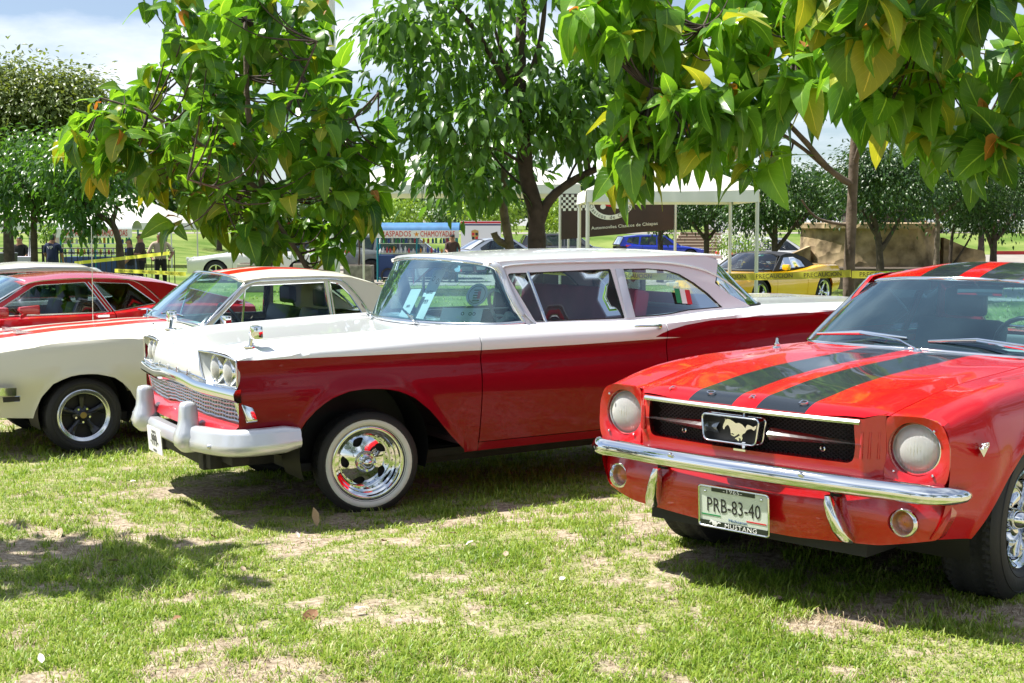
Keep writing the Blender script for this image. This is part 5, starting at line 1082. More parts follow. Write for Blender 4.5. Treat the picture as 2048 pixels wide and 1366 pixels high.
# ---------------------------------------------------------------- a plain car for the rows further back
def build_plain(name, label, P, spec, group=None, seats=True):
    car = thing(name, label, 'car', group=group); L0, L1 = spec['x']; wb = spec['wb']; R0 = spec.get('R', .33)
    X = list(np.linspace(L0, L1, 14)); K = simple_keys(X, spec['w'], spec['rock'], spec['crease'], spec['belt'], spec['deck'])
    af = round_arch(0, R0-.01, R0+.05); ar = round_arch(-wb, R0-.01, R0+.05)
    sh = Shell(K, 12, 4, 10, [af, ar], x0=L0-.4, x1=L0, rocker=.05, xf=spec.get('xf'))
    xs = sorted(set(np.round(np.concatenate([np.linspace(L1, L0, 44), [af[0][0], af[-1][0], ar[0][0], ar[-1][0], af[1][0], af[-2][0], ar[1][0], ar[-2][0]], [p[0] for p in af[1:-1:2]], [p[0] for p in ar[1:-1:2]], spec['doors']]), 4)), reverse=True)
    sh.grid(xs); n = len(xs)-1; NS, NT = 12, 10; ds = [sh.ix(x) for x in spec['doors']]; iC = sh.ix(spec['cowl']); iB = sh.ix(spec['boot'])
    for s in (1, -1):
        sh.part('front_fender', 0, ds[0], 0, NS+4, P, car, side=s, gap=(0, 1, 0, 1), g=.006)
        for a, b_ in zip(ds, ds[1:]): sh.part('door', a, b_, 1, NS+2, P, car, side=s, gap=(1, 1, 1, 0), g=.006)
        sh.part('rocker_panel', ds[0], ds[-1], 0, 1, P, car, side=s, gap=(0,)*4, lip=0); sh.part('rear_quarter_panel', ds[-1], n, 0, NS+4, P, car, side=s, gap=(1, 0, 0, 0), g=.006)
    sh.part('bonnet', 0, iC, NS+4, NS+NT, P, car, both=True, gap=(0,)*4, lip=0); sh.part('cowl_panel', iC, ds[0]+2 if ds[0] > iC else iC+3, NS+2, NS+NT, P, car, both=True, gap=(0,)*4, lip=0)
    sh.part('boot_lid', iB, n, NS+2, NS+NT, P, car, both=True, gap=(0,)*4, lip=0)
    for i_ in (0, -1):
        V = [tuple(p) for p in sh.G[i_]]; V2 = [(x, -y, z) for x, y, z in V][::-1]; pd('end_panel', V+V2, [tuple(range(len(V+V2)))], P, car, smooth=0, fix=True)
    cabin(car, spec['cab'], spec.get('roofm', P), spec.get('roofm', P), spec.get('rail', seal), spec.get('glass', darkglass), spec.get('wsg', darkglass), detail=spec.get('detail', False), interior=mat('black_seat_vinyl', (.025, .026, .03), .45), seats=seats, frame_m=spec.get('framem', seal))
    w0 = spec['w'][0][1]
    for s in (1, -1):
        G0 = sh.G[0]; G1 = sh.G[-1]
        for G, nm, mm, k_ in ((G0, 'headlight', lensm, 1), (G1, 'tail_light', redlens, -1)):
            zz = spec['lampz'][0 if k_ > 0 else 1]; xx = G[0][0]; b = MB(); b.box((xx+.005*k_, (spec['lampy'])*s, zz), (.05, spec.get('lampw', .28), spec.get('lamph', .12))); b.box((xx-.12*k_, (spec['lampy']+.15)*s, zz), (.26, .10, spec.get('lamph', .12)*.8)); b.build(nm, mm, car, bevel=.02)
        b = MB(); b.box((spec['cab']['ws'][0][0][0]-.22, (spec['cab']['y0']+.13)*s, spec['cab']['zb']+.06), (.12, .16, .11)); b.build('wing_mirror', P, car, bevel=.03)
    b = MB(); b.box(((L0+L1)/2, 0, .28), (abs(L1-L0)-.6, 1.2, .08)); b.build('chassis', blackm, car)
    wheel_well(car, 0, spec['tw']-.02, R0, R0+.04, .3); wheel_well(car, -wb, spec['tw']-.02, R0, R0+.04, .3)
    src = bpy.data.objects.new('wheel', None); COL.objects.link(src); src.parent = car; rr = R0*spec.get('rim', .66); tyre(src, R0, rr, .22, n=28)
    spoke_wheel(src, rr-.003, .22, spec.get('wheelm', brushed), spec.get('wheelm', brushed)); src.location = (0, spec['tw']-.11, R0-.01)
    for x, s in ((0, -1), (-wb, 1), (-wb, -1)): dup_wheel(src, car, (x, (spec['tw']-.11)*s, R0-.01), s)
    return car
def flat(v): return [(-9, v), (9, v)]
def put(o, x, y, heading, dz=0.): o.location = (x, y, gz(x, y)+dz); o.rotation_euler = (0, 0, R(heading)); return o
def spec_sedan(h=1.45, L=(.88, -3.6), wb=2.65, w=.88):
    zb = h*.635; return dict(x=L, wb=wb, w=[(L[1], w-.08), (L[1]+.5, w), (L[0]-.5, w), (L[0], w-.12)], rock=[(L[1], .32), (-wb+.4, .2), (-.4, .2), (L[0], .26)], crease=[(-9, .62), (9, .58)],
        belt=[(L[1], zb+.02), (-1.5, zb), (-.3, zb-.05), (L[0], zb-.28)], deck=[(L[1], zb+.08), (-1.5, zb+.02), (-.5, zb+.0), (L[0], zb-.26)], doors=[-.55, -1.65, -2.45], cowl=-.45, boot=-3.0, lampz=(zb-.25, zb-.08), lampy=w-.30, tw=w-.04,
        cab=dict(y0=w-.09, zb=zb, tumble=.42, xm=-1.6, plan=.03, side=[(-.50, zb-.02), (-1.25, h-.08), (-1.7, h-.045), (-2.3, h-.07), (-3.15, zb+.05), (-3.2, zb-.02)],
            windows=[roundpoly([(-.78, zb+.02), (-1.30, h-.13), (-1.68, h-.10), (-1.70, zb+.02)], .03, 2), roundpoly([(-1.76, zb+.02), (-1.74, h-.10), (-2.25, h-.13), (-2.75, zb+.12), (-2.72, zb+.02)], .03, 2)],
            roof=(-1.30, -2.55, h-.05, .05, .06), roof_edge=[(-2.7, h-.17), (-2.3, h-.07), (-1.7, h-.045), (-1.2, h-.085)],
            ws=([(-.52, w-.16, zb), (-.38, .4, zb), (-.34, 0, zb)], [(-1.28, w-.32, h-.08), (-1.22, .3, h-.05), (-1.2, 0, h-.045)]), rw=([(-3.15, w-.2, zb+.04), (-3.25, .3, zb+.06), (-3.28, 0, zb+.06)], [(-2.5, w-.33, h-.12), (-2.58, .3, h-.09), (-2.6, 0, h-.09)])))
def spec_suv(h=1.66, L=(.90, -3.65), wb=2.75, w=.93):
    zb = h*.62; return dict(x=L, wb=wb, R=.37, w=[(L[1], w-.08), (L[1]+.4, w), (L[0]-.5, w), (L[0], w-.10)], rock=[(L[1], .42), (-wb+.4, .28), (-.4, .28), (L[0], .32)], crease=[(-9, .70), (9, .68)],
        belt=[(L[1], zb+.05), (-1.5, zb), (-.3, zb-.03), (L[0], zb-.22)], deck=[(L[1], zb+.07), (-1.5, zb+.02), (-.5, zb+.02), (L[0], zb-.18)], doors=[-.55, -1.65, -2.5], cowl=-.45, boot=-3.45, lampz=(zb-.22, zb-.02), lampy=w-.28, tw=w-.02,
        cab=dict(y0=w-.10, zb=zb, tumble=.36, xm=-1.7, plan=.02, side=[(-.50, zb-.02), (-1.20, h-.08), (-1.7, h-.04), (-2.7, h-.05), (-3.40, h-.14), (-3.62, zb+.05), (-3.62, zb-.02)],
            windows=[roundpoly([(-.80, zb+.02), (-1.28, h-.14), (-1.68, h-.11), (-1.70, zb+.02)], .03, 2), roundpoly([(-1.76, zb+.02), (-1.74, h-.11), (-2.50, h-.12), (-2.60, zb+.03)], .03, 2), roundpoly([(-2.68, zb+.04), (-2.60, h-.12), (-3.15, h-.17), (-3.30, zb+.16)], .04, 2)],
            roof=(-1.22, -3.42, h-.05, .04, .06), roof_edge=[(-3.5, h-.15), (-2.7, h-.05), (-1.7, h-.04), (-1.2, h-.08)],
            ws=([(-.52, w-.16, zb), (-.40, .4, zb), (-.36, 0, zb)], [(-1.20, w-.32, h-.08), (-1.15, .3, h-.05), (-1.13, 0, h-.045)]), rw=([(-3.64, w-.18, zb+.04), (-3.68, 0, zb+.05)], [(-3.42, w-.28, h-.14), (-3.46, 0, h-.11)])))
def build_fastback():
    RP = mat('scarlet_car_paint', (.50, .006, .015), .26, coat=1.)
    sp = spec_sedan(1.31, (.98, -3.72), 2.743, .90); zb = .90
    sp.update(x=(.98, -3.72), doors=[-.62, -2.15], cowl=-.60, boot=-3.62, belt=[(-3.72, .93), (-2.743, .98), (-2.1, .90), (-.6, .885), (.98, .80)], deck=[(-3.72, .98), (-2.743, 1.0), (-.75, .93), (.98, .84)], R=.32, tw=.84, detail=True, glass=glass('side_glass_smoked', (.40, .50, .52), 1.8), wsg=wsglass, rail=brushed, framem=brushed, wheelm=brushed)
    sp['cab'] = dict(y0=.78, zb=.885, tumble=.40, xm=-1.9, plan=.015,
        side=[(-.74, .885), (-1.10, 1.07), (-1.32, 1.20), (-1.42, 1.235), (-1.8, 1.258), (-2.25, 1.245), (-2.7, 1.19), (-3.1, 1.10), (-3.5, 1.0), (-3.6, .95), (-2.743, .93)],
        windows=[roundpoly([(-.90, .90), (-1.40, 1.20), (-1.9, 1.218), (-2.10, .905)], [.02, .05, .01, .01], 3), roundpoly([(-2.16, .91), (-1.965, 1.218), (-2.35, 1.195), (-2.62, .98)], [.02, .01, .02, .02], 3)],
        bars=[[(-2.13, .91), (-1.93, 1.215)]], rail=[(-.80, .90), (-1.12, 1.085), (-1.36, 1.225), (-1.5, 1.242), (-1.9, 1.255), (-2.35, 1.232), (-2.68, .985)],
        roof=(-1.30, -3.58, 1.25, .06, .07), roof_edge=[(-3.6, .965), (-3.1, 1.10), (-2.7, 1.195), (-2.25, 1.247), (-1.8, 1.262), (-1.42, 1.24), (-1.25, 1.20)],
        ws=([(-.78, .73, .90), (-.66, .5, .905), (-.60, .25, .91), (-.58, 0, .91)], [(-1.36, .56, 1.215), (-1.30, .42, 1.245), (-1.26, .2, 1.262), (-1.25, 0, 1.265)]),
        rw=([(-3.40, .4, 1.0), (-3.44, 0, 1.0)], [(-2.6, .4, 1.20), (-2.6, 0, 1.21)]))
    c = build_plain('red_fastback', 'red fastback coupe with a slanted roof and red door mirror behind the cream coupe', RP, sp)
    # sports mirror on the driver's door
    b = MB(); b.prism([(-.10, -.045), (.07, -.03), (.10, .0), (.09, .035), (-.10, .05)], -.05, .05, lambda u, v, h: (-1.24+u, .99+h*.9, .965+v)); b.tube([(-1.2, .86, .89), (-1.22, .95, .93)], .022, 6); b.build('door_mirror', RP, c, bevel=.015)
    return c
def build_far_white():
    WP = mat('old_white_car_paint', (.70, .69, .62), .32, coat=.8)
    sp = spec_sedan(1.36, (.9, -3.9), 2.8, .93); sp.update(x=(.95, -3.9), doors=[-.62, -2.0], cowl=-.6, boot=-3.0, belt=[(-3.9, .90), (-2.6, .93), (-1.9, .90), (.95, .86)], deck=[(-3.9, .93), (-.7, .95), (.95, .90)], detail=True, glass=clear, wsg=clear, rail=brushed, framem=brushed)
    sp['cab'] = dict(y0=.80, zb=.90, tumble=.34, xm=-1.9, plan=.015, side=[(-.80, .90), (-1.20, 1.20), (-1.30, 1.285), (-1.8, 1.305), (-2.4, 1.29), (-2.85, 1.10), (-3.15, .91)],
        windows=[roundpoly([(-.93, .92), (-1.30, 1.24), (-1.95, 1.255), (-2.0, .92)], .02, 2), roundpoly([(-2.06, .92), (-2.02, 1.255), (-2.22, 1.24), (-2.50, .93)], .02, 2)], bars=[], rail=[(-.85, .93), (-1.26, 1.265), (-1.8, 1.29), (-2.35, 1.275), (-2.6, 1.0)],
        roof=(-1.22, -2.8, 1.305, .055, .08), roof_edge=[(-2.9, 1.09), (-2.4, 1.292), (-1.8, 1.308), (-1.2, 1.28)], ws=([(-.85, .76, .92), (-.72, .4, .94), (-.68, 0, .945)], [(-1.28, .63, 1.27), (-1.2, .3, 1.31), (-1.17, 0, 1.315)]), rw=([(-3.1, .62, .93), (-3.16, 0, .94)], [(-2.6, .56, 1.22), (-2.66, 0, 1.26)]))
    return build_plain('cream_saloon', 'cream old two door saloon at the far left end of the row', WP, sp)
def build_sports():
    YP = mat('yellow_car_paint', (.95, .53, .004), .22, coat=1.); sp = spec_sedan(1.24, (.95, -3.55), 2.69, .93)
    sp.update(x=(.95, -3.52), w=[(-3.52, .84), (-2.9, .94), (-1.6, .89), (-.3, .93), (.5, .90), (.95, .62)], rock=[(-3.52, .34), (-2.3, .18), (-.4, .18), (.95, .20)], belt=[(-3.52, .90), (-2.69, .915), (-2.0, .84), (-1.2, .80), (-.2, .80), (.6, .66), (.95, .50)], deck=[(-3.52, .92), (-2.69, .93), (-1.0, .83), (-.2, .80), (.5, .68), (.95, .50)],
        crease=[(-9, .56), (9, .50)], doors=[-.62, -1.95], cowl=-.75, boot=-2.2, lampz=(.56, .70), lampy=.60, lampw=.22, lamph=.09, R=.335, rim=.76, tw=.90, detail=True, roofm=mat('black_soft_top_cloth', (.014, .016, .022), .85), glass=glass('blue_tinted_glass', (.45, .58, .62), 2.), wsg=glass('blue_tinted_glass', (.45, .58, .62), 2.), rail=seal, framem=seal, wheelm=chrome)
    BT = sp['roofm']; sp['cab'] = dict(y0=.76, zb=.84, tumble=.52, xm=-1.6, plan=.03, side=[(-.72, .82), (-1.28, 1.13), (-1.5, 1.165), (-1.9, 1.16), (-2.25, 1.08), (-2.55, .93), (-2.6, .88)],
        windows=[roundpoly([(-.98, .85), (-1.36, 1.10), (-1.80, 1.11), (-2.08, 1.02), (-2.16, .88)], .03, 3)], roof=(-1.26, -2.5, 1.165, .05, .08), roof_edge=[(-2.6, .93), (-2.25, 1.085), (-1.9, 1.165), (-1.5, 1.17), (-1.2, 1.12)],
        ws=([(-.80, .72, .84), (-.55, .45, .835), (-.46, 0, .83)], [(-1.30, .52, 1.135), (-1.2, .3, 1.18), (-1.17, 0, 1.19)]), rw=([(-2.62, .4, .94), (-2.66, 0, .96)], [(-2.3, .4, 1.10), (-2.32, 0, 1.12)]))
    c = build_plain('sports_car', 'yellow low sports car with black soft top and chrome wheels', YP, sp)
    for k, mm in enumerate((printg, printw, printr)):
        b = MB(); b.box((-1.165, .22-.07*k, 1.135), (.09, .065, .004), Matrix.Rotation(.42, 3, 'Y')); b.build('windscreen_sticker', mm, c)
    return c
cream = build_cream_coupe(); place_car(cream, 'w', *CARPOSE['w'])
def rel(car_key, o, off, dz):
    org, B = CARPOSE[car_key]; h = math.atan2(B[0][1], B[0][0]); o.location = (off[0], off[1], dz+CAMH); o.rotation_euler = (0, 0, h)
fb = build_fastback(); rel('w', fb, (-6.35, 13.2), -1.80)
fw = build_far_white(); rel('w', fw, (-7.85, 16.4), -1.83)
vette = build_sports(); put(vette, 4.42, 27.7, 229)
# ---------------------------------------------------------------- vegetation
def leaf_material(name, c1, c2, cu, veins=True, trans=.38, rough=.38):
    """leaf: darker/lighter green by patch, paler ribs, light shining through"""
    m, t, b = new_mat(name); o = t.nodes['Material Output']
    b.inputs['Roughness'].default_value = rough; b.inputs['Specular IOR Level'].default_value = .45
    g = N(t, 'ShaderNodeNewGeometry'); n = N(t, 'ShaderNodeTexNoise', i_Scale=1.7, i_Detail=3.); t.links.new(g.outputs['Position'], n.inputs['Vector'])
    oi = N(t, 'ShaderNodeObjectInfo'); fac = M2(t, 'ADD', M2(t, 'MULTIPLY', n.outputs['Fac'], .8), M2(t, 'MULTIPLY', oi.outputs['Random'], .35))
    at = N(t, 'ShaderNodeAttribute', attribute_name='rnd'); fac = M2(t, 'ADD', fac, M2(t, 'MULTIPLY', at.outputs['Fac'], .35))
    r = N(t, 'ShaderNodeValToRGB'); t.links.new(fac, r.inputs[0]); r.color_ramp.elements[0].position = .38; r.color_ramp.elements[1].position = .85
    r.color_ramp.elements[0].color = (*c1, 1); r.color_ramp.elements[1].color = (*c2, 1); col = r.outputs[0]
    if veins:
        uv = N(t, 'ShaderNodeUVMap'); sp = N(t, 'ShaderNodeSeparateXYZ'); t.links.new(uv.outputs[0], sp.inputs[0])
        a = M2(t, 'ABSOLUTE', M2(t, 'SUBTRACT', sp.outputs[1], .5)); w = M2(t, 'FRACT', M2(t, 'SUBTRACT', M2(t, 'MULTIPLY', sp.outputs[0], 8.), M2(t, 'MULTIPLY', a, 5.)))
        v1 = M2(t, 'LESS_THAN', w, .07); v2 = M2(t, 'LESS_THAN', a, .022); vv = M2(t, 'MAXIMUM', M2(t, 'MULTIPLY', v1, .22), M2(t, 'MULTIPLY', v2, .8))
        mi = N(t, 'ShaderNodeMixRGB', i_2=(min(1, c2[0]*1.9+.05), min(1, c2[1]*1.5+.06), c2[2]*1.5+.03, 1)); t.links.new(vv, mi.inputs[0]); t.links.new(col, mi.inputs[1]); col = mi.outputs[0]
        bp = N(t, 'ShaderNodeBump', i_Strength=.35, i_Distance=.01); t.links.new(w, bp.inputs['Height']); t.links.new(bp.outputs[0], b.inputs['Normal'])
    t.links.new(col, b.inputs['Base Color'])
    tr = N(t, 'ShaderNodeBsdfTranslucent'); hs = N(t, 'ShaderNodeMixRGB', blend_type='MULTIPLY', i_0=1.0, i_2=(*cu, 1)); t.links.new(col, hs.inputs[1]); t.links.new(hs.outputs[0], tr.inputs[0])
    mxs = N(t, 'ShaderNodeMixShader', i_0=trans); t.links.new(b.outputs[0], mxs.inputs[1]); t.links.new(tr.outputs[0], mxs.inputs[2]); t.links.new(mxs.outputs[0], o.inputs[0]); return m
teak_leaf = leaf_material('broad_green_leaf', (.030, .105, .012), (.14, .30, .026), (2.2, 2.0, .8), trans=.45, rough=.28)
teak_young = leaf_material('young_orange_leaf', (.30, .16, .02), (.42, .20, .05), (1.7, 1.2, .8))
teak_yel = leaf_material('yellow_green_leaf', (.20, .28, .02), (.34, .38, .04), (1.7, 1.5, .6))
mid_leaf = leaf_material('glossy_dark_leaf', (.024, .070, .014), (.085, .175, .030), (2.2, 2.3, .9), veins=False, rough=.30)
ficus_leaf = leaf_material('small_dark_leaf', (.010, .034, .006), (.036, .085, .010), (2.0, 2.2, .8), veins=False, trans=.22)
bright_leaf = leaf_material('small_bright_leaf', (.06, .14, .012), (.17, .28, .03), (2., 1.8, .8), veins=False)
olive_leaf = leaf_material('small_olive_leaf', (.045, .08, .018), (.13, .18, .045), (2., 1.8, .9), veins=False)
bark = mat('grey_brown_bark', (.19, .145, .11), .9, noise=.5, nscale=9, bump=.9, bscale=26)
bark_d = mat('dark_bark', (.085, .062, .048), .9, noise=.5, nscale=9, bump=.9, bscale=30)
lime = mat('limewashed_bark', (.55, .54, .50), .9, noise=.3, nscale=14, bump=.5, bscale=26)
def leaf_shape(L=1., W=.6, seg=6, fold=.12, droop=.35, wav=.03, seed=0, pt=.75):
    r = random.Random(seed); V = []; UV = []
    for i in range(seg+1):
        u = i/seg; w = W/2*math.sin(math.pi*min(1, (u*.97+.015))**pt)**.8 if 0 < i < seg else .004
        a = droop*u; x = L*(u-.12*droop*u*u); z = -L*droop*u*u*.75
        for v in (-1, 0, 1): V.append((x, v*w, z+fold*abs(v)*w*1.2+(wav*r.uniform(-1, 1) if v else 0))); UV.append((u, .5+v*.5))
    F = [(i*3+j, i*3+j+1, (i+1)*3+j+1, (i+1)*3+j) for i in range(seg) for j in range(2)]
    return np.array(V), F, np.array(UV)
def leaf_mesh(name, shape, m):
    V, F, UV = shape; me = bpy.data.meshes.new(name); me.from_pydata(V.tolist(), [], F); uvl = me.uv_layers.new(name='UVMap')
    li = np.array([i for f in F for i in f]); uvl.data.foreach_set('uv', UV[li].astype(np.float32).ravel()); me.materials.append(m); finish(me, 180); return me
def merge_leaves(name, shape, Ms, rnds, m, parent=None, kind=None, mats_idx=None):
    """Ms: (n,3,4) transforms"""
    V, F, UV = shape; n = len(Ms); k = len(V); F = np.array(F)
    P = np.einsum('nij,kj->nki', Ms[:, :, :3], V)+Ms[:, None, :, 3]; Q = (F[None]+(np.arange(n)*k)[:, None, None]).reshape(-1, F.shape[1])
    me = bpy.data.meshes.new(name); me.vertices.add(n*k); me.vertices.foreach_set('co', P.astype(np.float32).ravel())
    nf, c = Q.shape; me.loops.add(nf*c); me.loops.foreach_set('vertex_index', Q.ravel().astype(np.int32)); me.polygons.add(nf)
    me.polygons.foreach_set('loop_start', (np.arange(nf)*c).astype(np.int32)); me.polygons.foreach_set('loop_total', np.full(nf, c, np.int32)); me.polygons.foreach_set('use_smooth', np.ones(nf, bool))
    uvl = me.uv_layers.new(name='UVMap'); uvl.data.foreach_set('uv', np.tile(UV[F.ravel()], (n, 1)).astype(np.float32).ravel())
    at = me.attributes.new('rnd', 'FLOAT', 'POINT'); at.data.foreach_set('value', np.repeat(rnds, k).astype(np.float32)); me.update(calc_edges=True); me.validate()
    for q in (m if isinstance(m, list) else [m]): me.materials.append(q)
    if mats_idx is not None: me.polygons.foreach_set('material_index', np.repeat(mats_idx, nf//n).astype(np.int32))
    return link(name, me, None, parent, kind)
def rot_from(dirs, ups, scale, rolls=None):
    """frames: x along dirs, z near ups"""
    x = dirs/np.linalg.norm(dirs, axis=1, keepdims=True); y = np.cross(ups, x); y /= np.maximum(np.linalg.norm(y, axis=1, keepdims=True), 1e-6); z = np.cross(x, y)
    if rolls is not None: c, s = np.cos(rolls)[:, None], np.sin(rolls)[:, None]; y, z = y*c+z*s, z*c-y*s
    return np.stack([x, y, z], -1)*scale[:, None, None]
def branch_mesh(name, paths, m, parent, kind=None, n=8):
    b = MB()
    for pts, r0, r1 in paths:
        P = smoothpath(pts, max(4, 3*len(pts))); k = len(P); rr = [(r0+(r1-r0)*i/(k-1))*(1+.06*math.sin(i*2.3)) for i in range(k)]; b.tube(P, rr, n)
    return b.build(name, m, parent, smooth=80, kind=kind)
def broad_tree(name, label, base, trunks, blobs, nclus, leafL, nobj=300, seed=1, group=None, per=(5, 9), young=.03, camp=(0, 0, 1.6)):
    """tree with large drooping leaves in whorls; blobs: (centre, radii, weight) ellipsoids that hold the crown (world)"""
    R_ = np.random.default_rng(seed); t = thing(name, label, 'tree', base, group=group); bx, by, bz_ = base
    rel_ = lambda p: (p[0]-bx, p[1]-by, p[2]-bz_)
    for pts, r0, r1 in trunks[:1]: branch_mesh('trunk', [([rel_(p) for p in pts], r0, r1)], bark, t, n=14)
    for pts, r0, r1 in trunks[1:]: branch_mesh('branch', [([rel_(p) for p in pts], r0, r1)], bark, t, n=8)
    ws = np.array([b[2] for b in blobs], float); ws /= ws.sum(); C = []
    allp = np.array([p for pts, _, _ in trunks for p in [tuple(q) for q in smoothpath(pts, 8)]])
    while len(C) < nclus:
        c, r, _ = blobs[R_.choice(len(blobs), p=ws)]; d = R_.normal(size=3); d /= np.linalg.norm(d); p = np.array(c)+d*np.array(r)*R_.uniform(.35, 1)**.5
        if all(np.linalg.norm(p-q) > leafL*.42 for q in C[-60:]): C.append(p)
    twigs = []; Ls = []
    for p in C:
        q = allp[np.argmin(np.linalg.norm(allp-p, axis=1))]
        out = p-q; out = out/max(np.linalg.norm(out), .01); out[2] = abs(out[2])*.5+.15; out /= np.linalg.norm(out)
        if np.linalg.norm(p-q) < 2.2: twigs.append(([rel_(q), rel_((q+p)/2+np.array([0, 0, -.08])), rel_(p)], .011, .005))
        k = R_.integers(*per); a0 = R_.uniform(0, 6.28)
        ax1 = np.cross(out, [0, 0, 1.]); ax1 /= max(np.linalg.norm(ax1), .01); ax2 = np.cross(out, ax1)
        for i in range(k):
            a = a0+2.4*i; tilt = R_.uniform(.15, .9)*(1-.3*i/k); d = out*tilt+(ax1*math.cos(a)+ax2*math.sin(a)); d[2] -= R_.uniform(.0, 1.15); d /= np.linalg.norm(d)
            s = leafL*R_.uniform(.5, 1.15)*(.65 if R_.random() < .15 else 1); typ = 1 if (i == 0 and R_.random() < young*5) else (2 if R_.random() < young*3.2 else 0)
            Ls.append((p+out*.03*(k-i), d, s*(.6 if typ == 1 else 1), typ, R_.uniform(-.5, .5)))
    branch_mesh('twigs', twigs, bark_d, t, kind='stuff', n=5)
    Ls.sort(key=lambda l: np.linalg.norm(l[0]-np.array(camp))-l[2]*2)
    shapes = [leaf_shape(1, .74, 7, .12, .45, .045, 1, .66), leaf_shape(1, .64, 7, .24, 1.0, .045, 2, .62), leaf_shape(1, .80, 7, .06, .65, .05, 3, .60), leaf_shape(1, .70, 7, .18, -.15, .055, 4, .7), leaf_shape(1, .50, 7, .45, .85, .045, 6)]
    mts = [teak_leaf, teak_young, teak_yel]; meshes = {}
    dirs = np.array([l[1] for l in Ls]); ups = np.tile([0, 0, 1.], (len(Ls), 1))+R_.normal(size=(len(Ls), 3))*.25; M = rot_from(dirs, ups, np.array([l[2] for l in Ls]), np.array([l[4] for l in Ls]))
    pos = np.array([l[0] for l in Ls])-np.array(base); M4 = np.concatenate([M, pos[:, :, None]], 2)
    for i in range(min(nobj, len(Ls))):
        key = ((0, 1, 2, 1, 3, 0, 2, 4)[i % 8], Ls[i][3])
        if key not in meshes: meshes[key] = leaf_mesh('leaf_mesh', shapes[key[0]], mts[key[1]])
        o = bpy.data.objects.new('leaf', meshes[key]); COL.objects.link(o); o.parent = t; mm = Matrix([list(r) for r in M4[i]]+[[0, 0, 0, 1]]); o.matrix_local = mm
    if len(Ls) > nobj:
        idx = np.arange(nobj, len(Ls)); merge_leaves('foliage', shapes[1], M4[idx], R_.random(len(idx)), mts, t, 'stuff', np.array([Ls[i][3] for i in idx]))
    return t
def small_tree(name, label, base, trunks, blobs, n, leafL, lm, W=.42, seed=1, group=None, droop=.5, bk=None, limeh=0., clump=26, spread=.30, cat='tree', hang=.4):
    """tree whose crown is many small leaves gathered in sprays"""
    R_ = np.random.default_rng(seed); t = thing(name, label, cat, base, group=group); B0 = np.array(base)
    rel_ = lambda p: tuple(np.array(p)-B0); bk = bk or bark_d
    for i, (pts, r0, r1) in enumerate(trunks): branch_mesh('trunk' if i == 0 else 'branch', [([rel_(p) for p in pts], r0, r1)], bk, t, n=10 if i == 0 else 7)
    if limeh:
        pts, r0, r1 = trunks[0]; P = smoothpath([rel_(p) for p in pts], 12); P = [p for p in P if p.z < limeh] or P[:2]
        b = MB(); b.tube(P, [r0*1.06]*len(P), 10); b.build('limewash_band', lime, t, smooth=80)
    ws = np.array([b[2] for b in blobs], float); ws /= ws.sum(); nc = max(1, n//clump); cs = []
    for _ in range(nc):
        c, r, _w = blobs[R_.choice(len(blobs), p=ws)]; d = R_.normal(size=3); d /= np.linalg.norm(d); cs.append(np.array(c)+d*np.array(r)*R_.uniform(.25, 1)**.45)
    cs = np.array(cs); cen = np.average([b[0] for b in blobs], axis=0, weights=ws)
    P = np.repeat(cs, clump, 0)+R_.normal(size=(nc*clump, 3))*spread*np.array([1, 1, .6])*(R_.uniform(.6, 1.3, (nc, 1)).repeat(clump, 0))
    d = (P-np.repeat(cs, clump, 0))/spread+(P-cen)*.25+R_.normal(size=P.shape)*.5; d[:, 2] -= hang+R_.random(len(P))*hang; s = leafL*R_.uniform(.6, 1.25, len(P))
    M = rot_from(d, np.tile([0, 0, 1.], (len(P), 1))+R_.normal(size=P.shape)*.35, s); M4 = np.concatenate([M, (P-B0)[:, :, None]], 2)
    seg = 3 if leafL > .1 else 2; merge_leaves('crown', leaf_shape(1, W, seg, .2, droop, .0, 4), M4, R_.random(len(P)), lm, t)
    return t
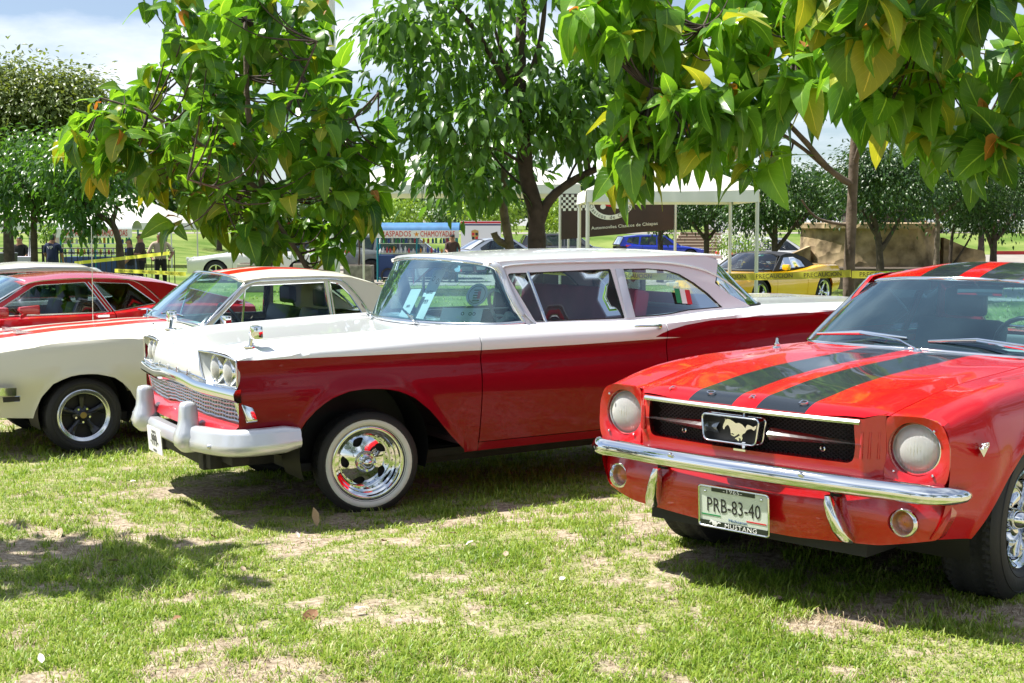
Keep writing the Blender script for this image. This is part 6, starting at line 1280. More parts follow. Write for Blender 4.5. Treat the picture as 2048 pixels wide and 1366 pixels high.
# ---- grass
def build_grass():
    def field(name, n, y0, y1, hmin, hmax, wd, per, power, seed, straw=False):
        R_ = np.random.default_rng(seed); u = R_.random(n); y = (y0**(1-power)+u*(y1**(1-power)-y0**(1-power)))**(1/(1-power)) if power != 1 else y0*(y1/y0)**u
        x = (R_.random(n)*2-1)*(y*.405+.35); keep = R_.random(n) < (grass_density(x, y)*.92+.08 if not straw else 1.1-grass_density(x, y)*.6); x, y = x[keep], y[keep]; n = len(x); z = ground_z(x, y)
        th = .55+.9*vnoise(x, y, .5, 31)
        X = np.repeat(x, per)+R_.normal(size=n*per)*.016; Y = np.repeat(y, per)+R_.normal(size=n*per)*.016; Z = np.repeat(z, per)-.006
        N_ = len(X); a = R_.random(N_)*6.283; lean = R_.uniform(.45, 1.7, N_) if not straw else R_.uniform(1.5, 2.1, N_); h = R_.uniform(hmin, hmax, N_)*np.repeat(th, per)*np.repeat(R_.uniform(.6, 1.35, n), per); w = wd*R_.uniform(.7, 1.3, N_)
        dx, dy = np.cos(a), np.sin(a); px, py = -dy, dx; V = np.zeros((N_, 5, 3))
        m1 = h*np.cos(lean*.5)*.55; o1 = h*np.sin(lean*.5)*.5; m2 = m1+h*.45*np.cos(lean*1.25); o2 = o1+h*.5*np.sin(lean*1.25)
        for i, (k, off, hh) in enumerate(((1, 0, 0), (-1, 0, 0), (.85, o1, m1), (-.85, o1, m1), (0, o2, m2))):
            V[:, i, 0] = X+px*w*k/2+dx*off; V[:, i, 1] = Y+py*w*k/2+dy*off; V[:, i, 2] = Z+hh
        me = bpy.data.meshes.new(name); me.vertices.add(N_*5); me.vertices.foreach_set('co', V.astype(np.float32).ravel()); b0 = np.arange(N_)*5
        loops = np.stack([b0, b0+1, b0+3, b0+2, b0+2, b0+3, b0+4], 1).ravel(); me.loops.add(N_*7); me.loops.foreach_set('vertex_index', loops.astype(np.int32)); me.polygons.add(N_*2)
        st = np.stack([np.arange(N_)*7, np.arange(N_)*7+4], 1).ravel(); me.polygons.foreach_set('loop_start', st.astype(np.int32)); me.polygons.foreach_set('loop_total', np.tile([4, 3], N_).astype(np.int32))
        at = me.attributes.new('rnd', 'FLOAT', 'POINT'); at.data.foreach_set('value', np.repeat(R_.random(N_), 5).astype(np.float32)); me.update(calc_edges=True)
        m, t, b = new_mat('straw_blade' if straw else 'grass_blade'); o = t.nodes['Material Output']; b.inputs['Roughness'].default_value = .45
        ag = N(t, 'ShaderNodeAttribute', attribute_name='rnd'); g = N(t, 'ShaderNodeNewGeometry'); nn = N(t, 'ShaderNodeTexNoise', i_Scale=1.4, i_Detail=4.); t.links.new(g.outputs['Position'], nn.inputs['Vector'])
        f = M2(t, 'ADD', M2(t, 'MULTIPLY', ag.outputs['Fac'], .5), M2(t, 'MULTIPLY', nn.outputs['Fac'], .55)); r = N(t, 'ShaderNodeValToRGB'); t.links.new(f, r.inputs[0]); e = r.color_ramp.elements
        e[0].position = .22; e[0].color = (.12, .22, .018, 1); e[1].position = .88; e[1].color = (.60, .55, .26, 1); k = e.new(.46); k.color = (.25, .39, .035, 1); k = e.new(.70); k.color = (.38, .48, .07, 1)
        
        if straw:
            for q, c_ in zip(e, ((.20, .14, .08, 1), (.36, .28, .17, 1), (.5, .42, .28, 1), (.62, .55, .42, 1))): q.color = c_
        t.links.new(r.outputs[0], b.inputs['Base Color']); tr = N(t, 'ShaderNodeBsdfTranslucent'); t.links.new(r.outputs[0], tr.inputs[0]); ms = N(t, 'ShaderNodeMixShader', i_0=.1 if straw else .45); t.links.new(b.outputs[0], ms.inputs[1]); t.links.new(tr.outputs[0], ms.inputs[2]); t.links.new(ms.outputs[0], o.inputs[0])
        me.materials.append(m); return link(name, me, None, None, 'stuff')
    field('grass', 52000, 4.0, 9.5, .020, .052, .0052, 7, .9, 1); field('dry_thatch', 10000, 4.0, 11, .03, .075, .0026, 5, .9, 7, True); field('grass', 16000, 9.5, 19, .03, .07, .008, 6, 1.2, 2); field('grass', 7000, 19, 60, .05, .12, .02, 5, 1.5, 3)
build_grass()
def dry_leaves():
    sh = leaf_shape(1, .5, 5, .35, -.3, .05, 9); m1 = leaf_mesh('dry_leaf_mesh', sh, mat('dry_leaf_tan', (.42, .33, .22), .8, noise=.3, nscale=30)); m2 = leaf_mesh('dry_leaf_mesh', sh, mat('dry_leaf_pale', (.62, .58, .50), .8)); m3 = leaf_mesh('dry_leaf_mesh', sh, mat('dry_leaf_brown', (.22, .11, .05), .8))
    R_ = np.random.default_rng(5); px = [(475, 1142), (545, 1145), (625, 1240), (628, 1030), (100, 1050), (700, 1240), (895, 1060), (930, 1095), (200, 1115), (60, 1345), (420, 1060), (590, 1060), (1010, 1130), (1050, 1240), (330, 1250), (1130, 1180), (1290, 1240), (150, 985), (760, 1075), (250, 935), (1560, 1235), (1340, 1300)]
    for i, (u, v) in enumerate(px):
        s_ = 1.52/((v-451)/2655.); y = s_; x = (u-1024)/2655*y; z = gz(x, y); L = R_.uniform(.035, .06) if i not in (2, 3, 4) else .10
        o = bpy.data.objects.new('dry_leaf', (m1, m2, m3, m2)[i % 4] if i != 3 else m1); COL.objects.link(o); o.location = (x, y, z+.03); o.scale = (L, L, L); o.rotation_euler = (R_.uniform(-.6, .6), R_.uniform(-.5, .5) if i != 3 else -1.2, R_.uniform(0, 6.28))
        kind = ('tan', 'pale', 'brown', 'pale')[i % 4]; lb = {2: 'largest dry leaf, curled on the grass in the lower middle', 3: 'brown leaf standing on edge in front of the whitewall tyre', 4: 'large tan leaf lying on the bare soil at the far left'}.get(i, 'small %s dry leaf lying on the patchy grass' % kind)
        tag(o, lb, 'fallen leaf', 'fallen leaves on the grass')
dry_leaves()
def w3(u, v, d):
    """world point at depth d seen at photo pixel u,v (flat horizon at 451)"""
    return ((u-1024)/2655.04*d, d, CAMH-(v-451)/2655.04*d)
def cr(u, v, d, ru, rv, rd, w=1.): 
    s = d/2655.04; return (w3(u, v, d), (ru*s, rd, rv*s), w)
# broad leaved tree on the left
D = 13.6
broad_tree('broadleaf_tree', 'tree with large drooping green leaves standing behind the cream coupe', (-2.50, D, gz(-2.5, D)),
    [([(-2.50, D, gz(-2.5, D)-.05), w3(538, 500, D), w3(536, 430, D), w3(520, 330, D), w3(500, 200, D), w3(500, 60, D), w3(490, -60, D)], .052, .02),
     ([w3(632, 570, D), w3(600, 510, D), w3(560, 450, D), w3(540, 405, D)], .028, .022), ([w3(538, 420, D), w3(620, 330, D), w3(700, 250, D), w3(760, 190, D-.3)], .028, .010), ([w3(530, 390, D), w3(420, 300, D-.3), w3(300, 230, D-.5), w3(210, 200, D-.6)], .028, .010),
     ([w3(520, 330, D), w3(590, 200, D-.4), w3(640, 90, D-.6)], .022, .010), ([w3(510, 280, D), w3(420, 160, D+.3), w3(370, 60, D+.5)], .022, .010), ([w3(525, 400, D), w3(450, 380, D-.8), w3(380, 360, D-1.3)], .02, .009), ([w3(530, 410, D), w3(590, 400, D+.9)], .02, .009)],
    [cr(490, 250, D, 270, 190, 1.5, 6), cr(300, 290, D-.2, 170, 100, 1.0, 2.), cr(560, 400, D, 200, 100, 1.2, 2.2), cr(480, 60, D, 170, 110, 1.1, 2.6), cr(690, 330, D, 120, 130, 1., 1.6), cr(450, 470, D-.5, 90, 45, .6, .45), cr(600, 480, D, 110, 40, .5, .5), cr(230, 220, D-.3, 90, 60, .6, .5)],
    240, .30, seed=11, young=.02)
# broad leaved tree on the right, its boughs reaching forward over the parked cars
D2 = 13.0
broad_tree('broadleaf_tree', 'tree with very large pale green leaves whose boughs hang above the striped coupe', (3.30, D2, gz(3.3, D2)),
    [([(3.30, D2, gz(3.3, D2)-.05), w3(1698, 520, D2), w3(1700, 430, D2), w3(1702, 340, D2), w3(1706, 200, D2), w3(1712, 80, D2), w3(1716, -60, D2)], .068, .03),
     ([w3(1702, 372, D2), w3(1660, 345, D2-.1), w3(1600, 280, D2-.4), w3(1510, 185, D2-.5), w3(1450, 120, D2-.7), w3(1400, 60, D2-.8)], .034, .012), ([w3(1704, 330, D2), w3(1725, 270, D2-.3), w3(1770, 190, D2-.9), w3(1812, 120, D2-1.5), w3(1830, 40, D2-2.3)], .030, .012),
     ([w3(1738, 235, D2-.6), w3(1790, 200, D2-.8), w3(1880, 197, D2-1.2)], .014, .007), ([w3(1703, 450, D2), w3(1640, 440, D2), w3(1600, 400, D2)], .018, .009), ([w3(1650, 340, D2-.1), w3(1540, 260, D2-.5), w3(1400, 200, D2-.8), w3(1300, 180, D2-1.0)], .022, .010), ([w3(1712, 260, D2), w3(1880, 240, D2-1.2), w3(1990, 250, D2-2.0)], .022, .009),
     ([w3(1620, 40, D2-1), w3(1590, 75, D2-1), w3(1578, 100, D2-1)], .006, .005)],
    [cr(1400, 40, 12.3, 260, 90, .6, 4.2), cr(1350, 245, 12., 115, 115, .5, 3.0), cr(1290, 330, 12.2, 70, 50, .4, .8), cr(1480, 290, 12.3, 130, 90, .6, 1.9), cr(1790, 10, 9.8, 190, 100, .9, 3.6), cr(1770, 190, 11., 130, 80, .9, 1.8), cr(1930, 220, 10.8, 130, 120, 1., 3.4), cr(1560, 180, 12., 70, 70, .6, 1.), cr(1230, 70, 12.2, 110, 80, .6, 1.4), cr(2080, 150, 10.5, 100, 160, 1.2, 1.6)],
    205, .385, seed=23, young=.045)
# dark tree in the middle with a forked trunk
D3 = 14.6; b3 = (.22, D3, gz(.22, D3))
small_tree('forked_tree', 'dark leafed tree with a thick forked trunk standing behind the two tone saloon', b3,
    [([(b3[0], D3, b3[2]-.05), w3(1066, 600, D3), w3(1074, 500, D3), w3(1072, 430, D3), w3(1052, 350, D3), w3(1046, 250, D3), w3(1040, 130, D3), w3(1048, -20, D3)], .125, .05), ([w3(1078, 450, D3), w3(1100, 400, D3), w3(1150, 360, D3), w3(1220, 325, D3), w3(1260, 290, D3-.3)], .065, .018),
     ([w3(1046, 250, D3), w3(1010, 170, D3), w3(960, 80, D3-.2), w3(880, -10, D3-.4)], .045, .02), ([w3(1044, 180, D3), w3(1080, 90, D3), w3(1090, -20, D3)], .04, .02), ([w3(1044, 200, D3), w3(1000, 100, D3), w3(975, 0, D3)], .03, .012), ([w3(1055, 340, D3), w3(990, 300, D3-.3), w3(930, 290, D3-.5)], .022, .008), ([w3(1060, 380, D3), w3(1000, 330, D3+.4), w3(960, 260, D3+.6)], .02, .008), ([w3(1180, 345, D3), w3(1150, 250, D3), w3(1120, 190, D3)], .016, .007), ([w3(1130, 375, D3), w3(1170, 300, D3+.3), w3(1240, 230, D3+.4)], .016, .007)],
    [cr(950, 190, D3, 210, 80, 1.3, 3.5), cr(1080, 20, D3, 190, 80, 1.3, 1.6), cr(880, 90, D3, 150, 70, 1.1, 1.6), cr(960, -80, D3, 260, 110, 1.6, 2.6), cr(1260, 180, D3+.3, 120, 60, .9, 1.4), cr(1150, 190, D3, 140, 80, 1., 2.6), cr(1000, 260, D3-.3, 190, 50, .9, 1.6), cr(890, 320, D3-.3, 70, 40, .6, .45), cr(1200, 270, D3, 110, 50, .8, 1.0), cr(830, 60, D3, 90, 50, .6, .6), cr(960, 380, D3, 70, 25, .5, .15)],
    4600, .185, mid_leaf, W=.40, seed=5, clump=11, spread=.16, bk=bark_d, hang=.7)
for u_, d_, tag_ in ((1012, 17.5, 'slim grey trunk rising beside the forked tree'),):
    small_tree('slim_tree', 'slim pale trunked tree standing just left of the forked tree', (w3(u_, 500, d_)[0], d_, gz(0, d_)), [([(w3(u_+6, 500, d_)[0], d_, gz(0, d_)-.05), w3(u_+8, 500, d_), w3(u_-2, 440, d_), w3(u_-6, 400, d_), w3(u_-2, 330, d_), w3(u_, 280, d_)], .085, .04), ([w3(u_+4, 490, d_), w3(u_-20, 475, d_), w3(u_-24, 465, d_)], .05, .045)],
        [cr(950, 330, d_, 120, 50, .8, 1)], 900, .20, mid_leaf, seed=8, bk=bark, clump=12, spread=.2)
# ---------------------------------------------------------------- park, street and stalls behind the cars
canvas = mat('white_tent_canvas', (.78, .77, .74), .7, noise=.08, nscale=2.)
def canvas_mat():
    m, t, b = new_mat('tent_canvas_lit_through'); o = t.nodes['Material Output']; b.inputs['Base Color'].default_value = (.80, .78, .73, 1); b.inputs['Roughness'].default_value = .7
    tr = N(t, 'ShaderNodeBsdfTranslucent'); tr.inputs[0].default_value = (.80, .72, .58, 1); ms = N(t, 'ShaderNodeMixShader', i_0=.35); t.links.new(b.outputs[0], ms.inputs[1]); t.links.new(tr.outputs[0], ms.inputs[2]); t.links.new(ms.outputs[0], o.inputs[0]); return m
tentm = canvas_mat(); steel = mat('galvanised_steel', (.62, .62, .60), .4, .6); iron = mat('black_painted_iron', (.015, .015, .017), .5)
conc = mat('weathered_concrete', (.26, .25, .21), .95, noise=.45, nscale=7, bump=.6, bscale=30); paleconc = mat('pale_concrete', (.48, .44, .36), .9, noise=.25, nscale=5, bump=.4)
yellow = mat('yellow_plastic_tape', (.62, .60, .05), .45); teal = mat('teal_painted_steel', (.01, .22, .27), .45)
def tent(label, c, w, d, eave, peak, val=.28, rot=0., group='white event tents'):
    t = thing('event_tent', label, 'tent', (c[0], c[1], gz(c[0], c[1])), rot, group=group); z0 = gz(c[0], c[1]); e = eave-z0; p = peak-z0; hx, hy = w/2, d/2
    b = MB(); n = 10; V = []; F = []
    def sag(u): return -.10*math.sin(math.pi*u)
    cs = [(-hx, -hy), (hx, -hy), (hx, hy), (-hx, hy)]
    for k in range(4):
        a = Vector((*cs[k], e)); q = Vector((*cs[(k+1) % 4], e)); top = Vector((0, 0, p)); s0 = len(V)
        for i in range(n+1):
            r = i/n; f = r**1.25
            for j in range(n+1):
                m_ = a.lerp(q, j/n); v = m_.lerp(top, f); v.z = e+(p-e)*r*(.55+.45*r)+sag(j/n)*.3*(1-r); V.append(tuple(v))
        F += [(s0+i*(n+1)+j, s0+i*(n+1)+j+1, s0+(i+1)*(n+1)+j+1, s0+(i+1)*(n+1)+j) for i in range(n) for j in range(n)]
    b.add(V, F); b.build('canopy', tentm, t, smooth=40)
    for k in range(4):
        a = Vector((*cs[k], e)); q = Vector((*cs[(k+1) % 4], e)); b = MB(); V = []; m_ = 24
        out_ = Vector(((cs[k][0]+cs[(k+1) % 4][0]), (cs[k][1]+cs[(k+1) % 4][1]), 0)).normalized()
        for j in range(m_+1):
            v = a.lerp(q, j/m_)+out_*.01; V += [tuple(v+Vector((0, 0, sag(j/m_)*.3))), tuple(v+Vector((0, 0, -val))+out_*(.02+.015*math.sin(j*2.1)))]
        b.add(V, [(2*j, 2*j+2, 2*j+3, 2*j+1) for j in range(m_)]); b.build('valance', canvas, t, smooth=180)
        b = MB(); b.tube([(cs[k][0]*.985, cs[k][1]*.985, -.02), (cs[k][0]*.985, cs[k][1]*.985, e-.02)], .035, 8); b.build('post', steel, t)
    b = MB(); 
    for k in range(4): b.tube([(cs[k][0]*.985, cs[k][1]*.985, e-.05), (cs[(k+1) % 4][0]*.985, cs[(k+1) % 4][1]*.985, e-.05)], .022, 6)
    b.build('eave_frame', steel, t); return t
def P3(u, d): return (u-1024)/2655.04*d
tent('small white tent with slanted roof standing over the brown club banner', (P3(1325, 25.5), 25.5), 3.1, 3.0, 2.24, 3.1, .22)
tent('large white tent whose peak shows behind the forked tree', (P3(925, 38), 38), 6.4, 6.0, 2.68, 4.15, .25)
tent('white tent at the far left edge beyond the iron railing', (P3(5, 60), 60), 6.6, 5, 1.72, 3.05, .33)
tent('white tent behind the snack cart on the left', (P3(262, 62), 62), 5.2, 5, 1.74, 3.2, .33)
# club banner, hung at a slant
def banner():
    d = 29.; t = thing('club_banner', 'dark brown banner with a checkered corner and white round emblem, hanging under the tent', 'banner', (0, 0, 0)); x0, z0 = P3(1118, d), w3(0, 388, d)[2]; W, H = 2.55, 1.0
    sl = .10; f = lambda u, v, h=0.: (x0+u, d-h-.02*math.sin(u*7), z0-v*1.0+sl*u*(v/H)*.9*1.0)
    V, F = sheet(lambda a, b_: f(a*W, b_*H), 20, 8); brown = mat('brown_banner_vinyl', (.045, .022, .020), .6, noise=.2, nscale=4); pd('banner_sheet', V, F, brown, t, smooth=180)
    b = MB(); n_ = 0
    for i in range(11):
        for j in range(6):
            if (i+j) % 2 == 0: u, v = .02+i*.06, .02+j*.06; b.add([f(u, v, .01), f(u+.06, v, .01), f(u+.06, v+.06, .01), f(u, v+.06, .01)], [(0, 1, 2, 3)])
    b.build('checker_squares', printw, t, smooth=0)['kind'] = 'stuff'
    cx, cz, r1, r2 = 1.12, .20, .50, .37; b = MB(); V = []; m_ = 40
    for k in range(m_+1):
        a = math.pi*k/m_; V += [f(cx+r1*math.cos(a), max(.0, cz+r1*.86*math.sin(a)),   .020), f(cx+r2*math.cos(a), max(0, cz+r2*.86*math.sin(a)), .020)]
    b.add(V, [(2*k, 2*k+2, 2*k+3, 2*k+1) for k in range(m_)]); b.build('emblem_ring', printw, t, smooth=0)
    s_ = 'Clasicos de Chiapas'
    for k, ch in enumerate(s_):
        if ch == ' ': continue
        a = math.pi*(.93-.86*k/(len(s_)-1)); u = cx+.435*math.cos(a); v = cz+.435*.86*math.sin(a); p = f(u, v, .03); text_obj('emblem_letter', ch, .11, printk, t, frame(p, (math.sin(a), 0, math.cos(a)*.86), (-math.cos(a), 0, math.sin(a))), .001)
    b = MB()
    for q in (-.17, .15): b.prism(circle2(cx+q, cz+.11, .06, 16), .026, .032, lambda u, v, h: f(u, v, h))
    b.build('emblem_wheel', printw, t, smooth=0)['kind'] = 'stuff'
    b = MB(); b.prism([(cx-.26, cz+.06), (cx-.20, cz-.02), (cx-.05, cz-.06), (cx+.02, cz-.14), (cx+.12, cz-.14), (cx+.14, cz-.02), (cx+.24, cz+.02), (cx+.26, cz+.08), (cx+.0, cz+.12)], .02, .026, lambda u, v, h: f(u, v, h)); b.build('emblem_car', printr, t, smooth=0)
    text_obj('banner_text', 'Automoviles Clasicos de Chiapas', .098, printw, t, frame(f(1.42, .80, .045), (1, 0, .075), (-.0, 0, 1)), .001, sx=1.1)
    b = MB()
    for u in (.02, W-.02):
        p = f(u, 0); b.tube([(p[0], p[1], gz(p[0], d)-.02), (p[0], p[1], z0+.1)], .03, 6)
    b.build('banner_poles', steel, t)['kind'] = 'stuff'
    return t
banner()
tb = thing('draped_table', 'table under a dark cloth standing below the club banner', 'table', (P3(1185, 29.6), 29.6, gz(2, 29.6))); b = MB(); b.box((0, 0, .45), (2.3, .8, .9)); b.build('table_cloth', mat('plum_cloth', (.03, .018, .022), .9, bump=.3, bscale=8), tb, bevel=.03)
# snack carts
def cart(label, x, y, W, roofc, u_=1.):
    z0 = gz(x, y); t = thing('snack_cart', label, 'snack cart', (x, y, z0), group='shaved ice carts'); H = 1.98; hw = W/2
    b = MB()
    V = []; n = 10
    for i in range(n+1):
        a = math.pi*i/n; V += [(-hw-.08, -.55*math.cos(a), H-.20+.26*math.sin(a)), (hw+.08, -.55*math.cos(a), H-.20+.26*math.sin(a))]
    b.add(V, [(2*i, 2*i+1, 2*i+3, 2*i+2) for i in range(n)]); b.build('cart_roof', roofc, t, smooth=60)
    for sx_ in (-1, 0, 1):
        for sy in (-1, 1): b = MB(); b.tube([(sx_*(hw-.03), sy*.48, 0), (sx_*(hw-.03), sy*.48, H-.22)], .03, 6); b.build('cart_post', teal, t)
    b = MB(); b.box((0, -.56, H-.33), (W+.16, .015, .26)); sg = b.build('sign_board', printw, t)
    b = MB(); b.box((0, .0, .55), (W-.1, .95, .75)); b.build('counter', mat('blue_counter_panel', (.02, .05, .16), .5), t, bevel=.01)
    text_obj('sign_text', 'RASPADOS', .27, printr, sg, frame((-W*.25, -.575, H-.33), (1, 0, 0), (0, 0, 1)), .003, sx=.66*W/2.4)
    text_obj('sign_text', 'CHAMOYADAS', .27, printr, sg, frame((W*.26, -.575, H-.33), (1, 0, 0), (0, 0, 1)), .003, sx=.56*W/2.4)
    b = MB(); b.prism([(0, .09), (.03, .02), (.10, .03), (.04, -.02), (.05, -.09), (0, -.04), (-.05, -.09), (-.04, -.02), (-.10, .03), (-.03, .02)], 0, .004, lambda u, v, h: (u, -.57-h, H-.33+v)); b.build('sign_splash', mat('orange_print', (.75, .30, .02), .5), sg)
    cl = [mat('bottle_red', (.5, .02, .02), .25, coat=.5), mat('bottle_white', (.7, .7, .7), .3), mat('bottle_blue', (.03, .08, .35), .3), mat('bottle_orange', (.6, .25, .02), .3), mat('bottle_green', (.05, .3, .08), .3)]
    R_ = random.Random(int(x*10))
    for row in range(2):
        b = MB(); b.box((0, -.35, 1.0+.33*row), (W-.12, .22, .02)); b.build('shelf', brushed, t)
        k = 0; u = -hw+.12
        while u < hw-.1:
            b = MB(); h_ = R_.uniform(.14, .24); b.lathe([(.001, 0), (.038, 0), (.038, h_*.7), (.014, h_*.85), (.014, h_), (.001, h_)], 8, c=(u, -.36, 1.01+.33*row), axis='z'); b.build('bottle', cl[R_.randrange(5)], t, smooth=50); u += R_.uniform(.09, .16); k += 1
    for sx_ in (-1, 1):
        b = MB(); b.lathe([(.20, -.02), (.24, -.03), (.26, 0), (.24, .03), (.20, .02)], 20, c=(sx_*(hw-.4), -.52, .24), axis='y', closed=True); b.build('cart_wheel', iron, t)
    return t
cart('snack cart with blue arched roof and red lettered sign in front of the grey SUV', P3(836, 46), 46, 2.75, mat('blue_tarpaulin', (.06, .20, .42), .5, noise=.3, nscale=3))
cart('snack cart with pale roof and red lettered sign beside the leaning tree on the left', P3(202, 41), 41, 2.15, mat('pale_grey_tarpaulin', (.55, .58, .60), .5))
# railing
def railing(x0, y0, x1, y1, label):
    t = thing('iron_railing', label, 'railing', (0, 0, 0)); b = MB(); L = math.hypot(x1-x0, y1-y0); n = int(L/.16); z = lambda x, y: gz(x, y)
    for i in range(n+1):
        x, y = x0+(x1-x0)*i/n, y0+(y1-y0)*i/n; g = z(x, y); b.box((x, y, g+.62), (.022, .022, 1.15))
    b.build('bars', iron, t, fix=False)['kind'] = 'stuff'
    for h in (.15, 1.12, 1.25):
        b = MB(); b.tube([(x0+(x1-x0)*i/8, y0+(y1-y0)*i/8, z(x0+(x1-x0)*i/8, y0+(y1-y0)*i/8)+h) for i in range(9)], .02, 5); b.build('rail', iron, t)
    for i in range(0, n+1, 13):
        x, y = x0+(x1-x0)*i/n, y0+(y1-y0)*i/n; b = MB(); b.box((x, y, z(x, y)+.66), (.06, .06, 1.36)); b.build('post', iron, t)
railing(P3(-60, 37.5), 37.5, P3(350, 37.5), 37.5, 'low black iron railing with thin upright bars beyond the cream saloon')
# lamp pole, planters
t = thing('lamp_pole', 'tall white round pole rising behind the broadleaf tree on the left', 'pole', (P3(668, 23), 23, gz(-3, 23))); b = MB(); b.tube([(0, 0, -.05), (0, 0, 3), (0, 0, 9)], [.115, .088, .05], 14); b.build('shaft', mat('white_pole_paint', (.72, .73, .73), .4), t, smooth=80); b = MB(); b.tube([(0, 0, 0), (0, 0, .25)], .17, 10); b.build('base_collar', conc, t); b = MB(); b.tube([(0, 0, 8.9), (.6, 0, 9.2), (1.3, 0, 9.25)], .035, 6); b.box((1.5, 0, 9.22), (.6, .22, .1)); b.build('lamp_head', steel, t)
for u, d, w_, h_, cm, lb in ((718, 44, .92, .62, conc, 'square mossy concrete planter in front of the grey SUV'), (510, 38, .85, .80, paleconc, 'pale concrete planter left of the broadleaf tree trunk'), (607, 38, .50, .80, paleconc, 'narrow pale concrete planter right of the broadleaf tree trunk')):
    t = thing('concrete_planter', lb, 'planter', (P3(u, d), d, gz(P3(u, d), d))); b = MB(); b.box((0, 0, h_/2), (w_, w_, h_)); b.build('planter_box', cm, t, bevel=.02)
    b = MB(); b.box((0, 0, h_+.005), (w_*.84, w_*.84, .02)); b.build('soil', mat('dark_soil', (.06, .045, .03), .95), t)
    b = MB(); b.tube([(0, 0, h_), (.03, 0, h_+.5), (.0, 0, h_+1.1)], .03, 6); b.build('stem', bark_d, t)
# caution tape
def tape(label, pts, cat='caution tape', txt=True, h=.072, name='caution_tape'):
    t = thing(name, label, cat, (0, 0, 0)); P = smoothpath(pts, 50); b = MB(); V = []
    for i, p in enumerate(P): tw = .008*math.sin(i*.9); V += [(p.x, p.y+tw, p.z+h/2), (p.x, p.y-tw, p.z-h/2)]
    b.add(V, [(2*i, 2*i+2, 2*i+3, 2*i+1) for i in range(50)]); b.build('tape_band', yellow, t, smooth=180, fix=False)
    if txt:
        L = sum((P[i+1]-P[i]).length for i in range(50)); n = int(L/.46); 
        for k in range(n):
            q = P[min(49, int((k+.5)/n*50))]; r = (P[min(50, int((k+.5)/n*50)+1)]-q).normalized(); r = r if r.x > 0 else -r; nn = Vector((r.y, -r.x, 0)).normalized()
            text_obj('tape_text', 'PRECAUCION', .062, printk, t, frame(q+nn*.004+Vector((0, 0, 0)), r, (0, 0, 1)), .0003, sx=.95)
    return t
tape('yellow caution tape running from the forked tree to the slender straight trunk', [(.34, 14.45, w3(0, 541, 14.4)[2]), (1.5, 13.7, w3(0, 552, 13.8)[2]), (3.3, 12.93, w3(0, 546, 13)[2])])
tape('yellow caution tape from the slender trunk towards the right end of the row', [(3.3, 12.9, w3(0, 548, 13)[2]), (4.6, 12.6, w3(0, 548, 12.7)[2]), (6.4, 12.2, w3(0, 540, 12.2)[2])])
tape('yellow caution tape strung behind the red fastback past the leaning tree', [w3(150, 526, 24.5), w3(250, 516, 24), w3(340, 506, 23)], txt=False, h=.06)
tape('yellow caution tape low behind the roof of the red fastback', [w3(230, 541, 22), w3(300, 544, 21.5), w3(372, 548, 21)], h=.06)
# round stone fountain basin with ramped side walls
def stone_mat():
    m, t, b = new_mat('rough_ochre_stone'); b.inputs['Roughness'].default_value = .95; tc = N(t, 'ShaderNodeTexCoord')
    n = N(t, 'ShaderNodeTexNoise', i_Scale=2.2, i_Detail=8.); t.links.new(tc.outputs['Object'], n.inputs['Vector']); r = N(t, 'ShaderNodeValToRGB'); t.links.new(n.outputs['Fac'], r.inputs[0]); e = r.color_ramp.elements
    e[0].position = .3; e[0].color = (.09, .062, .032, 1); e[1].position = .66; e[1].color = (.44, .33, .19, 1); t.links.new(r.outputs[0], b.inputs['Base Color'])
    v = N(t, 'ShaderNodeTexVoronoi', i_Scale=3.5); t.links.new(tc.outputs['Object'], v.inputs['Vector']); bp = N(t, 'ShaderNodeBump', i_Strength=1., i_Distance=.06); t.links.new(v.outputs['Distance'], bp.inputs['Height']); t.links.new(bp.outputs[0], b.inputs['Normal']); return m
stone = stone_mat(); D4 = 41.; sx0 = P3(1735, D4); g4 = gz(sx0, D4)
t = thing('stone_basin', 'round ochre stone basin with ramped side walls behind the yellow sports car', 'stone basin', (sx0, D4, g4))
b = MB(); b.lathe([(2.10, 0), (2.05, 1.75), (2.2, 1.78), (2.2, 1.92), (1.9, 1.95), (1.9, 1.85), (.1, 1.85)], 48, axis='z'); b.build('basin_drum', stone, t, smooth=40)
b = MB(); b.lathe([(1.05, 1.85), (1.0, 2.28), (1.1, 2.30), (1.1, 2.38), (.9, 2.38), (.1, 2.3)], 32, c=(.35, .6, 0), axis='z'); b.build('upper_drum', mat('dark_wet_stone', (.06, .05, .045), .8, bump=.6), t)
for s, hh in ((-1, ((-2.0, 1.25), (-2.7, .95), (-3.3, .5), (-3.9, .12))), (1, ((2.0, 1.5), (2.7, 1.2), (3.2, 1.1), (3.25, .9)))):
    b = MB(); V = []
    for x, h in hh: V += [(x, -.9-.05*abs(x), 0), (x, -.9-.05*abs(x), h), (x, -.55-.05*abs(x), h), (x, -.55-.05*abs(x), 0)]
    b.add(V, [(4*i+j, 4*i+(j+1) % 4, 4*i+4+(j+1) % 4, 4*i+4+j) for i in range(3) for j in range(4)]+[(0, 1, 2, 3), (12, 13, 14, 15)]); b.build('ramp_wall', stone, t, smooth=30)
b = MB(); b.lathe([(2.75, 0), (2.75, .62), (2.45, .66), (2.4, .3), (2.1, .3)], 48, axis='z'); b.build('outer_ring', mat('dark_ring_stone', (.09, .07, .05), .9, bump=.8, noise=.4), t, smooth=40)
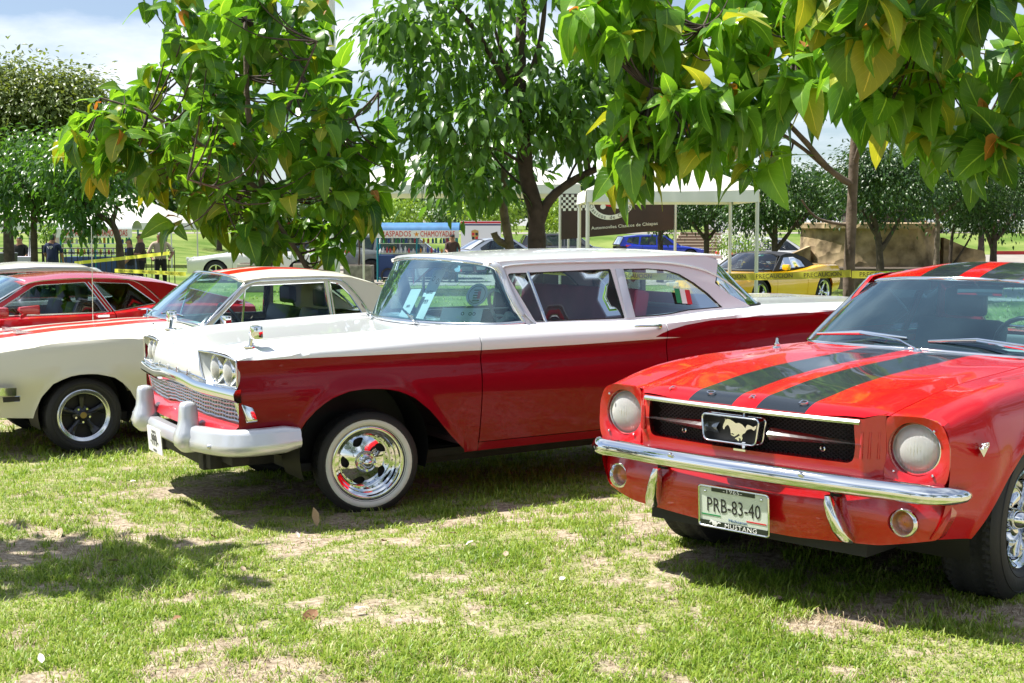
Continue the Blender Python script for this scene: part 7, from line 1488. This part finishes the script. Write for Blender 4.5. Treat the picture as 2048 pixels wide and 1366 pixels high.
# steps up the bank
t = thing('park_steps', 'brown and cream steps climbing the grass bank behind the blue hatchback', 'steps', (P3(1385, 76), 76, gz(9, 76)))
for i in range(9):
    b = MB(); b.box((-.25*i*0+.1*i, .34*i, .09+.17*i), (3.4-.12*i, .40, .18)); b.build('step', mat('step_tread', (.50, .42, .32), .9) if i % 1 == 0 else conc, t); b = MB(); b.box((.1*i, .34*i-.205, .07+.17*i), (3.4-.12*i, .012, .10)); b.build('riser', mat('step_riser', (.14, .09, .06), .9), t)
# paved road, kerb
def strip_sheet(name, x0, x1, y0, y1, m, nx=30, ny=12, lift=.012):
    V, F = sheet(lambda u, v: (lambda x, y: (x, y, gz(x, y)+lift))(x0+(x1-x0)*u, y0+(y1-y0)*v), nx, ny); return pd(name, V, F, m, None, smooth=180, kind='structure')
strip_sheet('road', -9, 60, 43, 84, mat('pale_asphalt', (.30, .27, .235), .9, noise=.25, nscale=1.2, bump=.3)); strip_sheet('pavement', 12, 60, 33, 43, mat('pale_paving', (.42, .38, .31), .9, noise=.2, nscale=2.))
for x0, x1, y, lb in ((22, 29, 85.2, 'red painted kerb, left length, below the grass bank on the right'), (30.5, 42, 84, 'red painted kerb, right length, below the grass bank on the right')):
    t = thing('red_kerb', lb, 'kerb', (0, 0, 0)); b = MB(); b.box(((x0+x1)/2, y, gz(25, 84)+.12), (x1-x0, .25, .26)); b.build('kerb_stone', mat('red_kerb_paint', (.45, .03, .03), .7, noise=.3, nscale=2.), t)
strip_sheet('upper_road', -40, 80, 97, 112, mat('pale_asphalt', (.3, .27, .23), .9), 30, 6)
# white panel van side with crest
t = thing('display_panel', 'white display panel with a gold crest and a red and blue top stripe', 'panel', (P3(962, 57), 57, gz(-1, 57))); b = MB(); b.box((0, 0, 1.15), (1.7, .3, 1.9)); b.build('panel_board', printw, t)
for z_, mm, h_ in ((2.04, printr, .07), (1.94, mat('navy_print', (.02, .03, .12), .5), .06)): b = MB(); b.box((0, -.156, z_), (1.7, .01, h_)); b.build('stripe', mm, t)
b = MB(); b.prism([(-.19, .30), (0, .36), (.19, .30), (.19, .02), (.12, -.22), (0, -.34), (-.12, -.22), (-.19, .02)], 0, .01, lambda u, v, h: (-.25+u*.8, -.152-h, 1.45+v*.8)); cr_ = b.build('crest', mat('crest_gold', (.55, .36, .10), .4, .5), t, smooth=0)
for u0, v0, mm in ((-.09, .12, printr), (.09, -.09, printr), (.09, .12, printk), (-.09, -.09, printk)):
    b = MB(); b.box((-.25+u0*.8, -.166, 1.45+v0*.8), (.11, .004, .12)); b.build('crest_field', mm, cr_)
b = MB(); b.prism([(-.05, .08), (.05, .08), (.05, -.03), (0, -.08), (-.05, -.03)], 0, .006, lambda u, v, h: (-.25+u*.8, -.168-h, 1.45+v*.8)); b.build('crest_heart', mat('crest_gold', (.5, .3, .1), .4), cr_)
text_obj('panel_text', 'PORSCHE', .26, printk, t, frame((.1, -.156, .95), (1, 0, 0), (0, 0, 1)), .003)
t = thing('feather_flag', 'narrow white upright flag with dark lettering by the seated man', 'flag', (P3(61, 36.5), 36.5, gz(-12, 36.5))); b = MB(); b.tube([(0, 0, 0), (0, 0, 1.95)], .012, 5); b.build('flag_pole', iron, t); b = MB(); b.box((.09, 0, 1.45), (.18, .01, .85), Matrix.Rotation(.12, 3, 'Y')); b.build('flag_cloth', printw, t); text_obj('flag_text', 'VIVE', .12, mat('violet_print', (.12, .05, .3), .5), t, frame((.09, -.008, 1.45), (0, 0, 1), (-1, 0, 0)), .001)
t = thing('round_sign', 'pale pink round board fixed to the end of the left snack cart', 'sign', (P3(128, 40.6), 40.6, gz(-13, 40.6))); b = MB(); b.tube([(0, 0, 0), (0, 0, 1.4)], .02, 5); b.build('sign_post', iron, t); b = MB(); b.lathe([(.001, -.02), (.30, -.02), (.30, .02), (.001, .02)], 20, c=(0, 0, 1.62), axis='y'); b.build('sign_disc', mat('pale_pink_board', (.7, .5, .5), .6), t)
t = thing('litter_bin', 'grey round bin at the far left by the seated man', 'bin', (P3(12, 35), 35, gz(-13, 35))); b = MB(); b.lathe([(.001, 0), (.27, 0), (.31, 1.15), (.33, 1.18), (.28, 1.2), (.001, 1.2)], 20, axis='z'); b.build('bin_body', mat('grey_bin_plastic', (.07, .08, .09), .5), t)
t = thing('stall_table', 'white topped table in front of the seated man', 'table', (P3(50, 36.3), 36.3, gz(-13, 36.3))); b = MB(); b.box((0, 0, .80), (.55, .5, .50)); b.build('table_cloth', mat('lilac_cloth', (.62, .60, .72), .8), t)
# people
skin = mat('warm_skin', (.32, .16, .10), .55); hair = mat('black_hair', (.012, .010, .010), .5)
def person(label, x, y, head_deg, shirt, trousers, pose='stand', h=1.70, arms=((.0, .1), (.0, .1)), cap=None, print_=None):
    z = gz(x, y); t = thing('person', label, 'person', (x, y, z), R(head_deg)); k = h/1.70; sit = pose == 'sit'; dz = -.42 if sit else 0
    J = dict(pel=(0, 0, .95+dz), bel=(.0, 0, 1.08+dz), che=(.01, 0, 1.28+dz), nk=(.0, 0, 1.46+dz), hd=(.02, 0, 1.56+dz), top=(.02, 0, 1.66+dz)); V = []; E = []; Rd = []; id_ = {}
    def a(n_, p, r, par=None): id_[n_] = len(V); V.append([q*k for q in p]); Rd.append(r*k if not isinstance(r, tuple) else tuple(q*k for q in r)); (E.append((id_[par], id_[n_])) if par else None)
    a('pel', J['pel'], (.13, .16)); a('bel', J['bel'], (.115, .145), 'pel'); a('che', J['che'], (.125, .18), 'bel'); a('nk', J['nk'], .058, 'che'); a('hd', J['hd'], (.092, .080), 'nk'); a('top', J['top'], (.075, .068), 'hd')
    for s in (1, -1):
        q = '%+d' % s; sw = .06*s if pose == 'walk' else 0
        if sit: pts = [('hip', (.05, .10*s, .52), .085), ('kne', (.42, .12*s, .50), .065), ('ank', (.44, .12*s, .09), .045), ('toe', (.58, .12*s, .04), .035)]
        else: pts = [('hip', (0, .09*s, .88), .088), ('kne', (.02+sw, .10*s, .48), .062), ('ank', (-.01+sw*1.6, .10*s, .09), .045), ('toe', (.14+sw*1.6, .12*s, .04), .036)]
        pr = 'pel'
        for n_, p, r in pts: a(n_+q, p, r, pr); pr = n_+q
        fw_, rs = arms[0 if s > 0 else 1]; sh_ = (0, .19*s, 1.38+dz); el = (.02+fw_*.12, (.24+rs*.05)*s, 1.12+dz+fw_*.02); wr = (.05+fw_*.38, (.25-fw_*.12)*s, .88+dz+fw_*.28); hn = (wr[0]+.06+fw_*.03, wr[1]*.98, wr[2]-.08*(1-fw_))
        a('sh'+q, sh_, .062, 'che'); a('el'+q, el, .043, 'sh'+q); a('wr'+q, wr, .030, 'el'+q); a('hn'+q, hn, .034, 'wr'+q)
    me = bpy.data.meshes.new('body'); me.from_pydata(V, E, []); o = bpy.data.objects.new('body', me); COL.objects.link(o); md = o.modifiers.new('s', 'SKIN'); md.use_smooth_shade = True
    for i, r in enumerate(Rd): me.skin_vertices[0].data[i].radius = r if isinstance(r, tuple) else (r, r)
    me.skin_vertices[0].data[0].use_root = True; sb = o.modifiers.new('u', 'SUBSURF'); sb.levels = 2; sb.render_levels = 2
    dg = bpy.context.evaluated_depsgraph_get(); nm = bpy.data.meshes.new_from_object(o.evaluated_get(dg)); bpy.data.objects.remove(o); nm.materials.clear()
    for q in (skin, shirt, trousers, hair, blackm): nm.materials.append(q)
    for p in nm.polygons:
        c = p.center/k; zz = c.z-dz
        if zz > 1.60 or (zz > 1.50 and c.x < -.01): mi = 3
        elif zz > 1.43: mi = 0
        elif abs(c.y) > .20 and (c.z < 1.16+dz or c.x > .2) and not (sit and c.z < .6): mi = 0
        elif (zz > .97 if not sit else c.z > .56): mi = 1
        elif c.z > .10: mi = 2
        else: mi = 4
        p.material_index = mi
    finish(nm, 180); link('body', nm, None, t)
    b = MB(); b.sphere((.10*k, 0, (1.555+dz)*k), (.018, .013, .022), 6, 5); 
    for s in (1, -1): b.sphere((.02*k, .082*s*k, (1.56+dz)*k), (.016, .010, .026), 6, 5)
    b.build('nose_and_ears', skin, t, smooth=180)['kind'] = 'stuff'
    if print_: text_obj('shirt_print', print_, .12, printw, t, frame((-.135*k, 0, 1.30*k), (0, -1, 0), (0, 0, 1)), .004)
    if cap: b = MB(); b.sphere((.0, 0, (1.63+dz)*k), (.10, .09, .06), 10, 6); b.box((.11, 0, (1.62+dz)*k), (.10, .12, .012)); b.build('cap', cap, t)
    return t
black_c = mat('black_cloth', (.012, .012, .014), .85); navy_c = mat('navy_cloth', (.012, .022, .07), .85); beige_c = mat('beige_cloth', (.45, .36, .28), .85); jean = mat('dark_denim', (.03, .04, .07), .85); brown_c = mat('dark_brown_cloth', (.06, .035, .03), .85)
person('man in a black shirt sitting behind the small white table', P3(42, 37), 37, -90, black_c, black_c, 'stand', 1.62, arms=((.5, .2), (.5, .2)))
person('man in a navy T-shirt with white lettering seen from behind', P3(107, 36), 36, 80, navy_c, jean, 'stand', 1.70, arms=((.3, .3), (.2, .2)), print_='VIP')
person('woman in dark clothes with an orange scarf beside the left cart', P3(262, 33), 33, 200, black_c, jean, 'stand', 1.64, arms=((.4, .1), (.3, .1)))
person('person in dark brown clothes standing behind the woman with the scarf', P3(283, 35), 35, 215, brown_c, black_c, 'walk', 1.74, arms=((.9, .1), (.3, .1)))
person('man in a beige shirt and black trousers with hands on his hips', P3(322, 36), 36, -70, beige_c, black_c, 'stand', 1.74, arms=((.35, 1.6), (.35, 1.6)))
person('vendor in a dark cap and apron at the right end of the blue roofed cart', P3(905, 45.2), 45.2, -80, brown_c, black_c, 'stand', 1.66, arms=((.6, .1), (.6, .1)), cap=black_c)
# parked modern cars
def modern(name, label, sp, P, x, y, hd, grp='cars parked beyond the park'):
    c = build_plain(name, label, P, sp, grp, seats=False); put(c, x, y, hd); return c
greyp = mat('grey_green_car_paint', (.16, .18, .18), .25, coat=1.); whitep = mat('modern_white_paint', (.78, .78, .77), .25, coat=1.); silvp = mat('silver_blue_car_paint', (.42, .47, .54), .25, .3, coat=1.); bluep = mat('vivid_blue_car_paint', (.01, .035, .42), .2, .2, coat=1.); dgrey = mat('dark_grey_car_paint', (.07, .075, .08), .25, coat=1.); beigep = mat('pale_silver_car_paint', (.5, .5, .48), .3, .3, coat=1.)
s1 = spec_suv(1.66); s1['wheelm'] = blackm; modern('parked_suv', 'grey SUV parked facing right behind the blue roofed snack cart', s1, greyp, P3(893, 48.5), 48.5, 8)
s1 = spec_suv(1.62, L=(.95, -3.75), wb=2.8); modern('parked_suv', 'white SUV parked behind the broadleaf tree on the left', s1, whitep, P3(440, 45), 45, 184)
modern('parked_car', 'small white car just left of the grey SUV, half hidden by the lamp pole', spec_sedan(1.48), whitep, P3(735, 57), 57, 12)
modern('parked_car', 'silver blue saloon seen from behind between the cart and the forked tree', spec_sedan(1.45), silvp, P3(1072, 54), 54, 24)
modern('parked_car', 'vivid blue hatchback parked in front of the park steps', spec_suv(1.50, L=(.85, -3.3), wb=2.55, w=.88), bluep, P3(1370, 68), 68, 10)
modern('parked_car', 'white saloon half hidden by the left ramp of the stone basin', spec_sedan(1.45), whitep, P3(1612, 52), 52, 20)
modern('parked_car', 'dark pickup sized car under the club banner', spec_suv(1.6), dgrey, P3(1200, 60), 60, 5)
BANK = [(1505, 104, whitep, 0, 'white saloon on the upper road, furthest left above the stone basin'), (1690, 101, whitep, 2, 'white saloon on the upper road directly above the stone basin'), (1882, 98, whitep, 180, 'white saloon on the upper road, right of the stone basin'), (1935, 104, beigep, 0, 'pale silver saloon on the upper road behind the whitewashed trunks'), (1990, 100, dgrey, 180, 'dark grey saloon on the upper road behind the right trunks'), (2085, 98, whitep, 0, 'white saloon at the right end of the upper road')]
pr_ = {}
for u, d, pm, hd, lb in BANK:
    src_ = pr_.get(pm.name)
    if src_ is None: c = modern('parked_car', lb, spec_sedan(1.47), pm, P3(u, d), d, hd, 'cars on the upper road'); pr_[pm.name] = c
    else: c = copy_tree(src_); c['label'] = lb; put(c, P3(u, d), d, hd)
# trees of the park
def ft(u, v0, v1, d, crowns, n, lm, lab, L=.10, limeh=0., lean=0, r=.10, forks=(), seed=1, spread=.3, name='park_tree', bk=None, clump=20, grp='trees of the park'):
    x = P3(u, d); g = gz(x, d); tr = [([(x, d, g-.05), w3(u+lean*.3, (v0+v1)/2, d), w3(u+lean, v1, d)], r, r*.55)]
    for (ua, va), (ub, vb) in forks: tr.append(([w3(ua, va, d), w3((ua+ub)/2, (va+vb)/2+3, d), w3(ub, vb, d)], r*.6, r*.25))
    small_tree(name, lab, (x, d, g), tr, [cr(*c[:2], d, c[2], c[3], c[4], c[5] if len(c) > 5 else 1.) for c in crowns], n, L, lm, seed=seed, limeh=limeh, group=grp, spread=spread, bk=bk, clump=clump)
ft(1320, 505, 440, 45, [(1325, 412, 72, 44, 1.3)], 5200, ficus_leaf, 'dark round crowned tree in front of the blue hatchback', .13, r=.13, forks=[((1318, 460), (1290, 430)), ((1320, 465), (1355, 435))], seed=41)
ft(1412, 505, 440, 42, [(1418, 402, 84, 48, 1.4)], 6000, ficus_leaf, 'dark tree with a V shaped trunk in front of the park steps', .13, r=.12, forks=[((1412, 480), (1375, 430)), ((1414, 480), (1450, 425))], seed=42)
ft(1548, 510, 430, 37, [(1565, 388, 100, 54, 1.5), (1500, 430, 40, 20, .8, .4)], 6800, ficus_leaf, 'dark many stemmed tree behind the yellow sports car', .13, r=.12, forks=[((1548, 480), (1510, 420)), ((1550, 500), (1600, 430)), ((1590, 455), (1660, 370))], seed=43)
ft(1762, 545, 430, 33, [(1775, 375, 100, 68, 1.5), (1730, 330, 50, 40, .9, .5)], 8200, ficus_leaf, 'dark tree with whitewashed foot in front of the stone basin', .12, r=.12, limeh=.55, lean=-20, forks=[((1760, 500), (1800, 430)), ((1758, 480), (1720, 420))], seed=44)
ft(1872, 530, 430, 36, [(1895, 360, 88, 80, 1.5), (1850, 300, 50, 50, 1., .5)], 7600, ficus_leaf, 'tree with whitewashed foot and forked pale boughs right of the stone basin', .12, r=.11, limeh=.5, forks=[((1874, 430), (1930, 385)), ((1874, 440), (1850, 380))], seed=45, bk=bark)
ft(1898, 535, 440, 38, [(1940, 420, 45, 35, .9)], 3200, ficus_leaf, 'thin twin stemmed tree between the two whitewashed trees', .12, r=.07, limeh=.4, lean=8, forks=[((1905, 530), (1945, 460))], seed=46)
ft(1985, 530, 440, 37, [(2000, 390, 88, 75, 1.5), (2060, 330, 60, 60, 1., .6)], 8400, ficus_leaf, 'dark leafy tree at the right edge above the striped coupe', .12, r=.13, limeh=.4, forks=[((1985, 500), (1958, 430)), ((1987, 480), (2030, 420))], seed=47)
ft(70, 520, 400, 27, [(90, 330, 120, 70, 1.3, 2), (40, 400, 60, 60, .9, 1.), (130, 400, 40, 40, .7, .5)], 4200, mid_leaf, 'slender grey trunked tree with drooping leaves at the far left', .16, r=.10, lean=2, forks=[((70, 400), (40, 350)), ((70, 430), (110, 380)), ((72, 440), (120, 425))], seed=48, spread=.22, clump=14)
ft(247, 530, 440, 25, [(160, 330, 90, 50, 1., 1.2), (210, 370, 80, 60, .9, 1.), (160, 430, 40, 40, .5, .5)], 2600, mid_leaf, 'leaning forked tree beside the left snack cart', .16, r=.10, lean=-22, forks=[((226, 445), (180, 410)), ((190, 418), (110, 366)), ((226, 445), (240, 405))], seed=49, spread=.22, bk=bark_d, clump=14)
ft(20, 520, 300, 34, [(30, 215, 110, 85, 1.6, 2.), (140, 215, 80, 65, 1.3, 1.6), (60, 300, 110, 60, 1.6, 1.3), (-40, 240, 80, 95, 1.4, 1.)], 24000, olive_leaf, 'tall feathery pale green tree at the upper left', .17, r=.16, forks=[((20, 400), (100, 260)), ((20, 380), (-30, 250))], seed=50, spread=.36, clump=30)
ft(800, 480, 440, 80, [(800, 420, 70, 26, 2.4), (760, 435, 40, 18, 2, .5)], 3000, bright_leaf, 'bright green tree beyond the blue roofed cart', .26, r=.2, seed=51, spread=.5)
ft(895, 500, 440, 72, [(900, 415, 40, 28, 2.)], 1800, ficus_leaf, 'darker tree beside the white display panel', .22, r=.16, seed=52, spread=.5)
ft(990, 500, 440, 66, [(985, 415, 60, 36, 2.)], 2600, bright_leaf, 'bright leafed tree behind the silver blue saloon', .22, r=.16, seed=53, spread=.5)
ft(1120, 500, 440, 62, [(1125, 430, 40, 46, 1.6)], 2000, bright_leaf, 'bright leafed young tree left of the club banner', .2, r=.10, seed=54, spread=.4)
ft(440, 480, 440, 85, [(440, 425, 60, 30, 2.4)], 2000, bright_leaf, 'bright green tree far behind the white SUV', .26, r=.2, seed=55, spread=.5)
ft(560, 480, 440, 90, [(580, 420, 70, 34, 2.4)], 2200, ficus_leaf, 'dark green tree far behind the white SUV', .26, r=.2, seed=56, spread=.5)
ft(95, 480, 460, 52, [(100, 462, 16, 14, .6)], 500, bright_leaf, 'small bright shrub like tree behind the man in navy', .14, r=.05, seed=57, spread=.2)
for i, (u, d, w_, h_, sd) in enumerate(((1640, 120, 70, 30, 60), (1760, 125, 80, 40, 61), (1900, 122, 90, 45, 62), (2030, 120, 80, 50, 63), (1480, 124, 80, 36, 64), (1330, 120, 80, 30, 65))):
    ft(u, 462, 430, d, [(u, 405, w_, h_, 3.)], 2400, ficus_leaf if i % 2 else bright_leaf, ('bright green tree beyond the upper road above the stone basin', 'dark tree beyond the upper road, just right of the slender trunk', 'bright green tree beyond the upper road behind the forked pale boughs', 'dark tree beyond the upper road at the right edge', 'bright green tree beyond the upper road left of the stone basin', 'dark tree beyond the upper road above the park steps')[i], .40, r=.25, seed=sd, spread=.8, grp='trees beyond the upper road')
ft(1655, 480, 440, 58, [(1660, 395, 90, 40, 2.2)], 4200, ficus_leaf, 'dark shade tree on the lawn behind the left part of the stone basin', .2, r=.18, seed=66, spread=.5)
ft(1830, 480, 440, 60, [(1835, 385, 95, 45, 2.2)], 4200, ficus_leaf, 'dark shade tree on the lawn behind the right part of the stone basin', .2, r=.18, seed=67, spread=.5)
ft(1960, 480, 440, 56, [(1965, 380, 90, 50, 2.2)], 4200, ficus_leaf, 'dark shade tree on the lawn beyond the whitewashed trunks', .2, r=.18, seed=68, spread=.5)
# flowering bush and small plants
small_tree('flowering_bush', 'bush covered in white blossom beside the blue hatchback', (P3(1490, 48), 48, gz(8, 48)), [([(P3(1490, 48), 48, gz(8, 48)), w3(1490, 500, 48), w3(1488, 470, 48)], .05, .02)], [cr(1490, 470, 48, 45, 40, .8)], 1500, .11, leaf_material('white_blossom', (.5, .5, .48), (.8, .8, .78), (1, 1, 1), veins=False), seed=70, cat='bush', clump=10, spread=.3)
small_tree('leafy_bush', 'green bush at the foot of the flowering bush', (P3(1478, 46), 46, gz(8, 46)), [([(P3(1478, 46), 46, gz(8, 46)), w3(1478, 510, 46)], .04, .02)], [cr(1480, 492, 46, 50, 22, .7)], 900, .12, bright_leaf, seed=71, cat='bush', clump=12, spread=.25)
g = gz(-4.2, 6.6); small_tree('park_tree', 'tree at the side of the lawn outside the view', (-4.4, 6.8, g), [([(-4.4, 6.8, g), (-4.35, 6.7, g+1.6), (-4.1, 6.6, g+3.3)], .06, .03)], [((-3.95, 6.45, g+3.5), (.62, .4, .4), 1.)], 420, .26, mid_leaf, seed=79, group='trees around the lawn', spread=.18, clump=8)
# distant woods close the view
def woods():
    R_ = np.random.default_rng(99); n = 16000; x = R_.uniform(-120, 130, n); y = R_.uniform(150, 175, n); hgt = 4.5+3.0*vnoise(x, y*0, 9., 12)+2*vnoise(x, y*0, 3., 13); z = ground_z(x, y)+hgt*R_.random(n)**.6
    d = R_.normal(size=(n, 3)); d[:, 1] -= .5; M = rot_from(d, R_.normal(size=(n, 3)), R_.uniform(1.0, 2.0, n)); M4 = np.concatenate([M, np.stack([x, y, z], 1)[:, :, None]], 2)
    merge_leaves('distant_woods', leaf_shape(1, .8, 2, .2, .2, 0, 3), M4, R_.random(n), ficus_leaf, None, 'stuff')
woods()
# trees on the viewer's side of the lawn, mirrored in paint and chrome
for i, (x, y, hgt, sd) in enumerate(((-9, -9, 6.5, 81), (-3.5, -13, 7.5, 82), (3.5, -11, 6.5, 83), (10, -8, 7., 84), (16, 1, 7, 85), (14, 9, 6, 86), (-15, -2, 7, 87), (-13, 8.5, 5.5, 88))):
    g = gz(x, y); small_tree('park_tree', ('tree on the lawn behind the viewer', 'tree at the side of the lawn outside the view')[i > 3], (x, y, g), [([(x, y, g), (x+.1, y, g+2), (x, y+.1, g+hgt*.7)], .16, .06)], [((x, y, g+hgt*.68), (2.6, 2.6, hgt*.33), 1.)], 2200, .34, ficus_leaf, seed=sd, group='trees around the lawn', spread=.5, clump=14)
